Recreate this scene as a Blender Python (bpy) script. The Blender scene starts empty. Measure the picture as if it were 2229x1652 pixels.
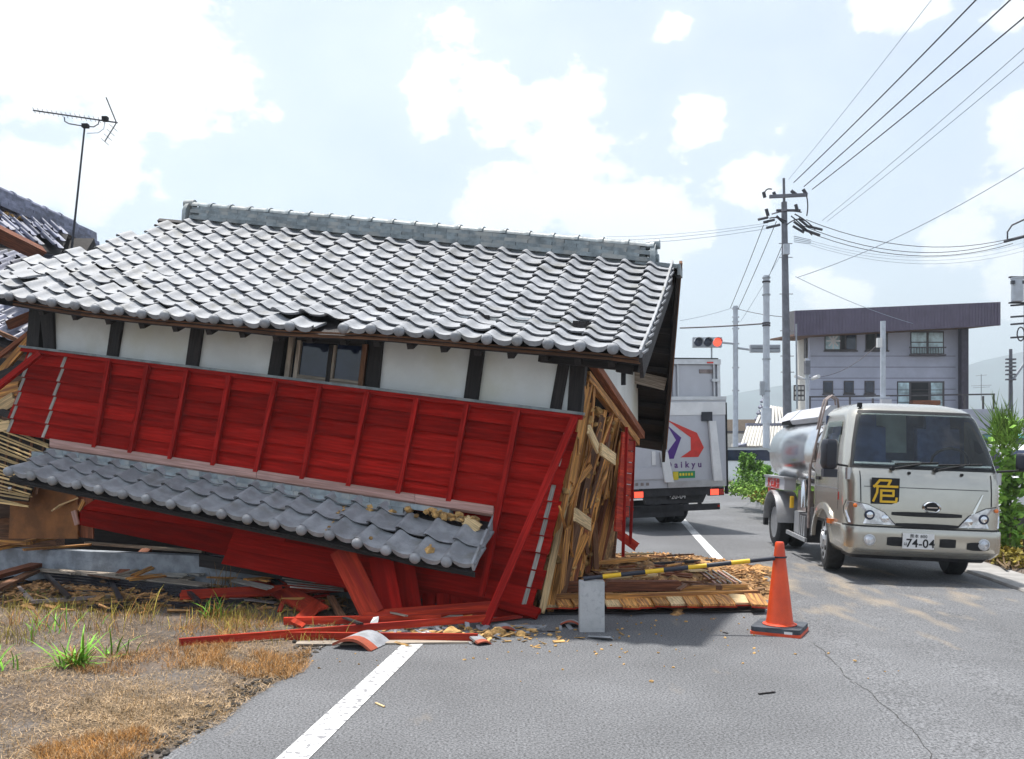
import bpy, bmesh, math, random
from mathutils import Matrix, Vector, noise

rnd = random.Random(11)
scene = bpy.context.scene
COL = scene.collection
V = Vector
R = math.radians

# ------------------------------------------------------------------ camera
F, CX, HY, H = 1915.0, 1114.5, 978.0, 1.42      # focal, centre, horizon (px of a 2229x1652 view), eye height
cam_d = bpy.data.cameras.new('camera')
cam = bpy.data.objects.new('camera', cam_d)
COL.objects.link(cam)
cam.location = (0, 0, H)
cam.rotation_euler = (R(90), 0, 0)
cam_d.sensor_fit = 'HORIZONTAL'
cam_d.sensor_width = 36
cam_d.lens = 36 * F / 2229
cam_d.shift_y = (HY - 826) / 2229
cam_d.clip_start = 0.05
cam_d.clip_end = 8000
scene.camera = cam

# ------------------------------------------------------------------ light
SUN_EL, SUN_AZ = R(75), R(-38)        # azimuth from +Y towards +X
sdir = V((math.cos(SUN_EL) * math.sin(SUN_AZ), math.cos(SUN_EL) * math.cos(SUN_AZ), math.sin(SUN_EL)))
sd = bpy.data.lights.new('sun', 'SUN')
sd.energy = 4.0
sd.angle = R(2.5)
sd.color = (1.0, 0.965, 0.91)
sun = bpy.data.objects.new('sun', sd)
COL.objects.link(sun)
sun.location = (0, 0, 40)
sun.rotation_euler = sdir.to_track_quat('Z', 'Y').to_euler()

vs = scene.view_settings
vs.view_transform = 'Standard'
vs.look = 'None'
vs.exposure = 0.9
vs.gamma = 1.0
cy = scene.cycles
cy.max_bounces = 7
cy.diffuse_bounces = 3
cy.glossy_bounces = 3
cy.transmission_bounces = 6
cy.volume_bounces = 0
cy.transparent_max_bounces = 8

# ------------------------------------------------------------------ sky
world = bpy.data.worlds.new('World')
scene.world = world
world.use_nodes = True
wn, wl = world.node_tree.nodes, world.node_tree.links
wn.clear()
w_out = wn.new('ShaderNodeOutputWorld')
w_bg = wn.new('ShaderNodeBackground')
w_bg.inputs['Strength'].default_value = 0.1
sky = wn.new('ShaderNodeTexSky')
sky.sky_type = 'NISHITA'
sky.sun_disc = False
sky.sun_elevation = SUN_EL
sky.sun_rotation = SUN_AZ
sky.altitude = 50
sky.air_density = 1.0
sky.dust_density = 2.6
sky.ozone_density = 1.4
tc = wn.new('ShaderNodeTexCoord')
nrm = wn.new('ShaderNodeVectorMath'); nrm.operation = 'NORMALIZE'
wl.new(tc.outputs['Generated'], nrm.inputs[0])
wno = wn.new('ShaderNodeTexNoise')
wno.inputs['Scale'].default_value = 6.5
wno.inputs['Detail'].default_value = 8
wno.inputs['Roughness'].default_value = 0.62
wmap = wn.new('ShaderNodeMapping')
wmap.inputs['Scale'].default_value = (1, 1, 1.5)
wl.new(nrm.outputs[0], wmap.inputs[0])
wl.new(wmap.outputs[0], wno.inputs['Vector'])


def wmath(op, a, b=None, c=None):
    n = wn.new('ShaderNodeMath'); n.operation = op
    for i, x in enumerate((a, b, c)):
        if x is None:
            continue
        if isinstance(x, (int, float)):
            n.inputs[i].default_value = x
        else:
            wl.new(x, n.inputs[i])
    return n.outputs[0]


# cumulus banks: direction (as seen in the view) and angular size
banks = [(60, 140, 190), (330, 110, 230), (500, 170, 120), (150, 20, 110),
         (70, 400, 150), (230, 400, 120), (350, 420, 80),
         (1260, 210, 130), (930, 235, 90), (1080, 225, 90),
         (1270, 390, 160), (1400, 470, 150), (1130, 460, 120), (1530, 500, 80),
         (1990, 0, 130), (2190, 40, 100), (2200, 290, 90), (2090, 490, 140), (2220, 590, 110),
         (1530, 250, 75), (1660, 430, 95), (1470, 55, 55)]
tot = None
for (bx, by, br) in banks:
    d = V(((bx - CX) / F, 1, (HY - by) / F)).normalized()
    vd = wn.new('ShaderNodeVectorMath'); vd.operation = 'DISTANCE'
    wl.new(nrm.outputs[0], vd.inputs[0]); vd.inputs[1].default_value = d
    m = wmath('MULTIPLY_ADD', vd.outputs['Value'], -F / br * d.y ** -0.5, 1.0)
    tot = m if tot is None else wmath('SMOOTH_MAX', tot, m, 0.25)
# the rest of the sky carries scattered cloud of the same kind
wn2 = wn.new('ShaderNodeTexNoise')
wn2.inputs['Scale'].default_value = 2.3
wn2.inputs['Detail'].default_value = 3
wl.new(wmap.outputs[0], wn2.inputs['Vector'])
gen = wmath('MULTIPLY_ADD', wn2.outputs['Fac'], 3.2, -2.05)
tot = wmath('MAXIMUM', tot, wmath('MINIMUM', gen, 0.5))
tot = wmath('MAXIMUM', tot, -0.55)
dens = wmath('ADD', wmath('MULTIPLY', tot, 0.9), wmath('MULTIPLY_ADD', wno.outputs['Fac'], 4.0, -2.0))
alpha = wn.new('ShaderNodeMapRange'); alpha.interpolation_type = 'SMOOTHSTEP'
alpha.inputs['From Min'].default_value = 0.0
alpha.inputs['From Max'].default_value = 0.42
wl.new(dens, alpha.inputs['Value'])
thin = wn.new('ShaderNodeMapRange'); thin.interpolation_type = 'SMOOTHSTEP'      # thin veil round the banks
thin.inputs['From Min'].default_value = -1.0
thin.inputs['From Max'].default_value = 0.4
thin.inputs['To Min'].default_value = 0.33
thin.inputs['To Max'].default_value = 0.42
wl.new(dens, thin.inputs['Value'])
a_all = wmath('MAXIMUM', alpha.outputs[0], thin.outputs[0])
sk_gain = wn.new('ShaderNodeMix'); sk_gain.data_type = 'RGBA'
wl.new(a_all, sk_gain.inputs['Factor'])
sk_t = wn.new('ShaderNodeMix'); sk_t.data_type = 'RGBA'; sk_t.blend_type = 'MULTIPLY'; sk_t.inputs['Factor'].default_value = 1
wl.new(sky.outputs[0], sk_t.inputs['A']); sk_t.inputs['B'].default_value = (0.97, 1.01, 1.0, 1)
wl.new(sk_t.outputs['Result'], sk_gain.inputs['A'])
cshade = wn.new('ShaderNodeMapRange')                 # sunlit tops, greyer thick parts, in sky-texture units
cshade.inputs['From Min'].default_value = 0.36; cshade.inputs['From Max'].default_value = 0.62
wl.new(wn2.outputs['Fac'], cshade.inputs['Value'])
ccol = wn.new('ShaderNodeMix'); ccol.data_type = 'RGBA'
wl.new(cshade.outputs[0], ccol.inputs['Factor'])
ccol.inputs['A'].default_value = (6.0, 6.15, 6.5, 1)
ccol.inputs['B'].default_value = (7.6, 7.7, 7.8, 1)
wl.new(ccol.outputs['Result'], sk_gain.inputs['B'])
wl.new(sk_gain.outputs['Result'], w_bg.inputs['Color'])
wl.new(w_bg.outputs[0], w_out.inputs[0])

# ------------------------------------------------------------------ view geometry -> world
TH = R(17)                       # the fallen house faces the road at this angle
CT, ST = math.cos(TH), math.sin(TH)
RD = 0.1196                      # road heading: dX/dY


def P3(x, y, Y):
    return V(((x - CX) / F * Y, Y, H + (HY - y) / F * Y))


def G(x, y, z=0.0):              # a point at height z seen at (x, y)
    Y = F * (H - z) / (y - HY)
    return V(((x - CX) / F * Y, Y, z))


def HL(u, P, z):                 # house frame: u along the front wall, P depth behind the camera-side, z up
    return V((u * CT + P * ST, -u * ST + P * CT, z))


def Wp(x, y, P):                 # on the plane parallel to the front wall at depth P
    a = (x - CX) / F
    Y = P / (CT + a * ST)
    return V((a * Y, Y, H + (HY - y) / F * Y))


def Up(x, y, u):                 # on a plane parallel to the gable
    a = (x - CX) / F
    Y = u / (a * CT - ST)
    return V((a * Y, Y, H + (HY - y) / F * Y))


NOUT = V((-ST, -CT, 0))          # front wall faces this way
UDIR = V((CT, -ST, 0))           # along the wall towards the road


def road_z(q):
    return 0.0 if q < 1.31 else -0.02 * (min(q, 4.2) - 1.31)


def RP(q, Y, z=0.0):
    return V((q + RD * Y, Y, z))


# ------------------------------------------------------------------ materials
MATS = {}


def mat(name, col, rough=0.7, metal=0.0, var=0.18, scale=6.0, stretch=(1, 1, 1), bump=0.0, bscale=40.0,
        rand=0.12, spec=0.5, col2=None, lo=0.42, hi=0.62, island=0.0, coat=0.0, emit=None, estr=0.0,
        detail=6, col3=None, s3=2.0, lo3=0.5, hi3=0.62, trans=0.0, alpha=1.0, rvar=0.0):
    m = bpy.data.materials.new(name)
    m.use_nodes = True
    n, l = m.node_tree.nodes, m.node_tree.links
    bs = n['Principled BSDF']
    bs.inputs['Roughness'].default_value = rough
    bs.inputs['Metallic'].default_value = metal
    bs.inputs['Specular IOR Level'].default_value = spec
    if coat:
        bs.inputs['Coat Weight'].default_value = coat
        bs.inputs['Coat Roughness'].default_value = 0.08
    if trans:
        bs.inputs['Transmission Weight'].default_value = trans
    if emit:
        bs.inputs['Emission Color'].default_value = (*emit, 1)
        bs.inputs['Emission Strength'].default_value = estr
    t = n.new('ShaderNodeTexCoord')
    oi = n.new('ShaderNodeObjectInfo')
    mp = n.new('ShaderNodeMapping')
    mp.inputs['Scale'].default_value = stretch
    l.new(t.outputs['Object'], mp.inputs['Vector'])
    off = n.new('ShaderNodeVectorMath'); off.operation = 'ADD'
    mul = n.new('ShaderNodeMath'); mul.operation = 'MULTIPLY'; mul.inputs[1].default_value = 37.0
    l.new(oi.outputs['Random'], mul.inputs[0])
    l.new(mp.outputs[0], off.inputs[0]); l.new(mul.outputs[0], off.inputs[1])
    nz = n.new('ShaderNodeTexNoise')
    nz.inputs['Scale'].default_value = scale
    nz.inputs['Detail'].default_value = detail
    nz.inputs['Roughness'].default_value = 0.62
    l.new(off.outputs[0], nz.inputs['Vector'])
    mr = n.new('ShaderNodeMapRange')
    mr.inputs['From Min'].default_value = lo
    mr.inputs['From Max'].default_value = hi
    l.new(nz.outputs['Fac'], mr.inputs['Value'])
    mx = n.new('ShaderNodeMix'); mx.data_type = 'RGBA'
    ca = [c * (1 - var) for c in col]
    cb = col2 if col2 else [min(1, c * (1 + var)) for c in col]
    mx.inputs['A'].default_value = (*ca, 1)
    mx.inputs['B'].default_value = (*cb, 1)
    l.new(mr.outputs[0], mx.inputs['Factor'])
    outc = mx.outputs['Result']
    if col3:
        nz3 = n.new('ShaderNodeTexNoise'); nz3.inputs['Scale'].default_value = s3; nz3.inputs['Detail'].default_value = 5
        l.new(off.outputs[0], nz3.inputs['Vector'])
        m3 = n.new('ShaderNodeMapRange'); m3.inputs['From Min'].default_value = lo3; m3.inputs['From Max'].default_value = hi3
        l.new(nz3.outputs['Fac'], m3.inputs['Value'])
        x3 = n.new('ShaderNodeMix'); x3.data_type = 'RGBA'
        l.new(m3.outputs[0], x3.inputs['Factor']); l.new(outc, x3.inputs['A'])
        x3.inputs['B'].default_value = (*col3, 1)
        outc = x3.outputs['Result']
    hs = n.new('ShaderNodeHueSaturation')
    l.new(outc, hs.inputs['Color'])
    vv = n.new('ShaderNodeMapRange')
    vv.inputs['To Min'].default_value = 1 - (island or rand)
    vv.inputs['To Max'].default_value = 1 + (island or rand)
    if island:
        ge = n.new('ShaderNodeNewGeometry')
        l.new(ge.outputs['Random Per Island'], vv.inputs['Value'])
    else:
        l.new(oi.outputs['Random'], vv.inputs['Value'])
    l.new(vv.outputs[0], hs.inputs['Value'])
    l.new(hs.outputs[0], bs.inputs['Base Color'])
    if rvar:
        rr = n.new('ShaderNodeMapRange')
        rr.inputs['From Min'].default_value = 0.35; rr.inputs['From Max'].default_value = 0.65
        rr.inputs['To Min'].default_value = max(0.02, rough - rvar); rr.inputs['To Max'].default_value = min(1, rough + rvar)
        l.new(nz.outputs['Fac'], rr.inputs['Value']); l.new(rr.outputs[0], bs.inputs['Roughness'])
    if bump:
        nb = n.new('ShaderNodeTexNoise')
        nb.inputs['Scale'].default_value = bscale
        nb.inputs['Detail'].default_value = 4
        l.new(off.outputs[0], nb.inputs['Vector'])
        bp = n.new('ShaderNodeBump')
        bp.inputs['Strength'].default_value = bump
        bp.inputs['Distance'].default_value = 0.02
        l.new(nb.outputs['Fac'], bp.inputs['Height'])
        l.new(bp.outputs[0], bs.inputs['Normal'])
    MATS[name] = m
    return m


WD = (0.7, 14, 14)
mat('tile', (0.285, 0.295, 0.315), 0.6, var=0.16, scale=9, rand=0.1, spec=0.4, bump=0.12, bscale=60, rvar=0.1,
    col3=(0.19, 0.19, 0.18), s3=6, lo3=0.54, hi3=0.74)
mat('tile_old', (0.19, 0.2, 0.27), 0.5, var=0.3, scale=9, rand=0.25, bump=0.15)
mat('tile_ridge', (0.2, 0.235, 0.25), 0.5, var=0.25, scale=8, rand=0.16, bump=0.15, col3=(0.3, 0.31, 0.3), s3=5)
mat('tile_red', (0.36, 0.075, 0.035), 0.7, var=0.2, scale=10)
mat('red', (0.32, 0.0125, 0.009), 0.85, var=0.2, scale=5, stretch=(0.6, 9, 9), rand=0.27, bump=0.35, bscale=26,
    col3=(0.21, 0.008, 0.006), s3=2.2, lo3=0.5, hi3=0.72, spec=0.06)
mat('red_pale_sunlit', (0.46, 0.045, 0.02), 0.75, spec=0.15, var=0.3, scale=5, stretch=(0.6, 9, 9), rand=0.18, bump=0.3, bscale=26,
    col3=(0.28, 0.025, 0.018), s3=2.5)  # paler red: sunlight on the fallen boards is put into the colour
mat('red_batten', (0.33, 0.014, 0.011), 0.75, spec=0.1, var=0.3, scale=5, stretch=WD, rand=0.15, bump=0.2)
mat('flash_wood', (0.48, 0.29, 0.25), 0.7, var=0.2, scale=5, stretch=WD, rand=0.12, bump=0.2, col3=(0.36, 0.2, 0.16), s3=3)
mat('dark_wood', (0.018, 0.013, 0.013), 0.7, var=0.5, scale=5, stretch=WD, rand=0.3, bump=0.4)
mat('brown_wood', (0.17, 0.075, 0.034), 0.72, var=0.4, scale=5, stretch=WD, rand=0.3, bump=0.4)
mat('rust_wood', (0.24, 0.075, 0.03), 0.72, var=0.4, scale=5, stretch=WD, rand=0.25, bump=0.3)
mat('gold_wood', (0.58, 0.275, 0.07), 0.7, var=0.4, scale=5, stretch=WD, rand=0.3, bump=0.4, col3=(0.26, 0.105, 0.035), s3=3)
mat('pale_wood', (0.64, 0.46, 0.24), 0.7, var=0.3, scale=5, stretch=WD, rand=0.2, bump=0.3)
mat('grey_wood', (0.36, 0.3, 0.24), 0.8, var=0.35, scale=5, stretch=WD, rand=0.25, bump=0.4)
mat('bare_wood', (0.34, 0.32, 0.29), 0.8, var=0.3, scale=8, stretch=WD, rand=0.2)
mat('lath', (0.52, 0.37, 0.17), 0.65, var=0.3, scale=6, stretch=WD, rand=0.35)
mat('plaster', (0.74, 0.77, 0.76), 0.8, var=0.07, scale=2, rand=0.03, bump=0.06, bscale=90, col3=(0.64, 0.65, 0.58), s3=1.6, lo3=0.5, hi3=0.7)
mat('mud', (0.36, 0.2, 0.075), 0.95, var=0.45, scale=14, rand=0.2, bump=0.8, bscale=30, col3=(0.2, 0.11, 0.05), s3=6)
mat('mud_chunk', (0.45, 0.27, 0.1), 0.95, var=0.3, scale=18, island=0.45, bump=0.6, bscale=40)
mat('wood_chip', (0.34, 0.18, 0.07), 0.9, var=0.4, scale=9, island=0.6)
mat('black_frame', (0.016, 0.015, 0.022), 0.35, var=0.3, rand=0.2)
mat('black', (0.006, 0.006, 0.008), 0.7, var=0.2, rand=0.1)
mat('rubber', (0.014, 0.014, 0.016), 0.75, var=0.3, scale=20, bump=0.2)
mat('concrete', (0.46, 0.46, 0.46), 0.9, var=0.08, scale=7, rand=0.05, bump=0.25, bscale=120, col3=(0.4, 0.4, 0.41), s3=30, lo3=0.56, hi3=0.66)
mat('concrete_dark', (0.25, 0.275, 0.31), 0.92, var=0.25, scale=5, rand=0.1, bump=0.3, bscale=80)
mat('plywood', (0.22, 0.085, 0.022), 0.75, var=0.3, scale=3, rand=0.1, bump=0.2)
mat('panel_grey', (0.22, 0.18, 0.17), 0.75, var=0.25, scale=5, rand=0.1)
mat('glass_dark', (0.012, 0.02, 0.05), 0.05, var=0.3, scale=2, spec=0.6)
mat('glass_pale', (0.42, 0.56, 0.6), 0.1, var=0.3, scale=2, spec=0.6)
mat('glass_cab', (0.72, 0.9, 0.92), 0.0, var=0.02, spec=0.7, trans=1.0, rand=0.0)
mat('cab_inside', (0.04, 0.065, 0.13), 0.7, var=0.3, scale=4)
mat('seat', (0.07, 0.11, 0.24), 0.8, var=0.3, scale=5)
mat('curtain', (0.45, 0.52, 0.48), 0.8, var=0.2, scale=3)
mat('champagne', (0.5, 0.48, 0.425), 0.25, metal=0.7, var=0.03, rand=0.0, coat=0.6, spec=0.5)
mat('steel', (0.72, 0.73, 0.74), 0.22, metal=1.0, var=0.04, rand=0.0, rvar=0.05)
mat('chrome', (0.75, 0.76, 0.78), 0.12, metal=1.0, var=0.03, rand=0.0)
mat('alu', (0.55, 0.56, 0.58), 0.4, metal=0.85, var=0.08, scale=5, rand=0.05)
mat('white_panel', (0.5, 0.51, 0.55), 0.38, var=0.05, scale=2, rand=0.03, metal=0.1)
mat('white_paint', (0.72, 0.72, 0.72), 0.45, var=0.06, scale=4, rand=0.04)
mat('under', (0.02, 0.02, 0.024), 0.6, var=0.4, scale=6)
mat('lamp_red', (0.5, 0.02, 0.012), 0.2, var=0.1, coat=0.5)
mat('lamp_red_lit', (0.8, 0.06, 0.03), 0.25, var=0.05, emit=(1, 0.09, 0.05), estr=0.9)
mat('lamp_amber', (0.75, 0.17, 0.02), 0.2, var=0.1, coat=0.5)
mat('lamp_clear', (0.62, 0.64, 0.68), 0.1, var=0.25, scale=14, metal=0.5, coat=1.0)
mat('yellow', (0.75, 0.45, 0.015), 0.4, var=0.06, rand=0.03)
mat('bar_black', (0.02, 0.022, 0.035), 0.4, var=0.2)
mat('cone_red', (0.72, 0.075, 0.016), 0.42, var=0.1, scale=4, rand=0.0, col3=(0.6, 0.06, 0.02), s3=3)
mat('cone_base', (0.06, 0.07, 0.085), 0.7, var=0.3, scale=8)
mat('sign_red', (0.55, 0.03, 0.02), 0.4, var=0.1)
mat('sign_purple', (0.065, 0.01, 0.19), 0.4, var=0.05)
mat('sign_green', (0.02, 0.25, 0.1), 0.4, var=0.05)
mat('sign_yellow', (0.7, 0.55, 0.03), 0.4, var=0.05)
mat('letter_purple', (0.12, 0.05, 0.19), 0.4, var=0.05)
mat('pole_conc', (0.15, 0.155, 0.18), 0.85, var=0.15, scale=4, rand=0.08)
mat('pole_white', (0.5, 0.54, 0.6), 0.6, var=0.08, scale=4, rand=0.05)
mat('signal_grey', (0.35, 0.38, 0.42), 0.6, var=0.08)
mat('cable', (0.022, 0.016, 0.028), 0.6, var=0.1)
mat('cable_thin', (0.25, 0.3, 0.38), 0.6, var=0.1)
mat('insul', (0.03, 0.03, 0.04), 0.4, var=0.1)
mat('bldg_wall', (0.44, 0.46, 0.55), 0.8, var=0.05, scale=1.5, rand=0.03)
mat('bldg_fascia', (0.115, 0.095, 0.145), 0.6, var=0.1, scale=2, rand=0.08)
mat('soffit', (0.15, 0.075, 0.045), 0.8, var=0.2, scale=2)
mat('bldg_frame', (0.075, 0.065, 0.07), 0.6, var=0.2)
mat('pillar', (0.05, 0.04, 0.06), 0.6, var=0.2)
mat('beige_wall', (0.42, 0.31, 0.22), 0.8, var=0.08)
mat('cream_wall', (0.6, 0.58, 0.53), 0.8, var=0.08)
mat('hill', (0.03, 0.055, 0.055), 0.95, var=0.5, scale=0.02, rand=0.1)
mat('hedge', (0.17, 0.32, 0.05), 0.7, var=0.35, island=0.5, spec=0.3)
mat('weed', (0.17, 0.29, 0.04), 0.7, var=0.3, island=0.45, spec=0.3)
mat('grass_green', (0.15, 0.36, 0.03), 0.65, var=0.25, island=0.4, spec=0.3)
mat('grass_yellow', (0.3, 0.24, 0.04), 0.75, var=0.3, island=0.45, spec=0.3)
mat('grass_dry', (0.31, 0.19, 0.085), 0.85, var=0.35, scale=3, island=0.6, spec=0.2, col2=(0.36, 0.22, 0.09))
mat('stem', (0.14, 0.09, 0.04), 0.8, var=0.3)
mat('earth', (0.24, 0.16, 0.09), 0.95, var=0.5, scale=12, rand=0.1, bump=0.9, bscale=24, col3=(0.24, 0.2, 0.15), s3=7)
mat('straw_orange', (0.4, 0.2, 0.06), 0.85, var=.3, island=.45, spec=.2)
mat('crack', (0.045, 0.042, 0.04), .9)
mat('clod', (0.07, 0.06, 0.05), 0.95, var=.4, island=.5)
mat('ground', (0.105, 0.08, 0.062), 0.95, var=0.3, scale=1.4, rand=0.0, bump=0.7, bscale=25, detail=10,
    col3=(0.12, 0.105, 0.095), s3=1.2, lo3=0.45, hi3=0.6)
mat('gutter', (0.3, 0.29, 0.28), 0.9, var=0.15, scale=4, bump=0.2)


def asphalt():
    m = mat('asphalt', (0.116, 0.118, 0.124), 0.82, var=0.13, scale=0.55, rand=0.0, detail=4)
    n, l = m.node_tree.nodes, m.node_tree.links
    bs = n['Principled BSDF']
    src = bs.inputs['Base Color'].links[0].from_socket
    t = n.new('ShaderNodeTexCoord')
    # aggregate specks
    vo = n.new('ShaderNodeTexNoise'); vo.inputs['Scale'].default_value = 75; vo.inputs['Detail'].default_value = 3; vo.inputs['Roughness'].default_value = 0.8
    l.new(t.outputs['Object'], vo.inputs['Vector'])
    mr = n.new('ShaderNodeMapRange'); mr.inputs['From Min'].default_value = 0.36; mr.inputs['From Max'].default_value = 0.64
    mr.inputs['To Min'].default_value = 0.25; mr.inputs['To Max'].default_value = 1.85
    l.new(vo.outputs['Fac'], mr.inputs['Value'])
    mu = n.new('ShaderNodeMix'); mu.data_type = 'RGBA'; mu.blend_type = 'MULTIPLY'; mu.inputs['Factor'].default_value = 1
    l.new(src, mu.inputs['A']); l.new(mr.outputs[0], mu.inputs['B'])
    # dust brought by the rubble, streaked along the traffic direction
    mp = n.new('ShaderNodeMapping'); mp.inputs['Rotation'].default_value = (0, 0, 0.6); mp.inputs['Scale'].default_value = (2.2, 0.7, 1)
    l.new(t.outputs['Object'], mp.inputs[0])
    dn = n.new('ShaderNodeTexNoise'); dn.inputs['Scale'].default_value = 1.6; dn.inputs['Detail'].default_value = 7
    l.new(mp.outputs[0], dn.inputs['Vector'])
    ds = n.new('ShaderNodeVectorMath'); ds.operation = 'DISTANCE'; ds.inputs[1].default_value = (3.3, 9.3, 0)
    l.new(t.outputs['Object'], ds.inputs[0])
    dr = n.new('ShaderNodeMapRange'); dr.inputs['From Min'].default_value = 3.6; dr.inputs['From Max'].default_value = 0.2
    dr.inputs['To Max'].default_value = 0.22
    l.new(ds.outputs['Value'], dr.inputs['Value'])
    ad = n.new('ShaderNodeMath'); ad.operation = 'ADD'
    l.new(dn.outputs['Fac'], ad.inputs[0]); l.new(dr.outputs[0], ad.inputs[1])
    d2 = n.new('ShaderNodeMapRange'); d2.inputs['From Min'].default_value = 0.66; d2.inputs['From Max'].default_value = 0.86
    d2.inputs['To Max'].default_value = 0.45
    l.new(ad.outputs[0], d2.inputs['Value'])
    mx = n.new('ShaderNodeMix'); mx.data_type = 'RGBA'
    l.new(d2.outputs[0], mx.inputs['Factor']); l.new(mu.outputs['Result'], mx.inputs['A'])
    mx.inputs['B'].default_value = (0.42, 0.32, 0.2, 1)
    l.new(mx.outputs['Result'], bs.inputs['Base Color'])
    bp = n.new('ShaderNodeBump'); bp.inputs['Strength'].default_value = 0.5; bp.inputs['Distance'].default_value = 0.006
    l.new(vo.outputs['Fac'], bp.inputs['Height']); l.new(bp.outputs[0], bs.inputs['Normal'])


asphalt()


def paint_mat():
    m = mat('road_paint', (0.6, 0.6, 0.59), 0.7, var=0.12, scale=3, rand=0.0, bump=0.2, bscale=120,
            col3=(0.22, 0.22, 0.23), s3=26, lo3=0.54, hi3=0.6)


paint_mat()

# ------------------------------------------------------------------ mesh helpers
WM = {}


def wm(o):
    return WM[o.name] if o is not None else Matrix()


def tag(o, label=None, cat=None, group=None, kind=None):
    if label: o['label'] = label
    if cat: o['category'] = cat
    if group: o['group'] = group
    if kind: o['kind'] = kind
    return o


def thing(name, label, cat, loc=(0, 0, 0), rot=None, group=None):
    o = bpy.data.objects.new(name, None)
    o.empty_display_size = 0.1
    COL.objects.link(o)
    M = Matrix.Translation(loc)
    if rot is not None:
        M = M @ rot.to_4x4()
    o.matrix_world = M
    WM[o.name] = M
    return tag(o, label, cat, group)


def link(name, me, Mw, parent=None):
    o = bpy.data.objects.new(name, me)
    COL.objects.link(o)
    WM[o.name] = Mw
    if parent is not None:
        o.parent = parent
        o.matrix_parent_inverse = Matrix()
        o.matrix_local = WM[parent.name].inverted() @ Mw
    else:
        o.matrix_world = Mw
    return o


def axes(x, z):
    """orthonormal 3x3 with given x direction and z close to z"""
    x = x.normalized()
    y = z.cross(x)
    if y.length < 1e-6:
        y = V((0, 1, 0)).cross(x)
        if y.length < 1e-6:
            y = V((1, 0, 0)).cross(x)
    y.normalize()
    z = x.cross(y)
    return Matrix((x, y, z)).transposed()


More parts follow.
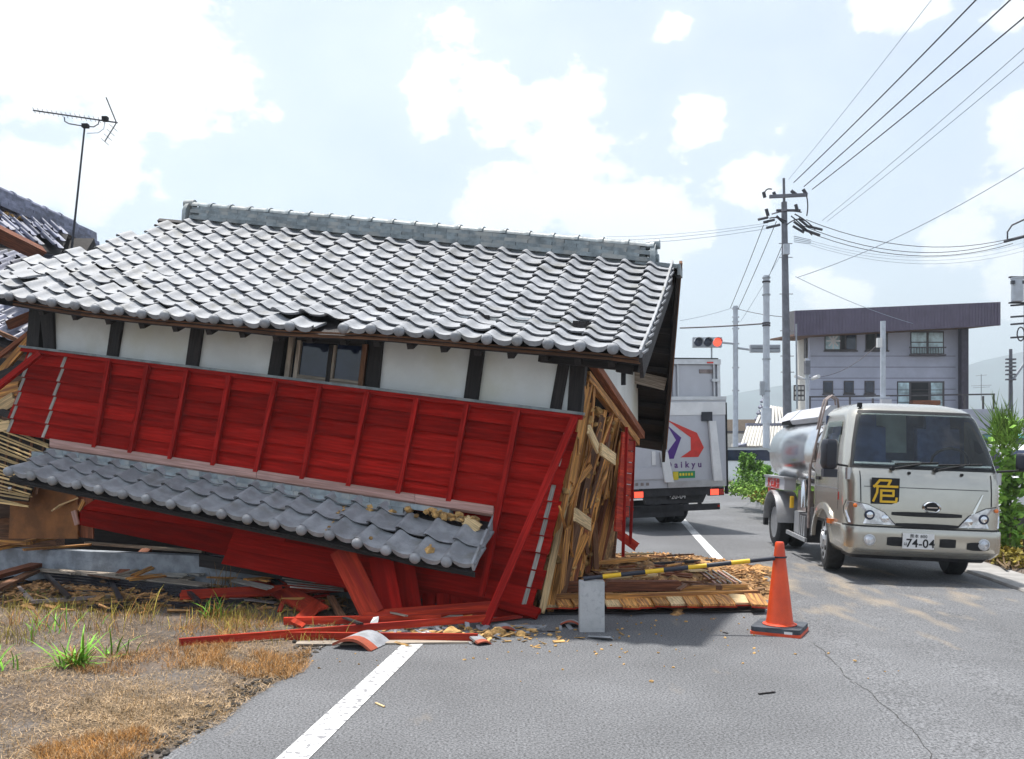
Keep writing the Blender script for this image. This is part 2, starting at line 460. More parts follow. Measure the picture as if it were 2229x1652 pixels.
class MB:
    def __init__(self):
        self.v, self.f = [], []

    def poly(self, pts):
        i = len(self.v)
        self.v += [V(p) for p in pts]
        self.f.append(list(range(i, i + len(pts))))
        return self

    def prism(self, pts, ext):
        """polygon pts extruded by the vector ext"""
        ext = V(ext)
        pts = [V(p) for p in pts]
        n = len(pts)
        i = len(self.v)
        self.v += pts + [p + ext for p in pts]
        nn = sum(((pts[k] - pts[0]).cross(pts[(k + 1) % n] - pts[0]) for k in range(1, n - 1)), V())
        if nn.dot(ext) > 0:
            self.f.append([i + k for k in range(n)][::-1])
            self.f.append([i + n + k for k in range(n)])
            for k in range(n):
                self.f.append([i + k, i + (k + 1) % n, i + n + (k + 1) % n, i + n + k])
        else:
            self.f.append([i + k for k in range(n)])
            self.f.append([i + n + k for k in range(n)][::-1])
            for k in range(n):
                self.f.append([i + k, i + n + k, i + n + (k + 1) % n, i + (k + 1) % n])
        return self

    def box(self, c, s, rot=None):
        c = V(c)
        hx, hy, hz = s[0] / 2, s[1] / 2, s[2] / 2
        q = [V((-hx, -hy, -hz)), V((hx, -hy, -hz)), V((hx, hy, -hz)), V((-hx, hy, -hz))]
        e = V((0, 0, 2 * hz))
        if rot is not None:
            q = [rot @ p for p in q]
            e = rot @ e
        return self.prism([c + p for p in q], e)

    def bar(self, p0, p1, w, t, up=(0, 0, 1)):
        p0, p1 = V(p0), V(p1)
        A = axes(p1 - p0, V(up))
        y, z = A.col[1] * (w / 2), A.col[2] * (t / 2)
        return self.prism([p0 - y - z, p0 + y - z, p0 + y + z, p0 - y + z], p1 - p0)

    def tube(self, pts, r, seg=8, r1=None, cap=True):
        pts = [V(p) for p in pts]
        n = len(pts)
        i0 = len(self.v)
        prev = None
        for k, p in enumerate(pts):
            d = (pts[min(k + 1, n - 1)] - pts[max(k - 1, 0)]).normalized()
            ref = prev if prev is not None else (V((0, 0, 1)) if abs(d.z) < 0.9 else V((1, 0, 0)))
            a = (ref - d * ref.dot(d)).normalized()
            prev = a
            b = d.cross(a)
            rr = r if r1 is None else r + (r1 - r) * k / (n - 1)
            for s in range(seg):
                t = 2 * math.pi * s / seg
                self.v.append(p + a * (math.cos(t) * rr) + b * (math.sin(t) * rr))
        for k in range(n - 1):
            for s in range(seg):
                a = i0 + k * seg + s
                b = i0 + k * seg + (s + 1) % seg
                self.f.append([a, b, b + seg, a + seg])
        if cap:
            self.f.append([i0 + s for s in range(seg)][::-1])
            self.f.append([i0 + (n - 1) * seg + s for s in range(seg)])
        return self

    def lathe(self, prof, Mx=None, seg=24):
        """profile of (radius, height) about local z"""
        Mx = Mx or Matrix()
        i0 = len(self.v)
        for (r, z) in prof:
            for s in range(seg):
                t = 2 * math.pi * s / seg
                self.v.append(Mx @ V((r * math.cos(t), r * math.sin(t), z)))
        for k in range(len(prof) - 1):
            for s in range(seg):
                a = i0 + k * seg + s
                b = i0 + k * seg + (s + 1) % seg
                self.f.append([a, b, b + seg, a + seg])
        if prof[0][0] > 1e-5:
            self.f.append([i0 + s for s in range(seg)][::-1])
        if prof[-1][0] > 1e-5:
            self.f.append([i0 + (len(prof) - 1) * seg + s for s in range(seg)])
        return self

    def grid(self, fn, nu, nv, flip=False):
        i0 = len(self.v)
        for a in range(nu + 1):
            for b in range(nv + 1):
                self.v.append(V(fn(a / nu, b / nv)))
        for a in range(nu):
            for b in range(nv):
                q = [i0 + a * (nv + 1) + b, i0 + (a + 1) * (nv + 1) + b, i0 + (a + 1) * (nv + 1) + b + 1, i0 + a * (nv + 1) + b + 1]
                self.f.append(q[::-1] if flip else q)
        return self

    def mesh(self, name, m, Minv=None, smooth=None):
        me = bpy.data.meshes.new(name)
        vs_ = [Minv @ v for v in self.v] if Minv is not None else self.v
        me.from_pydata([tuple(v) for v in vs_], [], self.f)
        me.materials.append(MATS[m])
        if smooth is not None:
            me.polygons.foreach_set('use_smooth', [True] * len(me.polygons))
            me.set_sharp_from_angle(angle=R(smooth))
        me.update()
        return me

    def build(self, name, m, parent=None, frame=None, orient=None, smooth=None, merge=False):
        """verts are in `frame` (None = world); the object's axes follow `orient` (a 3x3)"""
        fr = frame if frame is not None else Matrix()
        if frame is not None:
            self.v = [fr @ v for v in self.v]
        c = sum(self.v, V()) / len(self.v)
        O = (orient if orient is not None else fr.to_3x3().normalized()).to_4x4()
        Mw = Matrix.Translation(c) @ O
        me = self.mesh(name, m, Mw.inverted(), smooth)
        if merge:
            bm = bmesh.new(); bm.from_mesh(me)
            bmesh.ops.remove_doubles(bm, verts=bm.verts, dist=1e-4)
            bmesh.ops.recalc_face_normals(bm, faces=bm.faces)
            bm.to_mesh(me); bm.free()
        return link(name, me, Mw, parent)


def slab(name, quad, out, thick, m, parent, back=0.0):
    """a flat piece: quad (4 world points) standing `thick` proud along `out`"""
    q = [V(p) for p in quad]
    out = V(out).normalized()
    e1, e2 = q[1] - q[0], q[2] - q[1]
    A = axes(e1 if e1.length >= e2.length else e2, out)
    b = MB().prism([p - out * back for p in q], out * (thick + back))
    return b.build(name, m, parent, orient=A)


def board(name, p0, p1, w, t, m, parent=None, up=(0, 0, 1), jag=0.0, bow=0.0, taper=1.0):
    """a plank from p0 to p1, width w across, thickness t along up; jag = splintered ends"""
    p0, p1 = V(p0), V(p1)
    A = axes(p1 - p0, V(up))
    L = (p1 - p0).length
    nseg = 4 if bow else 1
    b = MB()
    rows = []
    ks = 5 if jag else 1
    for s in range(nseg + 1):
        x = L * s / nseg
        zz = bow * 4 * (s / nseg) * (1 - s / nseg)
        ww = w * (1 + (taper - 1) * s / nseg)
        row = []
        for k in range(ks + 1):
            yy = ww * (k / ks - 0.5)
            dx = 0
            if jag and s == 0: dx = -rnd.uniform(0, jag)
            if jag and s == nseg: dx = rnd.uniform(0, jag)
            row.append((x + dx, yy, zz))
        rows.append(row)
    off = p0
    def W_(p, z): return off + A @ V((p[0], p[1], p[2] + z))
    i0 = 0
    nv = ks + 1
    for z in (t / 2, -t / 2):
        for row in rows:
            for p in row: b.v.append(W_(p, z))
    n1 = (nseg + 1) * nv
    for s in range(nseg):
        for k in range(ks):
            a = s * nv + k
            b.f.append([a, a + nv, a + nv + 1, a + 1])
            b.f.append([n1 + a, n1 + a + 1, n1 + a + nv + 1, n1 + a + nv])
        a = s * nv
        b.f.append([a, n1 + a, n1 + a + nv, a + nv])
        a = s * nv + ks
        b.f.append([a, a + nv, n1 + a + nv, n1 + a])
    for k in range(ks):
        a = k
        b.f.append([a, a + 1, n1 + a + 1, n1 + a])
        a = nseg * nv + k
        b.f.append([a, n1 + a, n1 + a + 1, a + 1])
    return b.build(name, m, parent, orient=A)


def lerp(a, b, t):
    return a + (b - a) * t


def interp(pts, x):
    if x <= pts[0][0]:
        (x0, y0), (x1, y1) = pts[0], pts[1]
    elif x >= pts[-1][0]:
        (x0, y0), (x1, y1) = pts[-2], pts[-1]
    else:
        for k in range(len(pts) - 1):
            if pts[k][0] <= x <= pts[k + 1][0]:
                (x0, y0), (x1, y1) = pts[k], pts[k + 1]
                break
    return y0 + (y1 - y0) * (x - x0) / (x1 - x0)


def text_mesh(body, size, m, name, parent, Mw, extrude=0.002, spacing=1.0, bold=0.0):
    cu = bpy.data.curves.new('t', 'FONT')
    cu.body = body
    cu.size = size
    cu.extrude = extrude
    cu.offset = bold
    cu.space_character = spacing
    cu.align_x = 'CENTER'; cu.align_y = 'CENTER'
    ob = bpy.data.objects.new('t', cu)
    COL.objects.link(ob)
    bpy.context.view_layer.update()
    dg = bpy.context.evaluated_depsgraph_get()
    me = bpy.data.meshes.new_from_object(ob.evaluated_get(dg))
    bpy.data.objects.remove(ob)
    bpy.data.curves.remove(cu)
    me.materials.clear()
    me.materials.append(MATS[m])
    return link(name, me, Mw, parent)


def dup(o, parent, Mw):
    c = o.copy()
    COL.objects.link(c)
    WM[c.name] = Mw
    c.parent = parent
    c.matrix_parent_inverse = Matrix()
    c.matrix_local = wm(parent).inverted() @ Mw
    return c
# ================================================================== the setting
def strip(name, qs, Y0, Y1, m, n=1, parent=None):
    """qs = [(q, z), ...] a strip along the road"""
    b = MB()
    Ys = [Y0 + (Y1 - Y0) * k / n for k in range(n + 1)]
    for Y in Ys:
        for (q, z) in qs:
            b.v.append(RP(q, Y, z))
    w = len(qs)
    for k in range(n):
        for j in range(w - 1):
            a = k * w + j
            b.f.append([a, a + 1, a + w + 1, a + w])
    me = b.mesh(name, m)
    return link(name, me, Matrix(), parent)


g = strip('ground', [(-2400, -0.008), (-2.6, -0.008), (-2.0, -0.008), (1.31, -0.008), (4.2, -0.07), (5.0, -0.05), (7, 0.0), (2400, 0.0)], -60, 2400, 'ground')
tag(g, kind='structure')

road = strip('road', [(-2.04, 0.0), (1.31, 0.0), (4.2, road_z(4.2))], -20, 120, 'asphalt', 4)
tag(road, kind='structure')
# ragged crumbling left edge of the asphalt
b = MB()
for k in range(46):
    Y = 3.0 + k * 0.1
    w = 0.06 + 0.12 * noise.noise(V((Y * 1.7, 3, 1))) + rnd.uniform(-0.02, 0.05)
    b.v += [RP(-2.04, Y, 0.0), RP(-2.045 - max(0.0, w), Y, -0.004)]
for k in range(45):
    b.f.append([2 * k, 2 * k + 2, 2 * k + 3, 2 * k + 1])
link('asphalt_edge', b.mesh('asphalt_edge', 'asphalt'), Matrix(), road)
pts = []
for k in range(700):
    Y = rnd.uniform(3.4, 8.0)
    q = -2.1 - abs(rnd.gauss(0, .11))
    r = rnd.uniform(.004, .018)
    pts.append((RP(q, Y, r * .2), r))
EDGE_CLODS = pts
# painted lines
def line(name, q, w, Y0, Y1, parent):
    z = 0.004
    e = strip(name, [(q - w / 2, z), (q + w / 2, z)], Y0, Y1, 'road_paint', 1, parent)
    return e
line('edge_line', -1.487, 0.15, -2, 60, road)
line('centre_line', 1.31, 0.14, 11.2, 60, road)
# crack running along the right lane
pts = [(1770, 1398), (1800, 1425), (1850, 1480), (1885, 1500), (1950, 1555), (2000, 1600), (2030, 1650), (2045, 1690)]
b = MB()
for k in range(len(pts) - 1):
    for j in range(6):
        t0, t1 = j / 6, (j + 1) / 6
        a = G(*[lerp(pts[k][i], pts[k + 1][i], t0) for i in (0, 1)])
        c = G(*[lerp(pts[k][i], pts[k + 1][i], t1) for i in (0, 1)])
        if k + j == 0: prev = a
        c = c + V((rnd.uniform(-.012, .012), 0, 0))
        w = rnd.uniform(0.0008, 0.003)
        za = road_z(prev.x - RD * prev.y) + 0.0025
        zc = road_z(c.x - RD * c.y) + 0.0025
        b.poly([(prev.x - w, prev.y, za), (prev.x + w, prev.y, za), (c.x + w, c.y, zc), (c.x - w, c.y, zc)])
        prev = c
link('crack', b.mesh('crack', 'crack'), Matrix(), road)

zz = road_z(4.2)
gut = strip('gutter', [(4.2, zz + 0.004), (4.23, zz - 0.04), (4.26, zz + 0.012), (4.75, zz + 0.02), (4.75, zz - 0.03)], -5, 60, 'gutter', 1)
tag(gut, kind='structure')

# hills
def ridge(name, x0, x1, Y, prof):
    b = MB()
    n = 60
    for k in range(n + 1):
        x = lerp(x0, x1, k / n)
        hy = interp(prof, x)
        p = P3(x, hy, Y)
        hz = p.z + 6 * noise.noise(V((x * 0.03, 1, 0))) + 3 * noise.noise(V((x * 0.11, 5, 0)))
        for j in range(7):
            t = j / 6
            b.v.append(V((p.x, Y - 500 * (1 - t) ** 1.3, hz * t + 10 * t * (1 - t) * noise.noise(V((x * 0.05, j, 2))))))
        b.v.append(V((p.x, Y + 250, hz * 0.5)))
    for k in range(n):
        for j in range(7):
            a = k * 8 + j
            b.f.append([a, a + 8, a + 9, a + 1])
    o = link(name, b.mesh(name, 'hill', smooth=60), Matrix(), None)
    tag(o, kind='structure')
ridge('hills', -1500, 3700, 1600, [(-1500, 930), (0, 900), (1300, 905), (1560, 872), (1640, 846), (1720, 838), (1850, 850), (2000, 835), (2110, 790), (2160, 778), (2230, 765), (2400, 775), (2700, 830), (3700, 900)])
# ================================================================== the fallen house
PW, PE, PR = 7.24, 6.80, 8.90            # front wall, front eave, ridge (depth in the house frame)
UV_ = -1.03                              # verge (road-side roof edge)
house = thing('collapsed_house', 'collapsed red and white timber house slumped onto the road, grey tiled roof', 'house', HL(-4, 8.4, 0))


def uz(x, y, P):
    p = Wp(x, y, P)
    return (p.x * CT - p.y * ST, p.z)


eave_px = [(26, 652), (172, 674), (319, 691), (536, 709), (596, 716), (841, 727), (1039, 745), (1332, 769), (1392, 777)]
eave_c = [uz(x, y, PE) for x, y in eave_px]
ridge_c = [uz(424, 482, PR), uz(1037, 539, PR), uz(1480, 583, PR)]
ULEFT = -8.3


def roof_pt(u, t, lift=0.0):
    """front slope: t=0 eave, t=1 ridge"""
    ze = interp(eave_c, u)
    zr = interp(ridge_c, u)
    P = lerp(PE, PR, t)
    sag = -0.05 * math.sin(math.pi * t) * max(0.0, min(1.0, (u + 7) / 5 + 0.6))
    return HL(u, P, lerp(ze, zr, t) + sag + lift)


# --- tile meshes (width 1 = pitch, built in metres for pitch 0.258)
TW = 0.258
PROF = [(0.0, .034), (0.05, .047), (0.12, .052), (0.20, .046), (0.30, .029), (0.41, .011), (0.54, .002), (0.74, 0.0), (0.9, .003), (1.03, .010)]


def tile_mesh(name, L, m, th=0.022, eave=False, lift=0.036):
    b = MB()
    n = len(PROF)
    for (x, z) in PROF:           # top front, top back, bottom front, bottom back
        b.v += [V((x * TW, 0, z + lift)), V((x * TW, L, z + 0.004)), V((x * TW, 0.014, z + lift - th)), V((x * TW, L, z - th + 0.004))]
    for k in range(n - 1):
        a, c = 4 * k, 4 * k + 4
        b.f.append([a, c, c + 1, a + 1])
        b.f.append([a, a + 2, c + 2, c])
        b.f.append([a + 2, a + 3, c + 3, c + 2])
    b.f.append([0, 1, 3, 2])
    e = 4 * (n - 1)
    b.f.append([e, e + 2, e + 3, e + 1])
    if eave:
        # hanging lip under the trough and round boss at the roll
        i = len(b.v)
        lip = [(0.27, .030), (0.36, .018), (0.5, .004), (0.68, 0.0), (0.84, .006), (0.96, .02)]
        dr = [.004, .02, .03, .031, .026, .008]
        for (x, z), d in zip(lip, dr):
            b.v += [V((x * TW, -0.008, z + lift)), V((x * TW, -0.008, z + lift - d - 0.012)), V((x * TW, 0.02, z + lift)), V((x * TW, 0.02, z + lift - d - 0.012))]
        for k in range(len(lip) - 1):
            a, c = i + 4 * k, i + 4 * k + 4
            b.f += [[a, a + 1, c + 1, c], [a + 2, c + 2, c + 3, a + 3], [a, c, c + 2, a + 2], [a + 1, a + 3, c + 3, c + 1]]
        Mx = Matrix.Translation(V((0.13 * TW, -0.018, lift + 0.006))) @ Matrix.Rotation(R(90), 4, 'X')
        b.lathe([(0.036, -0.03), (0.045, -0.012), (0.047, 0.006), (0.041, 0.026), (0.024, 0.038), (0.0, 0.042)], Mx, 12)
    return b.mesh(name, m, smooth=50)


ROWS = 13
slope_len = (roof_pt(-4, 1) - roof_pt(-4, 0)).length
EXPO = slope_len / ROWS
me_tile = tile_mesh('roof_tile', EXPO * 1.12, 'tile')
me_eave = tile_mesh('eave_tile', EXPO * 1.12, 'tile', eave=True)

roof = MB()
NR = 24
cols_u = [UV_ - 0.02 - TW * 1.0 * k for k in range(0, 30)]      # left edge of tile k+1
def left_limit(t):
    return lerp(-8.2, -6.84, t)
# roof deck under the tiles
def deck(a, bb):
    t = a
    u = lerp(left_limit(t), UV_ - 0.03, bb)
    return roof_pt(u, t, -0.03)
roof.grid(deck, 12, NR)
roof.grid(lambda a, bb: deck(a, bb) - V((0, 0, 0.035)), 12, NR, flip=True)
main_roof = roof.build('main_roof', 'dark_wood', house, orient=axes(UDIR, V((0, 0, 1))))


def place_tile(me, name, fn, u, t, dt, parent, jit=1.0, ww=TW, rng=rnd):
    """tile whose lower left corner is at (u, t)"""
    o = fn(u, t)
    ex = fn(u + ww, t) - o
    ey = fn(u + ww / 2, min(t + dt, 1.02)) - fn(u + ww / 2, t)
    x = ex.normalized()
    z = x.cross(ey).normalized()
    y = z.cross(x)
    A = Matrix((x * (ex.length / TW), y, z)).transposed().to_4x4()
    rot = Matrix.Rotation(R(rng.gauss(0, 0.9) * jit), 4, 'Z') @ Matrix.Rotation(R(rng.gauss(0, 0.7) * jit), 4, 'Y') @ Matrix.Rotation(R(rng.gauss(0, 0.6) * jit), 4, 'X')
    Mw = Matrix.Translation(o + z * rng.uniform(0, 0.005) * jit + y * rng.gauss(0, 0.005) * jit) @ A @ rot
    ob = link(name, me, Mw, parent)
    return ob


far_tiles = []
for j in range(ROWS):
    t = j / ROWS
    lim = left_limit(t)
    k = 0
    while True:
        u = UV_ - 0.0 - TW * (k + 1)
        if u < lim:
            break
        if j == 0:
            if k in (10,):                         # one eave tile has dropped out
                k += 1
                continue
            place_tile(me_eave, 'eave_tile', roof_pt, u, t, 1 / ROWS, main_roof, 1.6)
        else:
            jit = 1.0 + (2.2 if u < -6.0 and j < 5 else 0) + (1.0 if j == 1 else 0)
            if j == 1 and k in (11, 12):           # sprung tiles leave dark gaps over the eave row
                fn_ = lambda u_, t_, l_=0.0: roof_pt(u_, t_, .035 if t_ < .1 else .012)
                place_tile(me_tile, 'roof_tile', fn_, u, t, 1 / ROWS, main_roof, 2.5)
                k += 1
                continue
            if (j, k) in ((2, 24), (4, 22), (3, 26)):
                fn_ = lambda u_, t_, l_=0.0: roof_pt(u_, t_ - .012, .02)
                place_tile(me_tile, 'roof_tile', fn_, u, t, 1 / ROWS, main_roof, 7)
                k += 1
                continue
            ob_ = place_tile(me_tile, 'roof_tile', roof_pt, u, t, 1 / ROWS, main_roof, jit)
            if j >= ROWS - 2: far_tiles.append(ob_)
        k += 1

# the two rows under the ridge (smallest in view) are joined: past the count of single tiles
b = MB()
for ob_ in far_tiles:
    Mw_ = WM[ob_.name]
    i0 = len(b.v)
    b.v += [Mw_ @ v.co for v in me_tile.vertices]
    b.f += [[i0 + k for k in p.vertices] for p in me_tile.polygons]
    bpy.data.objects.remove(ob_)
far_o = b.build('upper_tile_rows', 'tile', main_roof, smooth=50)
far_o['kind'] = 'stuff'

# verge tiles: down-turned edge along the road-side end of the front slope
b = MB()
b.box((-0.008, EXPO * 0.55, 0.012), (0.02, EXPO * 1.08, 0.075))
me_verge = b.mesh('verge_tile', 'tile')
for j in range(ROWS):
    t = j / ROWS
    o = roof_pt(UV_, t)
    y = (roof_pt(UV_, t + 1 / ROWS) - o).normalized()
    x = UDIR
    z = x.cross(y).normalized()
    x2 = y.cross(z)
    A = Matrix((x2, y, z)).transposed().to_4x4()
    link('verge_tile', me_verge, Matrix.Translation(o + z * 0.012) @ A @ Matrix.Rotation(R(3.2), 4, 'X'), main_roof)

# --- ridge: courses of flat tiles, round cap tiles, end ornaments
rg = MB()
def ridge_at(u, lift=0.0, side=0.0):
    return HL(u, PR + side, interp(ridge_c, u) + lift)
u0, u1 = -6.66, -1.30
rg.prism([ridge_at(u0, -0.02, -0.07), ridge_at(u0, -0.02, 0.07), ridge_at(u0, 0.16, 0.06), ridge_at(u0, 0.16, -0.06)], ridge_at(u1, 0) - ridge_at(u0, 0))
ridge_o = rg.build('roof_ridge', 'tile_ridge', house, orient=axes(UDIR, V((0, 0, 1))))
rdir = (ridge_at(u1) - ridge_at(u0)).normalized()
rA = axes(rdir, V((0, 0, 1)))
NL = 0.262
b = MB(); b.box((0, 0, 0), (NL * 0.985, 0.2, 0.03)); b.box((0, -0.095, -0.012), (NL * 0.985, 0.016, 0.03))
me_noshi = b.mesh('flat_ridge_tile', 'tile_ridge')
L = (ridge_at(u1) - ridge_at(u0)).length
for lay in range(4):
    off = (lay % 2) * NL / 2
    k = 0
    while True:
        s = off + k * NL + NL / 2
        if s > L - 0.05: break
        w = 1.12 - lay * 0.09
        p = ridge_at(u0) + rdir * s + V((0, 0, 0.035 + lay * 0.038))
        Mw = Matrix.Translation(p + V((0, 0, rnd.uniform(-.002, .002)))) @ rA.to_4x4() @ Matrix.Rotation(R(rnd.gauss(0, .4)), 4, 'Z') @ Matrix.Diagonal((1, w, 1, 1))
        link('flat_ridge_tile', me_noshi, Mw, ridge_o)
        k += 1
b = MB()
def capf(a, c):
    t = math.pi * c
    r = 0.07 if a > 0.12 else 0.086
    return V(((a - 0.5) * NL * 1.04, -math.cos(t) * r, math.sin(t) * r * 0.8))
b.grid(capf, 10, 8, flip=True)
b.f.append([8 - k for k in range(9)])
me_cap = b.mesh('ridge_cap_tile', 'tile_ridge', smooth=50)
k = 0
while k * NL < L - 0.1:
    p = ridge_at(u0) + rdir * (k * NL + NL / 2) + V((0, 0, 0.17))
    link('ridge_cap_tile', me_cap, Matrix.Translation(p) @ rA.to_4x4() @ Matrix.Rotation(math.pi, 4, 'Z') @ Matrix.Rotation(R(rnd.gauss(0, .5)), 4, 'Y'), ridge_o)
    k += 1
for (uu, sg) in ((u0 - 0.05, -1), (u1 + 0.05, 1)):
    b = MB()
    c = ridge_at(uu, 0.09)
    prof = [(-0.12, -0.1), (0.12, -0.1), (0.11, 0.02), (0.075, 0.08), (0.045, 0.115), (-0.045, 0.115), (-0.075, 0.08), (-0.11, 0.02)]
    b.prism([c + NOUT * a + V((0, 0, z)) for a, z in prof], UDIR * 0.05 * sg)
    b.tube([c + V((0, 0, 0.11)) - UDIR * 0.05 * sg, c + V((0, 0, 0.115)) + UDIR * 0.085 * sg], 0.05, 12)
    b.tube([c + V((0, 0, -0.03)) - UDIR * 0.02 * sg, c + V((0, 0, -0.03)) + UDIR * 0.075 * sg], 0.045, 12)
    b.build('ridge_end_tile', 'tile_ridge', ridge_o, smooth=40)
# round verge cap running out under the ridge at the road side
board('ridge_beam_cap', ridge_at(-1.4, -0.0), ridge_at(-0.98, -0.005), 0.2, 0.04, 'tile_ridge', ridge_o)
slab('ridge_beam_end', [ridge_at(-0.98, -0.09, -.09), ridge_at(-0.98, -0.09, .09), ridge_at(-0.98, .02, .09), ridge_at(-0.98, .02, -.09)], UDIR, 0.03, 'tile_ridge', ridge_o)

# --- rear slope (only its dark underside shows past the gable)
zrr = interp(ridge_c, UV_)
rear_r = HL(-1.42, 11.0, 1.40)
rear_l = HL(-7.6, 11.0, 2.35)
rt_r, rt_l = HL(UV_ + 0.02, PR, zrr - 0.03), HL(-7.2, PR, interp(ridge_c, -7.2) - 0.03)
slab('rear_roof', [rt_r, rt_l, rear_l, rear_r], V((0.2, 0.75, 0.65)), 0.06, 'dark_wood', house)
def rear_pt(s, d):    # s down the slope, d in from the verge
    return lerp(lerp(rt_r, rt_l, d / 6.2), lerp(rear_r, rear_l, d / 6.2), s)
for k in range(9):
    s = 0.06 + k * 0.105
    board('rear_purlin', rear_pt(s, 0.0) - V((0, 0, 0.05)), rear_pt(s, 0.75) - V((0, 0, 0.05)), 0.05, 0.06, 'dark_wood', house)
board('barge_board', rear_pt(-0.02, -0.02) - V((0, 0, 0.06)), rear_pt(1.0, -0.02) - V((0, 0, 0.06)), 0.035, 0.2, 'dark_wood', house)
board('barge_strip', rear_pt(-0.02, -0.05) + V((0, 0, 0.04)), rear_pt(1.0, -0.05) + V((0, 0, 0.04)), 0.03, 0.04, 'brown_wood', house)
board('barge_brace', rear_pt(0.52, 0.02) - V((0, 0, 0.12)), rear_pt(0.5, 0.62) - V((0, 0, 0.1)), 0.02, 0.14, 'grey_wood', house, up=(0, 0, 1))
board('barge_board', roof_pt(UV_ - 0.01, 0.02, -0.1), roof_pt(UV_ - 0.01, 1.0, -0.1), 0.03, 0.17, 'dark_wood', house)
board('gable_purlin', roof_pt(-1.9, 0.1, -0.15), roof_pt(UV_ - 0.05, 0.1, -0.15), 0.1, 0.1, 'dark_wood', house)
board('gable_purlin', roof_pt(-1.9, 0.55, -0.14), roof_pt(UV_ - 0.05, 0.55, -0.14), 0.1, 0.1, 'dark_wood', house)
# stub and hook hanging under the eave corner
board('eave_hook', Wp(1357, 788, 7.0), Wp(1357, 838, 7.0), 0.035, 0.03, 'black', house, up=(0, 1, 0))
board('eave_bracket', Wp(1343, 800, 6.95), Wp(1378, 806, 6.95), 0.06, 0.07, 'dark_wood', house)

# --- eave: fascia and rafter ends
for k in range(len(eave_px) - 1):
    (ua, za), (ub, zb) = eave_c[k], eave_c[k + 1]
    a, c = HL(ua - .01, PE + 0.035, za - 0.028), HL(ub + .005, PE + 0.035, zb - 0.028)
    board('eave_fascia', a, c, 0.03, 0.05, 'brown_wood', house, up=(0, 0, 1))
k = 0
for xr in list(range(90, 1360, 73)):
    # rafter ends as seen below the fascia
    ye = interp(eave_px, xr)
    p = Wp(xr, ye + 16, PE + 0.07)
    u = p.x * CT - p.y * ST
    z0 = interp(eave_c, u) - 0.075
    q = HL(u, PE + 0.06, z0)
    q2 = HL(u - 0.0, PE + 0.62, z0 + 0.56 * 0.5)
    board('rafter', q, q2, 0.055, 0.065, 'dark_wood', house)

# --- upper wall: white plaster between dark posts
PU = PW + 0.07
YT = lambda x: interp(eave_px, x) - 42
YB = lambda x: 760 + (x - 65) * 145 / 1200
posts = [(105, 112, 30, 22), (262, 247, 24, 22), (435, 420, 26, 25), (616, 598, 26, 25), (826, 812, 24, 28), (1044, 1026, 30, 30), (1262, 1251, 34, 30)]
# (x at eave, x at bottom, width at eave, width at bottom)
def post_line(p, y_is_top):
    xt, xb = p[0], p[1]
    return xt, xb
def on_post(p, f, edge):
    """f=0 at the eave line, 1 at the bottom; edge -1 left, +1 right"""
    x = lerp(p[0], p[1], f) + edge * lerp(p[2], p[3], f) / 2
    return x
def wall_pt(x, f, P):
    ye, yb = interp(eave_px, x), YB(x)
    return Wp(x, lerp(ye, yb, f), P)
FT = -0.45
for k in range(len(posts) - 1):
    a, c = posts[k], posts[k + 1]
    if k == 3:
        continue
    q = [wall_pt(on_post(a, 1.05, 0), 1.05, PU), wall_pt(on_post(c, 1.05, 0), 1.05, PU), wall_pt(on_post(c, FT, 0), FT, PU), wall_pt(on_post(a, FT, 0), FT, PU)]
    slab('plaster_panel', q, NOUT, 0.02, 'plaster', house, back=0.03)
for p in posts:
    q = [wall_pt(on_post(p, 1.04, -1), 1.04, PU - 0.02), wall_pt(on_post(p, 1.04, 1), 1.04, PU - 0.02), wall_pt(on_post(p, FT, 1), FT, PU - 0.02), wall_pt(on_post(p, FT, -1), FT, PU - 0.02)]
    slab('post', q, NOUT, 0.035, 'dark_wood', house, back=0.06)
# raking second posts at both ends
for (xt, xb, w) in ((84, 74, 26), (1237, 1208, 24)):
    q = [wall_pt(xb - w / 2, 1.04, PU - 0.02), wall_pt(xb + w / 2, 1.04, PU - 0.02), wall_pt(xt + w / 2, FT * .3, PU - 0.02), wall_pt(xt - w / 2, FT * .3, PU - 0.02)]
    slab('raking_post', q, NOUT, 0.03, 'dark_wood', house, back=0.05)
# window
win = None
pl, pr = posts[3], posts[4]
def wq(x0, x1, f0, f1):
    sk = lambda f: lerp(0, -14, f)
    return [Wp(x0 + sk(f1), lerp(interp(eave_px, x0), YB(x0), f1), PU + 0.01), Wp(x1 + sk(f1), lerp(interp(eave_px, x1), YB(x1), f1), PU + 0.01),
            Wp(x1 + sk(f0), lerp(interp(eave_px, x1), YB(x1), f0), PU + 0.01), Wp(x0 + sk(f0), lerp(interp(eave_px, x0), YB(x0), f0), PU + 0.01)]
win = slab('window', wq(622, 822, -0.4, 1.02), -NOUT, 0.08, 'black', house)
for (a, c, f0, f1, d, m) in ((636, 646, 0.1, 0.97, 0.03, 'grey_wood'), (654, 662, 0.2, 0.97, 0.02, 'grey_wood'), (724, 733, 0.25, 0.97, 0.02, 'dark_wood'),
                             (733, 738, 0.25, 0.97, 0.015, 'grey_wood'), (795, 806, 0.2, 1.0, 0.02, 'brown_wood'), (655, 800, 0.85, 0.93, 0.016, 'grey_wood'), (655, 800, 0.14, 0.22, 0.016, 'dark_wood')):
    slab('sash_bar', wq(a, c, f0, f1), NOUT, d + 0.012, m, win)
slab('lintel', wq(615, 824, -0.3, 0.1), NOUT, 0.04, 'dark_wood', win)
slab('window_sill', wq(628, 815, 0.93, 1.0), NOUT, 0.05, 'grey_wood', win)
slab('pane', wq(664, 722, 0.24, 0.86), NOUT, 0.006, 'glass_dark', win)
slab('pane', wq(740, 794, 0.24, 0.86), NOUT, 0.006, 'glass_dark', win)

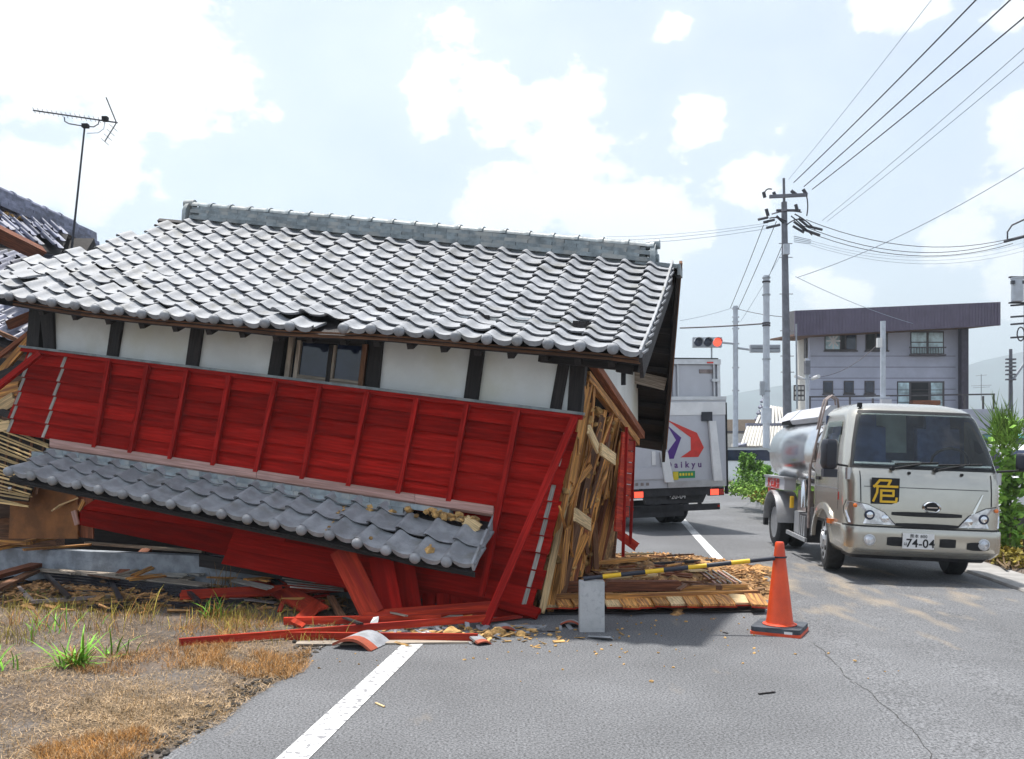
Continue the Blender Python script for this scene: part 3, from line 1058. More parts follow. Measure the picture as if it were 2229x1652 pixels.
# --- red siding
TLp, TRp = Wp(65, 760, PW), Wp(1265, 905, PW)
dL = Wp(15, 942, PW) - TLp
dR = Wp(1165, 1340, PW) - TRp
dLu, dRu = dL.normalized(), dR.normalized()
TMAX_R = dR.length
def wall(s, t, out=0.0):
    return lerp(TLp, TRp, s) + lerp(dLu, dRu, s) * t + NOUT * out
def s_of(x):
    y = 760 + (x - 65) * 145 / 1200
    p = Wp(x, y, PW)
    return (p - TLp).dot(TRp - TLp) / (TRp - TLp).length_squared
RH = 0.15
siding = slab('siding_backing', [wall(0.01, .05), wall(.985, .05), wall(.985, 1.62), wall(0.01, 0.84)], -NOUT, 0.05, 'dark_wood', house)
batten_x = [(238, 205), (322, 283), (408, 370), (500, 463), (600, 556), (697, 657), (800, 758), (908, 866), (1017, 976)]
YFW = lambda x: 958 + (x - 110) * 147 / 965
def s_batten(k, t):
    '''where batten k crosses the row at distance t below the rail'''
    xt, xb = batten_x[k]
    a, c = Wp(xt, 760 + (xt - 65) * 145 / 1200, PW), Wp(xb, YFW(xb), PW)
    lo_, hi_ = 0.0, 1.0
    for _ in range(30):
        m_ = (lo_ + hi_) / 2
        p = wall(m_, t)
        f_ = (p.z - a.z) / (c.z - a.z)
        q = lerp(a, c, f_)
        if (p - q).dot(UDIR) < 0: lo_ = m_
        else: hi_ = m_
    return lo_
for r in range(12):
    t0, t1 = r * RH + 0.004, (r + 1) * RH
    sb = rnd.sample(range(len(batten_x)), 2)
    sr = [(s_batten(k, t0), s_batten(k, t1)) for k in sb]
    s_start = 0.0 + 0.012 * rnd.uniform(0, 1) if r < 6 else 0.5
    s_end = 1.0 + rnd.uniform(-0.003, 0.004)
    cuts = sorted([(s_start, s_start)] + [s for s in sr if s[0] > s_start + .05] + [(s_end, s_end)])
    bulge = 0.0 if r < 9 else (r - 8) * 0.035
    for k in range(len(cuts) - 1):
        (a, a1), (c, c1) = cuts[k], cuts[k + 1]
        a, a1, c, c1 = a + .0006, a1 + .0006, c - .0006, c1 - .0006
        jj = rnd.uniform(-0.002, 0.002)
        j2 = rnd.uniform(-0.002, 0.002)
        # lapped: lower edge stands proud of the board below
        q0 = [wall(a, t0 - 0.012, 0.012 + bulge * .7), wall(c, t0 - 0.012, 0.012 + bulge * .7), wall(c1, t1 + jj + .006, 0.038 + bulge), wall(a1, t1 + j2 + .006, 0.038 + bulge)]
        nn = (q0[1] - q0[0]).cross(q0[2] - q0[0]).normalized()
        if nn.dot(NOUT) < 0: nn = -nn
        slab('siding_board', q0, nn, 0.012, 'red', siding)
# bare strips where battens are missing: left pair, right edge
for (s_a, rows, dx) in ((s_of(75), range(0, 6), 0.0), (s_of(151), range(0, 6), 0.0), (s_of(1243), range(1, 12), -0.0)):
    for r in rows:
        if s_a > 0.9 and r in (0, 3): continue
        t0, t1 = r * RH + 0.01, (r + 1) * RH - 0.004
        bulge = 0.0 if r < 9 else (r - 8) * 0.035
        hw = 0.0032
        q = [wall(s_a - hw, t0, 0.0305 + bulge * .8), wall(s_a + hw, t0, 0.0305 + bulge * .8), wall(s_a + hw, t1, 0.0515 + bulge), wall(s_a - hw, t1, 0.0515 + bulge)]
        slab('bare_strip', q, NOUT, 0.002, 'bare_wood', siding)
# top rail with pale drip edge
slab('top_rail', [wall(-0.008, -0.005, 0.01), wall(1.004, -0.005, 0.01), wall(1.004, 0.035, 0.01), wall(-0.008, 0.035, 0.01)], NOUT, 0.06, 'red_batten', house)
slab('drip_strip', [wall(-0.012, -0.03, 0.0), wall(1.005, -0.03, 0.0), wall(1.005, -0.006, 0.0), wall(-0.012, -0.006, 0.0)], NOUT, 0.08, 'tile_ridge', house)
# battens
YF = lambda x: 958 + (x - 110) * 147 / 965
for (xt, xb) in batten_x:
    a = Wp(xt, 760 + (xt - 65) * 145 / 1200 + 4, PW - 0.075)
    c = Wp(xb, YF(xb) + 6, PW - 0.08)
    board('batten', a, c, 0.045, 0.04, 'red_batten', house, up=NOUT)
board('batten', Wp(1128, 893, PW - 0.062), Wp(1048, 1297, PW - 0.2), 0.052, 0.045, 'red_batten', house, up=NOUT)
board('loose_batten', Wp(1252, 908, PW - 0.075), G(1056, 1362, 0.01) + V((0, 0, 0.0)), 0.06, 0.045, 'red_batten', house, up=NOUT)
# batten sprung away at the far left
board('loose_batten', Wp(88, 768, PW - 0.12), Wp(-30, 862, PW - 0.35), 0.06, 0.045, 'red_batten', house, up=NOUT)

# --- lower pent roof
PL = 6.60
le_px = [(15, 1032), (180, 1065), (470, 1122), (720, 1172), (920, 1222), (1032, 1240)]
lt_px = [(110, 985), (1075, 1130)]
le_c = [uz(x, y, PL) for x, y in le_px]
lt_c = [uz(x, y, PW - 0.06) for x, y in lt_px]
def low_pt(u, t, lift=0.0):
    return HL(u, lerp(PL, PW - 0.06, t), lerp(interp(le_c, u), interp(lt_c, u), t) + lift)
ul0, ul1 = le_c[0][0] + 0.02, le_c[-1][0]
NCL = round((ul1 - ul0) / TW)
TWL = (ul1 - ul0) / NCL
LR = 4
b = MB()
b.grid(lambda a, c: low_pt(lerp(ul0, ul1 - 0.02, c), a, -0.03), 4, 18)
b.grid(lambda a, c: low_pt(lerp(ul0, ul1 - 0.02, c), a, -0.055), 4, 18, flip=True)
low = b.build('lower_roof', 'dark_wood', house, orient=axes(UDIR, V((0, 0, 1))))
ll = (low_pt(-4, 1) - low_pt(-4, 0)).length
EXL = 0.235
me_lt = tile_mesh('roof_tile', EXL * 1.12, 'tile', lift=0.036)
me_le = tile_mesh('eave_tile', EXL * 1.12, 'tile', eave=True, lift=0.036)
nrow = 3
for j in range(nrow):
    t = j * EXL / ll
    for k in range(NCL):
        u = ul0 + k * TWL
        if j == nrow - 1 and k >= NCL - 3:
            continue
        jit = 0.7 if k < NCL - 5 else 1.8
        place_tile(me_le if j == 0 else me_lt, 'eave_tile' if j == 0 else 'roof_tile', low_pt, u, t, EXL / ll, low, jit, TWL)
# verge thickness at the road-side end
for j in range(nrow):
    t = j * EXL / ll
    o = low_pt(ul1, t); y = (low_pt(ul1, min(1, t + .3)) - o).normalized(); z = UDIR.cross(y).normalized()
    A = Matrix((y.cross(z), y, z)).transposed().to_4x4()
    link('verge_tile', me_verge, Matrix.Translation(o + z * 0.012) @ A @ Matrix.Rotation(R(3), 4, 'X'), low)
# two courses of flat tiles and the pale flashing board against the wall
def fl_pt(x, dy, P):
    return Wp(x, YF(x) + dy, P)
for lay, (dy0, dy1, out, m) in enumerate(((18, 30, 0.16, 'tile_ridge'), (30, 43, 0.21, 'tile_ridge'))):
    x = 104 - 6 * lay - lay * 26
    end = 1040 - 100 * lay - 60
    while x < end:
        x2 = x + 34 + x * 0.012
        q = [fl_pt(x, dy1, PW - out), fl_pt(min(x2, end) - 0.8, dy1, PW - out), fl_pt(min(x2, end) - 0.8, dy0, PW - out + .03), fl_pt(x, dy0, PW - out + .03)]
        slab('flat_ridge_tile', q, NOUT, 0.02, m, low, back=0.08)
        x = x2
for (xa, xb) in ((110, 560), (560, 905), (905, 1076)):
    q = [fl_pt(xa, 17, PW - 0.13), fl_pt(xb - 1, 17, PW - 0.13), fl_pt(xb - 1, -1, PW - 0.07), fl_pt(xa, -1, PW - 0.07)]
    slab('flashing_board', q, (NOUT + V((0, 0, 1))).normalized(), 0.018, 'flash_wood', low, back=0.02)
# clay bedding laid bare at the broken end
def lumps(name, pts, m, parent, kind=None, sub=1):
    b = MB()
    for (p, r) in pts:
        bm = bmesh.new()
        bmesh.ops.create_icosphere(bm, subdivisions=sub, radius=1)
        sx, sy, sz = r * rnd.uniform(.8, 1.3), r * rnd.uniform(.7, 1.2), r * rnd.uniform(.5, .9)
        rot = Matrix.Rotation(rnd.uniform(0, 6.28), 3, 'Z') @ Matrix.Rotation(rnd.uniform(-.5, .5), 3, 'X')
        i = len(b.v)
        for v in bm.verts:
            d = 1 + rnd.uniform(-.28, .22)
            b.v.append(p + rot @ V((v.co.x * sx * d, v.co.y * sy * d, v.co.z * sz * d)))
        for f in bm.faces:
            b.f.append([i + v.index for v in f.verts])
        bm.free()
    o = b.build(name, m, parent)
    if kind: o['kind'] = kind
    return o
pts = []
for k in range(46):
    x = rnd.uniform(925, 1040) if k < 34 else rnd.uniform(790, 930)
    pts.append((fl_pt(x, rnd.uniform(24, 40) + (4 if x < 930 else 0), PW - rnd.uniform(0.12, 0.26)) + V((0, 0, 0.0)), rnd.uniform(0.015, 0.045)))
lumps('clay_bedding', pts, 'mud_chunk', low, 'stuff')
pts = [(low_pt(ul1 - 5.2 * TW + rnd.uniform(-.03, .03), rnd.uniform(.05, .9), 0.03), rnd.uniform(0.006, 0.016)) for k in range(16)]
pts += [(low_pt(ul1 - 3.6 * TW + rnd.uniform(-.03, .03), .1, 0.04), 0.03), (low_pt(ul1 - 1.6 * TW, .12, 0.035), 0.05), (low_pt(ul1 - 1.7 * TW, .2, 0.035), 0.035)]
lumps('clay_crumbs', pts, 'mud_chunk', low, 'stuff')
board('snapped_lath', fl_pt(940, 30, PW - .2), fl_pt(1012, 36, PW - .2), 0.05, 0.02, 'pale_wood', low, up=NOUT)
board('snapped_lath', fl_pt(1014, 36, PW - .25), fl_pt(1040, 50, PW - .25), 0.09, 0.03, 'pale_wood', low, up=NOUT, jag=0.02)
# rafters and dark underside of the pent roof
for k in range(9):
    u = lerp(ul0 + .2, ul1 - .2, k / 8)
    board('lower_rafter', low_pt(u, 0.12, -0.09), low_pt(u, 1.0, -0.09), 0.05, 0.06, 'dark_wood', low)
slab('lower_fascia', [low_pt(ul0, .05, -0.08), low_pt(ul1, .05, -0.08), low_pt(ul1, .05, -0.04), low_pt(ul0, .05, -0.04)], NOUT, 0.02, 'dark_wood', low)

# --- lower wall below the pent roof: two wide red planks, brown panel, dark hollow behind
PB = PW + 0.22
slab('lower_plank', [Wp(178, 1142, PB), Wp(748, 1262, PB), Wp(738, 1195, PB), Wp(178, 1108, PB)], NOUT, 0.03, 'red', house)
slab('lower_plank', [Wp(180, 1107, PB + .01), Wp(705, 1190, PB + .01), Wp(690, 1140, PB + .01), Wp(235, 1072, PB + .01)], NOUT, 0.03, 'red', house)
slab('sill_beam', [Wp(440, 1232, PB + .03), Wp(765, 1282, PB + .03), Wp(765, 1262, PB + .03), Wp(440, 1205, PB + .03)], NOUT, 0.05, 'dark_wood', house)
slab('brown_panel', [Wp(22, 1172, PB + .12), Wp(172, 1172, PB + .05), Wp(172, 1078, PB + .05), Wp(28, 1040, PB + .12)], NOUT, 0.02, 'plywood', house)
slab('torn_panel', [Wp(140, 1165, PB + .1), Wp(205, 1172, PB + .08), Wp(205, 1085, PB + .08), Wp(135, 1070, PB + .1)], NOUT, 0.015, 'rust_wood', house)
for k in range(5):
    board('torn_lath', Wp(112 + k * 4, 1112 - k * 3, PB - .02), Wp(150 + k * 5, 1092 - k * 2, PB + .03), 0.014, 0.008, 'pale_wood', house, up=NOUT)
board('torn_stub', Wp(168, 1142, PB - .03), Wp(160, 1112, PB - .03), 0.05, 0.02, 'flash_wood', house, up=NOUT)
board('torn_stub', Wp(172, 1110, PB - .03), Wp(182, 1090, PB - .03), 0.05, 0.02, 'gold_wood', house, up=NOUT)
# inner dark partition so the shell is closed
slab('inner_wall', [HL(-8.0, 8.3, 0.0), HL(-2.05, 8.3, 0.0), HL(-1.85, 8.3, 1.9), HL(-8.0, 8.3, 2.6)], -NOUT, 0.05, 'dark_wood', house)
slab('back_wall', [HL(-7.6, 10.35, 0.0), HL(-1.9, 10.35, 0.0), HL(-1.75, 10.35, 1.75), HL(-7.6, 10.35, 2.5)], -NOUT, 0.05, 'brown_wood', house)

# --- gable end: white plaster above a raking rail, stripped framing below
UG = -1.62
gz = lambda P: (interp(ridge_c, UG) - 0.1) - abs(P - PR) * (0.52 if P < PR else 0.86)
ga = [Up(1287, 806, UG), Up(1383, 940, UG)]
pn = lambda p: p.x * ST + p.y * CT
P0, P1 = pn(ga[0]), pn(ga[1])
q = [HL(UG, P0 - .1, ga[0].z + .03), HL(UG, P1, ga[1].z), HL(UG, P1, gz(P1)), HL(UG, PR, gz(PR)), HL(UG, P0 - .1, gz(P0 - .1))]
b = MB().prism(q, UDIR * 0.03); b.build('gable_plaster', 'plaster', house, orient=axes(V((ST, CT, 0)), UDIR))
board('gable_rail', HL(UG + .06, P0 - .25, ga[0].z + .05), HL(UG + .06, P1 + .1, ga[1].z - .04), 0.075, 0.07, 'rust_wood', house, up=UDIR)
board('gable_rail_inner', HL(UG + .02, P0 - .3, ga[0].z - .07), HL(UG + .02, P1, ga[1].z - .12), 0.08, 0.06, 'gold_wood', house, up=UDIR)
# clay wall still hanging between the studs, deep inside dark
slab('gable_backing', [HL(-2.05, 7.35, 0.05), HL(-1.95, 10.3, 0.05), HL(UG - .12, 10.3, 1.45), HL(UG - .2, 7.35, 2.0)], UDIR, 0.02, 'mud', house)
def gp(f, h, o=0.0):
    """f along the gable 0 front .. 1 rear, h height fraction"""
    P = lerp(7.28, 10.2, f)
    top = lerp(1.98, ga[1].z - .05, f)
    u = lerp(-2.0, UG - .04, h) + o
    return HL(u, P, lerp(0.02, top, h))
stud = [(0.0, 'gold_wood', .07), (0.03, 'pale_wood', .03), (0.08, 'gold_wood', .12), (0.15, 'gold_wood', .06), (0.22, 'brown_wood', .09), (0.30, 'gold_wood', .12), (0.38, 'rust_wood', .05), (0.47, 'gold_wood', .09), (0.6, 'rust_wood', .07), (0.72, 'gold_wood', .12), (0.86, 'rust_wood', .08)]
for (f, m, w) in stud:
    ln = rnd.uniform(-.07, .07)
    board('stud', gp(f - 0.03 + ln, rnd.uniform(0, .05), .04 + rnd.uniform(0, .05)), gp(f + 0.04 - ln * .5, rnd.uniform(.8, 1.0), .03 + rnd.uniform(0, .04)), w, 0.05, m, house, up=UDIR + V((rnd.gauss(0, .3), rnd.gauss(0, .3), 0)), jag=0.06)
for k in range(26):
    f = rnd.uniform(-0.02, 0.62)
    h0 = rnd.uniform(0, 0.7)
    h1 = min(1, h0 + rnd.uniform(.1, .5))
    tl = rnd.gauss(0, .06)
    board('gable_lath', gp(f - tl, h0, .06 + rnd.uniform(0, .12)), gp(f + tl + rnd.gauss(0, .03), h1, .06 + rnd.uniform(0, .1)), rnd.uniform(.012, .10), 0.014, rnd.choice(['gold_wood', 'gold_wood', 'pale_wood', 'brown_wood', 'gold_wood']), house, up=UDIR + V((rnd.gauss(0, .4), rnd.gauss(0, .4), rnd.gauss(0, .2))), jag=0.06)
pts_g = [(gp(rnd.uniform(0, .6), rnd.uniform(.05, .95), rnd.uniform(.03, .08)), rnd.uniform(.015, .06)) for k in range(110)]
lumps('clinging_clay', pts_g, 'mud_chunk', house, 'stuff')
for (x0, y0, x1, y1, u, w) in ((1282, 935, 1300, 975, -1.5, .09), (1308, 978, 1338, 1000, -1.5, .11), (1252, 1120, 1284, 1142, -1.62, .11)):
    board('snapped_board', Up(x0, y0, u), Up(x1, y1, u), w, 0.02, 'pale_wood', house, up=UDIR, jag=0.02)
# red boards still hanging at the rear corner, with their corner posts
for k in range(9):
    y = 940 + k * 24
    xl = 1352 - k * 1.9
    a, c = Up(xl, y, UG + .03), Up(xl + 13, y + 3, UG + .03)
    d, e = Up(xl + 12.4, y + 26, UG + .03), Up(xl - 1.5, y + 24, UG + .03)
    slab('siding_end', [e, d, c, a], UDIR, 0.02, 'red_pale_sunlit', house)
    if k < 8:
        a, c = Up(xl + 14, y - 6, UG + .01), Up(xl + 27, y - 4, UG + .01)
        d, e = Up(xl + 26.4, y + 18, UG + .01), Up(xl + 13, y + 16, UG + .01)
        slab('siding_end', [e, d, c, a], UDIR, 0.02, 'red_pale_sunlit', house)
board('corner_post', Up(1364, 930, UG + .06), Up(1356, 1212, UG + .06), 0.032, 0.03, 'red_batten', house, up=UDIR)
board('corner_post', Up(1381, 945, UG + .03), Up(1372, 1185, UG + .03), 0.032, 0.03, 'red_batten', house, up=UDIR)
# ================================================================== tank lorry
yawT = R(-4)                                    # local +y points away from the camera, along the road
rollT = R(2.2)
T0 = V((4.53, 10.5, road_z(3.3)))
Trot = Matrix.Rotation(yawT, 3, 'Z') @ Matrix.Rotation(rollT, 3, 'Y')
tank_truck = thing('tank_truck', 'champagne tank lorry with yellow-on-black warning plate facing down the road', 'truck', T0, Trot)
TF = WM[tank_truck.name]


def tb(b, name, m, parent=None, smooth=None):
    return b.build(name, m, parent or tank_truck, frame=TF, smooth=smooth)


CABF = [(.28, -.90), (.36, -.985), (.46, -1.0), (.57, -1.0), (.60, -.985), (.80, -.975), (1.0, -.955), (1.14, -.93), (1.21, -.90), (1.5, -.775), (1.80, -.635), (1.88, -.575), (1.94, -.48), (1.985, -.3), (2.0, -.1)]
CABW = [(.28, .77), (.36, .815), (.57, .825), (.62, .82), (1.2, .83), (1.5, .785), (1.8, .715), (1.88, .685), (1.94, .62), (1.985, .5), (2.0, .3)]
CABR = [(.28, .12), (.6, .17), (1.2, .17), (1.8, .22), (2.0, .28)]


def cab(z, s, out=0.0, yb=0.42):
    """surface of the cab: s in [-1,1] runs left side - front - right side (|s|<.5 front)"""
    w, yf, r = interp(CABW, z), interp(CABF, z), interp(CABR, z)
    sg = -1 if s < 0 else 1
    a = abs(s)
    fx = w - r
    if a < 0.4:
        x, y, nx, ny = fx * a / 0.4, yf, 0, -1
        bowf = 0.045 * (x / w) ** 2
        y += bowf
    elif a < 0.6:
        t = (a - 0.4) / 0.2 * math.pi / 2
        b0 = 0.045 * (fx / w) ** 2
        x, y = fx + r * math.sin(t), yf + b0 + r - r * math.cos(t)
        nx, ny = math.sin(t), -math.cos(t)
    else:
        b0 = 0.045 * (fx / w) ** 2
        x, y, nx, ny = w, lerp(yf + b0 + r, yb, (a - 0.6) / 0.4), 1, 0
    return V((sg * (x + nx * out), y + ny * out, z))


def patch(z0, z1, s0, s1, out, nz=4, ns=10, zfn=None):
    b = MB()
    def fn(a, c):
        s = lerp(s0, s1, c)
        if zfn:
            za, zb = zfn(s)
            return cab(lerp(za, zb, a), s, out)
        return cab(lerp(z0, z1, a), s, out)
    b.grid(fn, nz, ns, flip=True)
    return b


def spatch(sg, z0, z1, y0, y1, out, nz=5, ny=4, yfn=None):
    """patch on the straight flank of the cab between y0 and y1"""
    b = MB()
    def fn(a, c):
        z = lerp(z0, z1, a)
        ya, yb_ = (y0, y1) if yfn is None else yfn(z)
        w = interp(CABW, z)
        return V((sg * (w + out), lerp(ya, yb_, c), z))
    b.grid(fn, nz, ny, flip=(sg > 0))
    return b


def s_x(z, x):
    """s for a given x on the front"""
    w, r = interp(CABW, z), interp(CABR, z)
    fx = w - r
    sg = -1 if x < 0 else 1
    x = abs(x)
    if x <= fx:
        return sg * 0.4 * x / fx
    t = math.asin(min(1, (x - fx) / r))
    return sg * (0.4 + 0.2 * t / (math.pi / 2))


# cab shell
b = MB()
zs = [.60, .64, .7, .8, .9, 1.0, 1.07, 1.14, 1.18, 1.21, 1.3, 1.4, 1.5, 1.6, 1.7, 1.8, 1.84, 1.88, 1.91, 1.94, 1.965, 1.985, 1.995, 2.0]
NS = 56
b.grid(lambda a, c: cab(zs[round(a * (len(zs) - 1))], lerp(-1, 1, c)), len(zs) - 1, NS, flip=True)
def hole(f):
    c = sum((b.v[i] for i in f), V()) / len(f)
    if not 1.22 < c.z < 1.87: return False
    w_ = interp(CABW, c.z)
    if abs(c.x) > w_ - .02 and c.y > -.5: return 1.3 < c.z < 1.75 and lerp(-.48, -.31, (c.z - 1.25) / .52) < c.y < .2
    return c.y < -.2 and abs(c.x) < w_ - .06 and 1.265 < c.z < 1.86
b.f = [f for f in b.f if not hole(f)]
top = [cab(2.0, lerp(-1, 1, k / NS)) for k in range(NS + 1)]
b.poly(top)
bk = []
b.poly([cab(z, -1) for z in zs] + [cab(z, 1) for z in zs[::-1]])
body = tb(b, 'cab', 'champagne', smooth=35)
# bumper
b = MB()
zb = [.28, .31, .36, .41, .46, .52, .57, .592, .60]
b.grid(lambda a, c: cab(zb[round(a * 8)], lerp(-.78, .78, c), 0.018 if 0.05 < a < .98 else 0.0), 8, 40, flip=True)
b.poly([cab(.60, lerp(-.78, .78, k / 20), .0) for k in range(21)])
b.poly([cab(.28, lerp(-.78, .78, k / 20), .0) for k in range(21)][::-1])
bumper = tb(b, 'bumper', 'champagne', smooth=40)
tb(patch(.596, .612, -.6, .6, 0.012, 1, 30), 'bumper_gap', 'black')
# windscreen with black surround
# black surround as four strips, so that the glass stays clear
for zz0, zz1, q0, q1 in ((1.235, 1.28, -.505, .505), (1.85, 1.89, -.505, .505), (1.235, 1.89, -.505, -.475), (1.235, 1.89, .475, .505)):
    tb(patch(zz0, zz1, q0, q1, .004, 8, 30), 'windscreen_seal', 'black', smooth=60)
ws = tb(patch(1.265, 1.86, -.487, .487, .008, 12, 34), 'windscreen', 'glass_cab', smooth=60)
for sg in (-1, 1):
    b = MB()
    b.grid(lambda a, c: V((sg * (interp(CABW, lerp(1.22, 1.8, a)) + .004), lerp(lerp(-.52, -.34, a), .27, c), lerp(1.22, 1.8, a))), 8, 4, flip=(sg > 0))
    if sg > 0: tb(b, 'side_window_seal', 'black')
    b = MB()
    b.grid(lambda a, c: V((sg * (interp(CABW, lerp(1.25, 1.77, a)) + .008), lerp(lerp(-.48, -.31, a), .24, c), lerp(1.25, 1.77, a))), 8, 4, flip=(sg > 0))
    tb(b, 'side_window', 'glass_cab')
    # door seam, handle, crease
    for (y0, y1, z0, z1) in ((-.56, -.552, .75, 1.22), (.34, .348, .75, 1.85)):
        tb(spatch(sg, z0, z1, y0, y1, .002, 6, 1), 'door_seam', 'black')
    tb(spatch(sg, .98, .99, -.55, .36, .002, 1, 4), 'door_crease', 'alu')
    b = MB().box((sg * .835, .22, 1.08), (.03, .14, .04)); tb(b, 'door_handle', 'black')
    # front wheel arch flare and lower body
    b = MB()
    ring = []
    for k in range(13):
        t = math.pi * k / 12
        ring.append((math.cos(t), math.sin(t)))
    for (c_, s_) in ring:
        for rr, xo in ((.395, .80), (.395, .845), (.475, .835), (.475, .80)):
            b.v.append(V((sg * xo, c_ * rr, .36 + s_ * rr * .92)))
    for k in range(12):
        for j in range(4):
            a0, a1 = 4 * k + j, 4 * k + (j + 1) % 4
            b.f.append([a0, a1, a1 + 4, a0 + 4])
    tb(b, 'wheel_arch', 'champagne', smooth=40)
    b = MB().box((sg * .70, .0, .62), (.2, .78, .12)); tb(b, 'wheel_well', 'under')
    b = MB().box((sg * .775, .50, .52), (.1, .12, .36)); tb(b, 'cab_step', 'under')
    # amber marker lamp at the arch, side reflector
    b = MB().box((sg * .84, -.36, .60), (.05, .13, .055)); tb(b, 'turn_lamp', 'lamp_amber')
    tb(spatch(sg, .86, .95, -.60, -.57, .004, 1, 1), 'side_reflector', 'lamp_red')
# cab interior
tb(MB().box((0, -.62, 1.21), (1.5, .42, .06)), 'dashboard', 'cab_inside')
tb(MB().box((0, .36, 1.3), (1.46, .03, 1.1)), 'cab_rear_panel', 'cab_inside')
tb(MB().box((-.3, .33, 1.5), (.8, .03, .5)), 'rear_curtain', 'curtain')
tb(MB().box((0, -.1, 1.83), (1.3, .8, .03)), 'headlining', 'curtain')
for x in (-.42, .38):
    b = MB().box((x, .12, 1.28), (.46, .14, .62)); b.box((x, .1, 1.68), (.26, .1, .18)); tb(b, 'seat', 'seat')
tb(MB().tube([V((.38 + .2 * math.cos(k * math.pi / 8), -.42 - .08 * math.sin(k * math.pi / 8), 1.27 + .17 * math.sin(k * math.pi / 8))) for k in range(17)], .016, 8), 'steering_wheel', 'black', smooth=60)
tb(MB().box((-.1, -.5, 1.24), (.3, .1, .05)), 'paper_tray', 'white_paint')
# front panel seams
tb(patch(1.03, 1.037, -.4, .4, .003, 1, 24), 'panel_seam', 'black')
for sg in (-1, 1):
    s = s_x(.95, sg * .69)
    tb(patch(.86, 1.2, s - .004, s + .004, .003, 6, 1), 'panel_seam', 'black')
    # crescent where the front panel meets the lamp
    b = MB()
    pts = [(.60, .99), (.585, .985), (.40, .64), (.44, .62)]
    b.poly([cab(z, s_x(z, sg * x), .009) for x, z in (pts if sg < 0 else pts[::-1])])
    tb(b, 'chrome_slash', 'chrome') if sg > 0 else None
    # headlamps
    hl = [(.33, .625), (.45, .755), (.62, .835), (.80, .865), (.815, .76), (.79, .63)]
    def lamp_pt(x, z, o): return cab(z, s_x(z, sg * x), o)
    def outline(o, sc):
        cx, cz = .60, .725
        ou = []
        for k in range(len(hl)):
            (x0, z0), (x1, z1) = hl[k], hl[(k + 1) % len(hl)]
            for t in (0, .33, .66):
                x, z = lerp(x0, x1, t), lerp(z0, z1, t)
                ou.append(lamp_pt(cx + (x - cx) * sc, cz + (z - cz) * sc, o))
        return ou
    b = MB()
    for o, sc in ((.004, 1.07), (.010, 1.0)):
        ou = outline(o, sc); cpt = lamp_pt(.60, .725, o)
        n = len(ou)
        if sc > 1:
            bb = MB()
        else:
            bb = MB()
        i = 0
        bb.v = ou + [cpt]
        bb.f = [[k, (k + 1) % n, n] if sg < 0 else [(k + 1) % n, k, n] for k in range(n)]
        if sc > 1:
            hd = tb(bb, 'headlamp', 'black')
        else:
            tb(bb, 'lens', 'lamp_clear', hd)
    for (x, z, r, m) in ((.60, .725, .055, 'glass_dark'), (.60, .725, .035, 'chrome'), (.44, .69, .04, 'chrome'), (.74, .82, .022, 'lamp_amber')):
        c = lamp_pt(x, z, .012 + (.003 if m == 'chrome' else 0) + (.003 if r == .035 else 0))
        bb = MB().lathe([(r, -.004), (r, .004), (r * .7, .01), (0, .012)], Matrix.Translation(c) @ Matrix.Rotation(R(90), 4, 'X'), 14)
        tb(bb, 'bulb', m, hd, smooth=40)
    # fog lamps
    z = .455
    c = cab(z, s_x(z, sg * .60), .02)
    bb = MB().lathe([(.062, -.01), (.062, .006), (.05, .01), (.05, .004), (0, .006)], Matrix.Translation(c) @ Matrix.Rotation(R(90), 4, 'X'), 18)
    fg = tb(bb, 'fog_lamp', 'alu', smooth=40)
    bb = MB().lathe([(.046, .006), (.03, .016), (0, .02)], Matrix.Translation(c) @ Matrix.Rotation(R(90), 4, 'X'), 16)
    tb(bb, 'fog_lens', 'lamp_clear', fg, smooth=50)
# grille slots
def slot(name, z0, z1, x0, x1, tapered, out=.006):
    b = MB()
    def fn(a, c):
        x = lerp(x0, x1, c)
        e = 1 - tapered * abs(2 * c - 1) ** 3
        zm = (z0 + z1) / 2
        z = zm + (lerp(z0, z1, a) - zm) * e
        return cab(z, s_x(z, x), out)
    b.grid(fn, 2, 20, flip=True)
    return tb(b, name, 'black')
slot('grille_slot', .725, .775, -.37, .37, .35)
slot('grille_slot', .61, .655, -.33, .33, .35, .022)
slot('bumper_slot', .405, .50, .13, .30, .1, .024)
slot('bumper_slot', .40, .50, -.42, -.22, .2, .022)
slot('bumper_slot', .385, .475, .42, .66, .3, .024)
b = patch(.785, .81, -.3, .3, .012, 1, 20); tb(b, 'grille_bar', 'champagne')
# emblem ring
c = cab(.83, 0.03, .012)
b = MB()
for k in range(24):
    t0 = 2 * math.pi * k / 24
    for rr, dy in ((1.0, 0), (.86, -.012), (.72, 0)):
        b.v.append(c + V((math.cos(t0) * .098 * rr, dy, math.sin(t0) * .066 * rr)))
for k in range(24):
    for j in range(2):
        a0 = 3 * k + j; a1 = 3 * ((k + 1) % 24) + j
        b.f.append([a0, a1, a1 + 1, a0 + 1])
em = tb(b, 'emblem', 'chrome', smooth=60)
b = MB()
n = 20
b.poly([c + V((math.cos(2 * math.pi * k / n) * .072, -.003, math.sin(2 * math.pi * k / n) * .048)) for k in range(n)])
tb(b, 'emblem_back', 'black', em)
b = MB().box(c + V((0, -.008, 0)), (.11, .008, .012)); tb(b, 'emblem_bar', 'chrome', em)
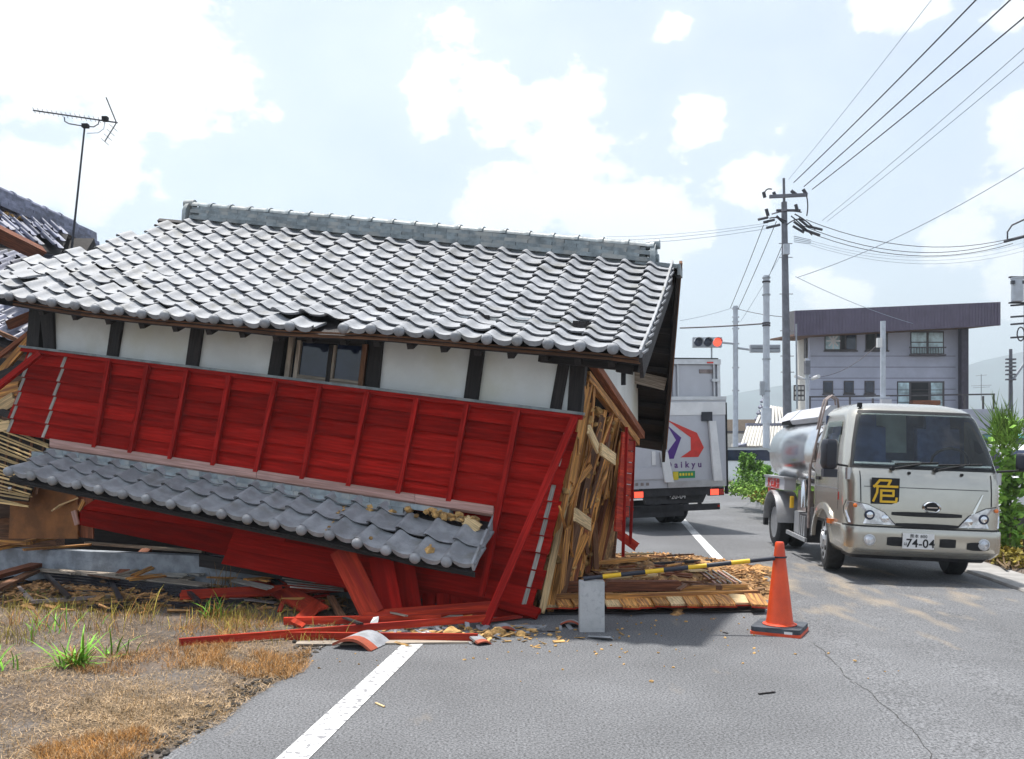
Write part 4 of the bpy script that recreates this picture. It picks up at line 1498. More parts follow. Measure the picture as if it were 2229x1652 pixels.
# warning plate with the danger character
pc = cab(.99, s_x(.99, -.44), .012)
plate = MB().box(pc, (.295, .012, .285)); plate = tb(plate, 'warning_plate', 'black')
st = [((-.065, .115), (.05, .115)), ((-.065, .115), (-.12, .045)), ((.05, .115), (.025, .06)), ((-.125, .05), (.125, .05)),   # roof and crossbar
      ((-.085, .05), (-.09, -.02)), ((-.09, -.02), (-.125, -.11)),                                                             # left sweep
      ((-.045, .005), (.085, .005)), ((.085, .005), (.085, -.045)), ((-.045, .005), (-.045, -.115)), ((-.045, -.05), (.085, -.05)),
      ((-.045, -.115), (.115, -.115)), ((.115, -.115), (.12, -.075))]
b = MB()
for (x0, z0), (x1, z1) in st:
    a, d = pc + V((x0, -.008, z0)), pc + V((x1, -.008, z1))
    e = (d - a).normalized() * .009
    b.bar(a - e, d + e, .024, .004 + rnd.uniform(0, .001), up=(0, -1, 0))
tb(b, 'danger_character', 'yellow', plate)
# number plate
nc = cab(.465, s_x(.465, -.10), .032)
npl = tb(MB().box(nc, (.33, .012, .165)), 'number_plate', 'white_paint')
def front_text(body_, c, size, m, name, parent, sp=1.0, bold=0.0):
    Mw = TF @ Matrix.Translation(c) @ Matrix.Rotation(R(90), 4, 'X')
    return text_mesh(body_, size, m, name, parent, Mw, .001, sp, bold)
front_text('74-04', nc + V((.02, -.008, -.026)), .125, 'black', 'plate_number', npl, 1.05, .002)
front_text('熊本 800', nc + V((0, -.008, .052)), .045, 'black', 'plate_region', npl, 1.1)
front_text('は', nc + V((-.135, -.008, -.035)), .04, 'black', 'plate_kana', npl)
# wipers
for (x0, x1, xm) in ((-.44, .14, -.36), (.02, .62, .10)):
    a = cab(1.235, s_x(1.235, xm), .03); d = cab(1.3, s_x(1.3, (x0 + x1) / 2 + .1), .03)
    b = MB().tube([a, d], .008, 6)
    p = cab(1.292, s_x(1.292, x0 + .12), .022); q = cab(1.315, s_x(1.315, x1), .022)
    b.tube([p, q], .009, 6)
    b.lathe([(.022, -.02), (.022, .02), (0, .022)], Matrix.Translation(a) @ Matrix.Rotation(R(90), 4, 'X'), 10)
    tb(b, 'wiper', 'black')
for x in (-.18, .38):
    tb(MB().lathe([(.016, -.02), (.016, .015), (0, .02)], Matrix.Translation(cab(1.195, s_x(1.195, x), .006)) @ Matrix.Rotation(R(90), 4, 'X'), 10), 'washer_jet', 'black')
# door mirrors on stalks
for sg in (-1, 1):
    c = V((sg * (1.0 if sg < 0 else 1.08), -.80, 1.37))
    hx, hz = (.085, .165) if sg < 0 else (.06, .1)
    if sg > 0: c.z = 1.36
    b = MB()
    prof = []
    for zt, k in ((-1, .62), (-.9, .85), (-.6, 1.0), (.6, 1.0), (.9, .9), (1, .7)):
        prof.append((c.z + zt * hz, k))
    rows = []
    for (z, k) in prof:
        row = [V((c.x - hx * k, c.y + .06, z)), V((c.x - hx * k, c.y - .02 * k, z)), V((c.x - hx * .6 * k, c.y - .075 * k, z)), V((c.x + hx * .6 * k, c.y - .075 * k, z)), V((c.x + hx * k, c.y - .02 * k, z)), V((c.x + hx * k, c.y + .06, z))]
        i = len(b.v); b.v += row; rows.append(i)
    for r0, r1 in zip(rows[:-1], rows[1:]):
        for k in range(6):
            a0, a1 = r0 + k, r0 + (k + 1) % 6
            b.f.append([a0, a1, r1 + (k + 1) % 6, r1 + k])
    b.f.append([rows[0] + k for k in range(6)][::-1]); b.f.append([rows[-1] + k for k in range(6)])
    mir = tb(b, 'mirror', 'bar_black', smooth=40)
    zst = 1.27
    tb(MB().tube([V((sg * .80, -.80, 1.245)), V((c.x, -.80, zst))], .012, 6), 'mirror_stalk', 'black', mir)
    if sg < 0:
        cc = V((c.x, -.80, 1.16))
        b = MB().box(cc, (.15, .1, .09)); tb(b, 'lower_mirror', 'bar_black', mir)
    b = MB().tube([V((sg * .80, -.82, 1.23)), V((sg * .80, -.82, 1.1))], .035, 10); tb(b, 'lamp_pod', 'alu', smooth=40)
# roof marker stub
tb(MB().box((-.58, -.42, 1.95), (.045, .05, .05)), 'roof_marker', 'black')

# wheels
def wheel(name, c, r, w, steer=0.0, dual=False):
    sg = -1 if c[0] < 0 else 1
    Mx = Matrix.Translation(V(c)) @ Matrix.Rotation(R(steer), 4, 'Z') @ Matrix.Rotation(R(90) * sg, 4, 'Y')
    n = 30
    ty = MB().lathe([(r * .62, -w / 2), (r * .9, -w / 2), (r * .985, -w * .38), (r, -w * .25), (r, w * .25), (r * .985, w * .38), (r * .9, w / 2), (r * .68, w / 2 + .004), (r * .62, w * .42)], Mx, n)
    ty.v = [v for v in ty.v]
    t = tb(ty, name, 'rubber', smooth=35)
    if dual:
        d2 = MB().lathe([(r * .6, -w * .5), (r * .9, -w * .5), (r, -w * .3), (r, w * .3), (r * .9, w * .5), (r * .6, w * .5)], Mx @ Matrix.Translation(V((0, 0, -w * 1.2))), n)
        tb(d2, 'inner_tyre', 'rubber', t, smooth=35)
        prof = [(r * .64, w * .48), (r * .60, w * .40), (r * .5, w * .02), (r * .34, -w * .15), (r * .3, -.02), (r * .2, .03), (0, .04)]
    else:
        prof = [(r * .67, w * .5), (r * .64, w * .46), (r * .6, w * .36), (r * .56, w * .40), (r * .40, w * .56), (r * .28, w * .52), (r * .26, w * .66), (r * .12, w * .7), (0, w * .7)]
    rim = tb(MB().lathe(prof, Mx, n), 'rim', 'alu', t, smooth=35)
    for k in range(6):
        an = 2 * math.pi * k / 6
        p = Mx @ Matrix.Translation(V((math.cos(an) * r * .5, math.sin(an) * r * .5, w * (.49 if not dual else .03))))
        tb(MB().lathe([(.03, -.02), (.03, .012), (0, .012)], p, 8), 'hand_hole', 'black', rim)
        an += .5
        p = Mx @ Matrix.Translation(V((math.cos(an) * r * .33, math.sin(an) * r * .33, w * (.55 if not dual else -.10))))
        tb(MB().lathe([(.014, -.02), (.014, .02), (0, .022)], p, 6), 'wheel_nut', 'chrome', rim)
    return t
RW = .355
wheel('wheel', (-.70, 0, RW), RW, .2, -8)
wheel('wheel', (.70, 0, RW), RW, .2, -8)
wheel('wheel', (-.74, 2.5, RW), RW, .19, 0, True)
wheel('wheel', (.74, 2.5, RW), RW, .19, 0, True)
# chassis and gear
b = MB()
for sg in (-1, 1):
    b.box((sg * .36, 1.2, .56), (.07, 4.2, .18))
b.box((0, 0, .36), (1.3, .1, .1)); b.box((0, 2.5, .36), (1.3, .12, .12)); b.box((0, -.55, .42), (1.0, .4, .18)); b.box((0, .5, .55), (.7, 1.2, .4))
tb(b, 'chassis', 'under')
tb(MB().box((0, -.6, .3), (.75, .3, .06)), 'skid_plate', 'under')
tb(patch(.235, .30, -.7, .7, -.03, 1, 24), 'valance', 'under')
for x in (-.18, .25):
    tb(MB().tube([V((x, -.78, .27)), V((x, -.72, .27))], .025, 8), 'tow_hook', 'alu')
# tank
TC = V((0, 2.0, 1.39))
b = MB()
ring = []
prof = [(.58, .0), (.60, .35), (.65, .66), (.74, .87), (.84, .955), (.95, .985), (1.0, 1.0), (2.0, 1.0), (3.0, 1.0), (3.05, .97), (3.15, .88), (3.22, .6), (3.25, .0)]
NT = 36
for (y, k) in prof:
    for s in range(NT):
        t = 2 * math.pi * s / NT
        ct, st_ = math.cos(t), math.sin(t)
        e = 2 / 2.5
        x = math.copysign(abs(ct) ** e, ct) * .83
        z = math.copysign(abs(st_) ** e, st_) * .50
        b.v.append(V((x * k, y, TC.z + z * k)))
for k in range(len(prof) - 1):
    for s in range(NT):
        a0 = k * NT + s; a1 = k * NT + (s + 1) % NT
        b.f.append([a0, a0 + NT, a1 + NT, a1])
tank = tb(b, 'tank', 'steel', smooth=30)
# flange ring and small data plate on the tank front
b = MB()
for (y, k) in ((1.0, 1.0), (1.0, 1.02), (1.06, 1.02), (1.06, 1.0)):
    for s in range(NT):
        t = 2 * math.pi * s / NT
        ct, st_ = math.cos(t), math.sin(t)
        e = 2 / 2.5
        b.v.append(V((math.copysign(abs(ct) ** e, ct) * .80 * k, y, TC.z + math.copysign(abs(st_) ** e, st_) * .50 * k)))
for k in range(3):
    for s in range(NT):
        a0 = k * NT + s; a1 = k * NT + (s + 1) % NT
        b.f.append([a0, a0 + NT, a1 + NT, a1])
tb(b, 'flange', 'alu', tank, smooth=30)
tb(MB().box((-.56, .70, 1.35), (.12, .01, .16)), 'data_plate', 'white_panel', tank)
tb(MB().box((-.815, 2.5, 1.33), (.01, .45, .05)), 'red_stripe', 'sign_red', tank)
# walkway hood on top, open at the rear
b = MB()
hood = [(-.62, 1.80), (-.66, 1.86), (-.5, 2.02), (.5, 2.02), (.66, 1.86), (.62, 1.80)]
b.prism([V((x, 1.0, z)) for x, z in hood], V((0, 1.5, 0)))
b.prism([V((-.66, 2.5, 1.87)), V((-.5, 2.5, 2.03)), V((.5, 2.5, 2.03)), V((.66, 2.5, 1.87)), V((.6, 2.5, 1.9)), V((-.6, 2.5, 1.9))], V((0, .85, -.02)))
tb(b, 'top_hood', 'white_panel', tank)
tb(MB().box((-.35, 2.9, 1.85), (.5, .7, .06)), 'hood_underside', 'under', tank)
# side locker with red warning letters, red lower rail
lk = tb(MB().box((-.76, 2.55, .93), (.16, 1.25, .16)), 'side_locker', 'white_panel')
Mw = TF @ Matrix.Translation(V((-.845, 2.6, .93))) @ Matrix.Rotation(R(-90), 4, 'Z') @ Matrix.Rotation(R(90), 4, 'X')
text_mesh('火気厳禁', .19, 'sign_red', 'locker_letters', lk, Mw, .002, 1.1, .002)
tb(MB().box((-.76, 2.55, 1.02), (.2, 1.3, .03)), 'locker_rail', 'alu', lk)
tb(MB().box((-.74, 3.12, .78), (.08, .2, .16)), 'tail_guard', 'sign_red')
# rear mudguard
b = MB()
for k in range(11):
    t = math.pi * k / 10
    for rr, x in ((.44, -.9), (.44, -.58), (.47, -.58), (.47, -.9)):
        b.v.append(V((x, 2.5 + math.cos(t) * rr, .38 + math.sin(t) * rr * .95)))
for k in range(10):
    for j in range(4):
        a0, a1 = 4 * k + j, 4 * k + (j + 1) % 4
        b.f.append([a0, a1, a1 + 4, a0 + 4])
tb(b, 'mudguard', 'alu', smooth=40)
b = MB().box((-.62, 1.6, .72), (.1, .45, .3)); tb(b, 'rear_apron', 'panel_grey')
# pump gear, battery boxes and pipes between the axles
tb(MB().box((-.66, 1.45, .42), (.22, .26, .34)), 'gear_box', 'alu')
tb(MB().box((-.66, 1.05, .40), (.24, .34, .36)), 'battery_box', 'under')
for y in (.98, 1.08, 1.18):
    tb(MB().box((-.785, y, .42), (.012, .05, .26)), 'battery_rib', 'alu')
tb(MB().tube([V((-.66, 1.55, .95)), V((-.68, 1.45, .98)), V((-.70, 1.36, .9)), V((-.70, 1.34, .65))], .05, 10), 'discharge_pipe', 'steel', smooth=50)
tb(MB().tube([V((-.80, 1.62, .62)), V((-.80, 1.62, .78))], .03, 8), 'valve_cap', 'yellow')
tb(MB().bar(V((-.82, 1.75, .28)), V((-.82, .75, .26)), .03, .05), 'side_guard', 'alu')
tb(MB().box((-.82, 3.1, .5), (.05, .1, .12)), 'rear_marker', 'lamp_amber')
tb(MB().box((-.82, 3.12, .33), (.06, .1, .14)), 'mud_flap', 'black')
# ladder: two rails curling over the tank top
for dx in (0, .12):
    b = MB().tube([V((-.80 + dx * .2, .72 + dx, .42)), V((-.80 + dx * .2, .74 + dx, 1.2)), V((-.66, .80 + dx, 1.85)), V((-.60, .84 + dx, 2.08)), V((-.52, .9 + dx, 2.14)), V((-.43, .95 + dx, 2.1)), V((-.40, .98 + dx, 1.95))], .014, 6)
    tb(b, 'ladder_rail', 'panel_grey', smooth=60)
for k in range(6):
    z = .55 + k * .24
    x = -.80 if z < 1.2 else lerp(-.80, -.64, (z - 1.2) / .7)
    tb(MB().tube([V((x, .73, z)), V((x + .02, .85, z))], .01, 6), 'ladder_rung', 'panel_grey')

# ================================================================== box lorry (seen from behind)
yawB = R(16)
rollB = R(-1.2)
B0 = V((2.84, 15.3, 0))
Brot = Matrix.Rotation(yawB, 3, 'Z') @ Matrix.Rotation(rollB, 3, 'Y')
box_truck = thing('box_truck', 'silver box lorry with tail lift and red-purple arrow logo seen from behind', 'truck', B0, Brot)
BF = WM[box_truck.name]


def bb_(b, name, m, parent=None, smooth=None):
    return b.build(name, m, parent or box_truck, frame=BF, smooth=smooth)


W2 = .93
cargo = bb_(MB().box((0, 2.4, 1.86), (2 * W2, 4.7, 2.24)), 'cargo_box', 'white_panel')
# rear frame and doors
for x in (-W2 + .03, W2 - .03):
    bb_(MB().box((x, .03, 1.86), (.06, .06, 2.24)), 'rear_post', 'alu', cargo)
bb_(MB().box((0, .02, 2.945), (2 * W2 + .01, .09, .09)), 'rear_header', 'alu', cargo)
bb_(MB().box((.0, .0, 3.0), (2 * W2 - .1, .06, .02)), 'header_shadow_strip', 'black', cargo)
for x in (-.42, .42):
    bb_(MB().box((x, .035, 1.9), (.8, .02, 1.98)), 'rear_door', 'white_panel', cargo)
for x in (-.3, -.05, .1, .8):
    bb_(MB().tube([V((x, -.0, 1.0)), V((x, -.0, 2.9))], .018, 8), 'lock_rod', 'alu', cargo)
for z in (2.62, 2.2):
    bb_(MB().box((.84, -.0, z), (.16, .04, .05)), 'door_hinge', 'alu', cargo)
bb_(MB().box((.66, .018, 2.78), (.26, .01, .07)), 'door_label', 'panel_grey', cargo)
bb_(MB().box((.72, -.02, 2.93), (.12, .03, .03)), 'top_marker', 'lamp_red', cargo)
# tail lift platform folded up against the doors
gate = bb_(MB().box((.0, -.10, 1.52), (2 * W2 + .06, .06, 1.52)), 'tail_lift', 'white_panel')
bb_(MB().box((.0, -.10, 2.30), (2 * W2 + .06, .1, .06)), 'lift_edge', 'alu', gate)
bb_(MB().box((.0, -.137, 2.12), (2 * W2 + .02, .012, .22)), 'lift_band', 'white_paint', gate)
bb_(MB().box((W2 + .025, -.10, 1.42), (.03, .08, 1.6)), 'rubber_edge', 'black', gate)
for x in (-.27, .66):
    b = MB().prism([V((x - .07, -.15, 1.90 if x > 0 else 1.38)), V((x + .06, -.15, 1.90 if x > 0 else 1.38)), V((x + .16, -.16, .86)), V((x + .0, -.16, .86))], V((0, -.05, 0)))
    bb_(b, 'lift_arm', 'white_paint', gate)
bb_(MB().box((.57, -.15, 1.98), (.2, .03, .16)), 'lift_pad', 'bar_black', gate)
bb_(MB().box((-.55, -.145, 1.02), (.7, .02, .2)), 'lift_foot_panel', 'white_panel', gate)
for x in (-.78, -.68, -.58):
    bb_(MB().box((x, -.16, .84), (.05, .01, .05)), 'step_light', 'panel_grey', gate)
bb_(MB().box((.35, -.14, .82), (1.1, .03, .12)), 'lift_lower_rail', 'alu', gate)
for (x0, z0, x1, z1) in ((-.62, 1.58, -.42, 1.58), (-.52, 1.66, -.52, 1.45)):
    bb_(MB().bar(V((x0, -.135, z0)), V((x1, -.135, z1)), .012, .012, up=(0, -1, 0)), 'lift_handle', 'panel_grey', gate)
bb_(MB().box((-.45, -.14, 1.28), (.07, .01, .24)), 'lift_label', 'white_paint', gate)
bb_(MB().box((-.84, -.14, 1.08), (.07, .012, .05)), 'small_amber_mark', 'lamp_amber', gate)
# logo: two pointed chevrons, name, green sticker
def logo(name, m, pts, parent=gate):
    q = [V((x, -.1305, z)) for x, z in pts]
    return bb_(MB().prism(q, V((0, -.004, 0))), name, m, parent)
logo('logo_red', 'sign_red', [(-.20, 1.94), (.38, 1.70), (.51, 1.44), (.40, 1.28), (.06, 1.28), (.26, 1.40), (.26, 1.62)])
logo('logo_purple', 'sign_purple', [(-.18, 1.84), (.08, 1.62), (-.07, 1.26), (-.28, 1.26), (-.02, 1.58)])
Mw = BF @ Matrix.Translation(V((.12, -.132, 1.15))) @ Matrix.Rotation(R(90), 4, 'X')
text_mesh('Daikyu', .15, 'letter_purple', 'logo_name', gate, Mw, .002, 1.7, .004)
stk = bb_(MB().box((.12, -.132, .98), (.42, .006, .12)), 'sticker', 'sign_green', gate)
bb_(MB().box((-.04, -.137, .965), (.1, .004, .14)), 'sticker_corner', 'sign_yellow', stk)
for k in range(5):
    bb_(MB().box((.05 + k * .055, -.137, .985), (.035, .004, .045)), 'sticker_mark', 'sign_yellow', stk)
# lower rear: lamps, plate, guards
bb_(MB().box((0, .5, .72), (1.3, 1.2, .2)), 'sub_frame', 'under')
for sg in (-1, 1):
    c = V((sg * .76, -.06, .66))
    l = bb_(MB().box(c, (.3, .06, .13)), 'tail_lamp', 'black')
    bb_(MB().box(c + V((sg * -.04, -.035, 0)), (.16, .02, .1)), 'red_lens', 'lamp_red_lit', l)
    bb_(MB().box(c + V((sg * .1, -.035, 0)), (.08, .02, .1)), 'amber_lens', 'lamp_red', l)
    bb_(MB().box(c + V((sg * -.2, -.02, 0.02)), (.07, .02, .07)), 'reverse_lens', 'lamp_clear', l)
b = MB().prism([V((-.62, -.04, .74)), V((.66, -.04, .74)), V((.52, -.04, .48)), V((-.55, -.04, .48))], V((0, .1, 0)))
und = bb_(b, 'plate_carrier', 'under')
npb = bb_(MB().box((.02, -.05, .62), (.34, .01, .165)), 'number_plate', 'black', und)
Mw = BF @ Matrix.Translation(V((.03, -.057, .60))) @ Matrix.Rotation(R(90), 4, 'X')
text_mesh('·20-04', .12, 'white_paint', 'plate_number', npb, Mw, .001, 1.0)
Mw = BF @ Matrix.Translation(V((.0, -.057, .68))) @ Matrix.Rotation(R(90), 4, 'X')
text_mesh('熊本 100', .04, 'sign_green', 'plate_region', npb, Mw, .001, 1.1)
ug = bb_(MB().box((.0, -.02, .40), (1.7, .06, .11)), 'under_run_guard', 'under')
bb_(MB().box((-.35, .0, .36), (1.0, .1, .2)), 'lift_cylinder_box', 'under')
for sg in (-1, 1):
    bb_(MB().box((sg * .82, -.055, .41), (.035, .01, .035)), 'reflector', 'lamp_red', ug)
for x in (-.42, .45):
    bb_(MB().bar(V((x, -.03, .8)), V((x + .03, -.0, .4)), .05, .06, up=(0, -1, 0)), 'guard_bracket', 'under')
for x in (-.3, .55):
    bb_(MB().bar(V((x + .1, -.1, .92)), V((x - .1, .0, .62)), .09, .06, up=(0, -1, 0)), 'lift_link', 'under')
# axles and wheels
def wheel_b(c, dual):
    sg = -1 if c[0] < 0 else 1
    Mx = Matrix.Translation(V(c)) @ Matrix.Rotation(R(90) * sg, 4, 'Y')
    r, w = .375, .21
    t = bb_(MB().lathe([(r * .6, -w / 2), (r * .9, -w / 2), (r, -w * .3), (r, w * .3), (r * .9, w / 2), (r * .6, w / 2)], Mx, 26), 'wheel', 'rubber', smooth=35)
    bb_(MB().lathe([(r * .62, w * .45), (r * .5, w * .1), (r * .3, 0), (0, .02)], Mx, 26), 'rim', 'alu', t, smooth=35)
    if dual:
        bb_(MB().lathe([(r * .6, -w / 2), (r * .9, -w / 2), (r, -w * .3), (r, w * .3), (r * .9, w / 2), (r * .6, w / 2)], Mx @ Matrix.Translation(V((0, 0, -w * 1.15))), 26), 'inner_tyre', 'rubber', t, smooth=35)
for x in (-.74, .74):
    wheel_b((x, 1.45, .375), True)
    wheel_b((x, 4.9, .375), False)
bb_(MB().box((0, 1.45, .38), (1.2, .14, .14)), 'axle', 'under')
# cab (hidden behind the house from here)
b = MB().prism([V((-.85, 4.85, .5)), V((-.85, 6.4, .5)), V((-.85, 6.35, 1.2)), V((-.85, 6.0, 2.0)), V((-.85, 4.85, 2.05))], V((1.7, 0, 0)))
cb = bb_(b, 'cab', 'white_paint')
bb_(MB().box((.853, 5.4, 1.5), (.01, .8, .5)), 'side_window', 'glass_dark', cb)
bb_(MB().box((-.853, 5.4, 1.5), (.01, .8, .5)), 'side_window', 'glass_dark', cb)
# ================================================================== street: poles, signals, buildings
def wire(name, pts3, r, m, label, group=None, sag=0.0, n=14, cat='cable'):
    a, c = pts3
    ps = []
    for k in range(n + 1):
        t = k / n
        p = lerp(a, c, t)
        p = p - V((0, 0, sag * 4 * t * (1 - t)))
        ps.append(p)
    b = MB().tube(ps, r, 5, cap=False)
    o = b.build(name, m)
    return tag(o, label, cat, group)


# ---- main utility pole
MPX, MPY = 1716, 30.0
mp = P3(MPX, 978, MPY); mp.z = 0
pole = thing('utility_pole', 'tall concrete utility pole with crossarm and fanned wires in front of the grey building', 'utility pole', mp)
ztop = P3(0, 440, MPY).z
lean = V((-0.16, 0, 0))
def mpz(z): return mp + V((0, 0, z)) + lean * (z / 11)
MB().tube([mpz(0), mpz(5), mpz(ztop)], 0.165, 14, 0.095).build('shaft', 'pole_conc', pole, smooth=40)
MB().tube([mpz(ztop - .1), mpz(P3(0, 388, MPY).z)], 0.045, 8).build('top_pin', 'pole_conc', pole)
zc = P3(0, 426, MPY).z
def at(x, y, dY=0.0): return P3(x, y, MPY + dY)
board('crossarm', at(1675, 428, -.12), at(1757, 424, -.12), 0.09, 0.11, 'pole_conc', pole)
board('lower_arm', at(1690, 458, .1), at(1742, 458, .1), 0.07, 0.07, 'cable', pole)
for (x0, y0, x1, y1) in ((1668, 455, 1672, 470), (1662, 418, 1665, 430), (1732, 445, 1736, 460), (1684, 418, 1688, 428), (1748, 412, 1756, 424), (1722, 415, 1735, 425)):
    MB().tube([at(x0, y0), at(x1, y1)], 0.06, 8).build('insulator', 'insul', pole)
for (x0, y0, x1, y1, xm, ym) in ((1680, 466, 1745, 462, 1712, 455), (1675, 475, 1712, 482, 1694, 470), (1712, 490, 1752, 480, 1735, 470), (1664, 420, 1680, 412, 1668, 408), (1752, 415, 1756, 470, 1762, 440), (1730, 466, 1775, 500, 1755, 478), (1722, 470, 1768, 512, 1745, 488)):
    ps = []
    for k in range(9):
        t = k / 8
        x = (1 - t) ** 2 * x0 + 2 * t * (1 - t) * xm + t * t * x1
        y = (1 - t) ** 2 * y0 + 2 * t * (1 - t) * ym + t * t * y1
        ps.append(at(x, y, -.15))
    MB().tube(ps, 0.022, 5, cap=False).build('jumper_wire', 'cable', pole)
for (x0, y0, x1, y1) in ((1690, 470, 1706, 485), (1650, 478, 1672, 473), (1662, 484, 1686, 478), (1668, 496, 1698, 489), (1738, 475, 1758, 492), (1728, 482, 1752, 500), (1726, 492, 1750, 506), (1758, 492, 1790, 500), (1752, 500, 1785, 512)):
    MB().tube([at(x0, y0, -.1), at(x1, y1, -.1)], 0.045, 6).build('strain_insulator', 'insul', pole)
for k in range(4):
    MB().tube([at(1728, 514 + k * 4, -.1), at(1765, 522 + k * 3, -.1)], 0.012, 5).build('phone_clamp', 'cable_thin', pole)
for y in (530, 560, 640, 720, 775, 810):
    zz_ = P3(0, y, MPY).z
    MB().tube([mpz(zz_) + V((-.2, 0, 0)), mpz(zz_) + V((.26, 0, .0))], 0.014, 5).build('step_bolt', 'pole_conc', pole)
MB().box(mpz(P3(0, 545, MPY).z) + V((.0, -.17, 0)), (.2, .12, .35)).build('junction_box', 'pole_white', pole)
# service pipe down the shaft
MB().tube([at(1733, 705, -.2), at(1735, 890, -.2)], 0.03, 6).build('service_pipe', 'signal_grey', pole)

# ---- wires running overhead towards the camera's right
zn = lambda y: P3(0, y, MPY).z
for k, (x0, y0, x1, y1, lab, r) in enumerate((
        (1728, 397, 2110, 5, 'leftmost of three thick dark power lines running from the pole over the road', .016),
        (1750, 406, 2183, 5, 'middle of three thick dark power lines running from the pole over the road', .016),
        (1768, 412, 2229, 28, 'rightmost of three thick dark power lines running from the pole over the road', .016),
        (1717, 390, 2020, 0, 'single faint wire rising left of the three thick power lines', .006),
        (1790, 480, 2229, 95, 'upper of two faint parallel wires right of the power lines', .007),
        (1800, 482, 2229, 125, 'lower of two faint parallel wires right of the power lines', .007))):
    A = at(x0, y0)
    # level span: the near end keeps about the same height
    Y1 = F * (A.z - 0.25 - H) / (HY - y1)
    Bn = P3(x1, y1, Y1)
    d = (Bn - A)
    end = A + d * (1.0 + 6.0 / d.length)
    wire('power_line', (A, end), r, 'cable' if r > .01 else 'cable_thin', lab, 'wires over the road', sag=0.10)
# sagging span from the pole to the pole at the right edge
RPY = 32.0
for k, (x0, y0, x1, y1, sg_, lab) in enumerate((
        (1755, 478, 2229, 512, .33, 'top of three sagging wires between the main pole and the right edge'),
        (1745, 490, 2200, 524, .33, 'middle of three sagging wires between the main pole and the right edge'),
        (1745, 500, 2205, 530, .33, 'bottom of three sagging wires between the main pole and the right edge'))):
    wire('service_wire', (at(x0, y0), P3(x1, y1, RPY)), .012, 'cable', lab, 'sagging service wires', sag=sg_ * 2.0)
for k in range(3):
    wire('phone_wire', (at(1765, 524 + 5 * k), P3(2229, 528 + 9 * k, RPY)), .006, 'cable_thin', ('top', 'middle', 'lowest')[k] + ' of three faint phone wires under the sagging service wires', 'faint phone wires', sag=.55)
wire('drop_wire', (at(1735, 604), P3(2229, 365, 24)), .011, 'cable_thin', 'wire rising from the pole across clouds to the right edge', sag=.25)
wire('drop_wire', (at(1732, 602), P3(1990, 705, 37.0)), .01, 'cable_thin', 'wire dropping from the pole to the grey building roof', sag=.12)
wire('drop_wire', (P3(1915, 745, 33.8), P3(1762, 822, 33)), .012, 'cable', 'wire sagging across the grey building front to the white pole', sag=.35)
# to the left behind the fallen house
for k, (y0, y1, lab) in enumerate(((485, 515, 'top'), (490, 523, 'middle'), (497, 531, 'lowest'))):
    wire('service_wire', (at(1672, y0), P3(1320, y1, 36)), .008, 'cable_thin', lab + ' of three wires running left from the main pole behind the fallen roof', 'wires running left from the pole', sag=.12)
for k, (x0, y0, x1, y1, lab) in enumerate(((1662, 490, 1590, 670, 'left'), (1690, 482, 1607, 672, 'right'))):
    wire('guy_wire', (at(x0, y0), P3(x1, y1, 36)), .012, 'cable', lab + ' of two wires slanting from the main pole down to the signal pole', 'wires from main pole to signal pole', sag=.05)
wire('guy_wire', (at(1708, 520), P3(1672, 605, 32)), .012, 'cable', 'short wire from the main pole down to the taller white pole', sag=.03)
wire('guy_wire', (at(1705, 545), P3(1612, 700, 36)), .007, 'cable_thin', 'faint wire from the main pole passing the taller white pole', sag=.05)
wire('span_cable', (P3(1480, 714, 34), P3(1668, 704, 32)), .028, 'cable', 'dark thick cable stretched left from the taller white pole', sag=.02)
wire('span_cable', (P3(1480, 698, 34), P3(1600, 668, 36)), .01, 'cable_thin', 'thin cable rising from behind the roof to the signal pole top', sag=.05)
wire('span_cable', (P3(1605, 672, 36), P3(1710, 690, 30.3)), .012, 'cable', 'thin cable from the signal pole top to the main pole', sag=.05)

# ---- signal pole and signals
SP = P3(1601, 978, 36); SP.z = 0
sp = thing('signal_pole', 'slim pale pole carrying the red traffic signal', 'pole', SP)
MB().tube([SP, V((SP.x, SP.y, P3(0, 666, 36).z))], 0.12, 12, 0.10).build('shaft', 'pole_white', sp, smooth=40)
for y in (672, 690, 700, 715, 748, 800, 850):
    MB().tube([P3(1594, y, 36), P3(1609, y, 36)], 0.03, 6).build('band', 'signal_grey', sp)
MB().tube([P3(1568, 745, 36), P3(1601, 748, 36)], 0.05, 8).build('signal_arm', 'signal_grey', sp)
MB().tube([P3(1601, 757, 36), P3(1640, 762, 35.5)], 0.045, 8).build('signal_arm', 'signal_grey', sp)
sg_ = thing('traffic_signal', 'horizontal traffic signal showing red above the box lorry', 'traffic light', P3(1539, 757, 35.9))
c = P3(1539, 745.5, 35.9)
MB().box(c, (1.17, .22, .40)).build('housing', 'signal_grey', sg_)
for k, m in enumerate(('glass_dark', 'glass_dark', 'lamp_red_lit')):
    cc = c + V((-.38 + .385 * k, -.11, 0))
    MB().lathe([(.17, -.01), (.17, .02), (.1, .05), (0, .06)], Matrix.Translation(cc) @ Matrix.Rotation(R(90), 4, 'X'), 20).build('lens', m, sg_, smooth=50)
    b = MB()
    for j in range(13):
        t = math.pi * (0.02 + .96 * j / 12)
        b.v += [cc + V((math.cos(t) * .185, 0, math.sin(t) * .185)), cc + V((math.cos(t) * .185, -.2, math.sin(t) * .185))]
    for j in range(12):
        b.f.append([2 * j, 2 * j + 2, 2 * j + 3, 2 * j + 1])
    b.build('visor', 'signal_grey', sg_, smooth=50)
MB().tube([P3(1549, 757, 35.9), P3(1549, 783, 35.9)], .035, 8).build('hanger', 'signal_grey', sg_)
s2 = thing('traffic_signal', 'traffic signal seen from behind, mounted between the two pale poles', 'traffic light', P3(1665, 768, 35.2))
c = P3(1665, 759, 35.2)
MB().box(c, (1.18, .2, .3)).build('housing', 'signal_grey', s2)
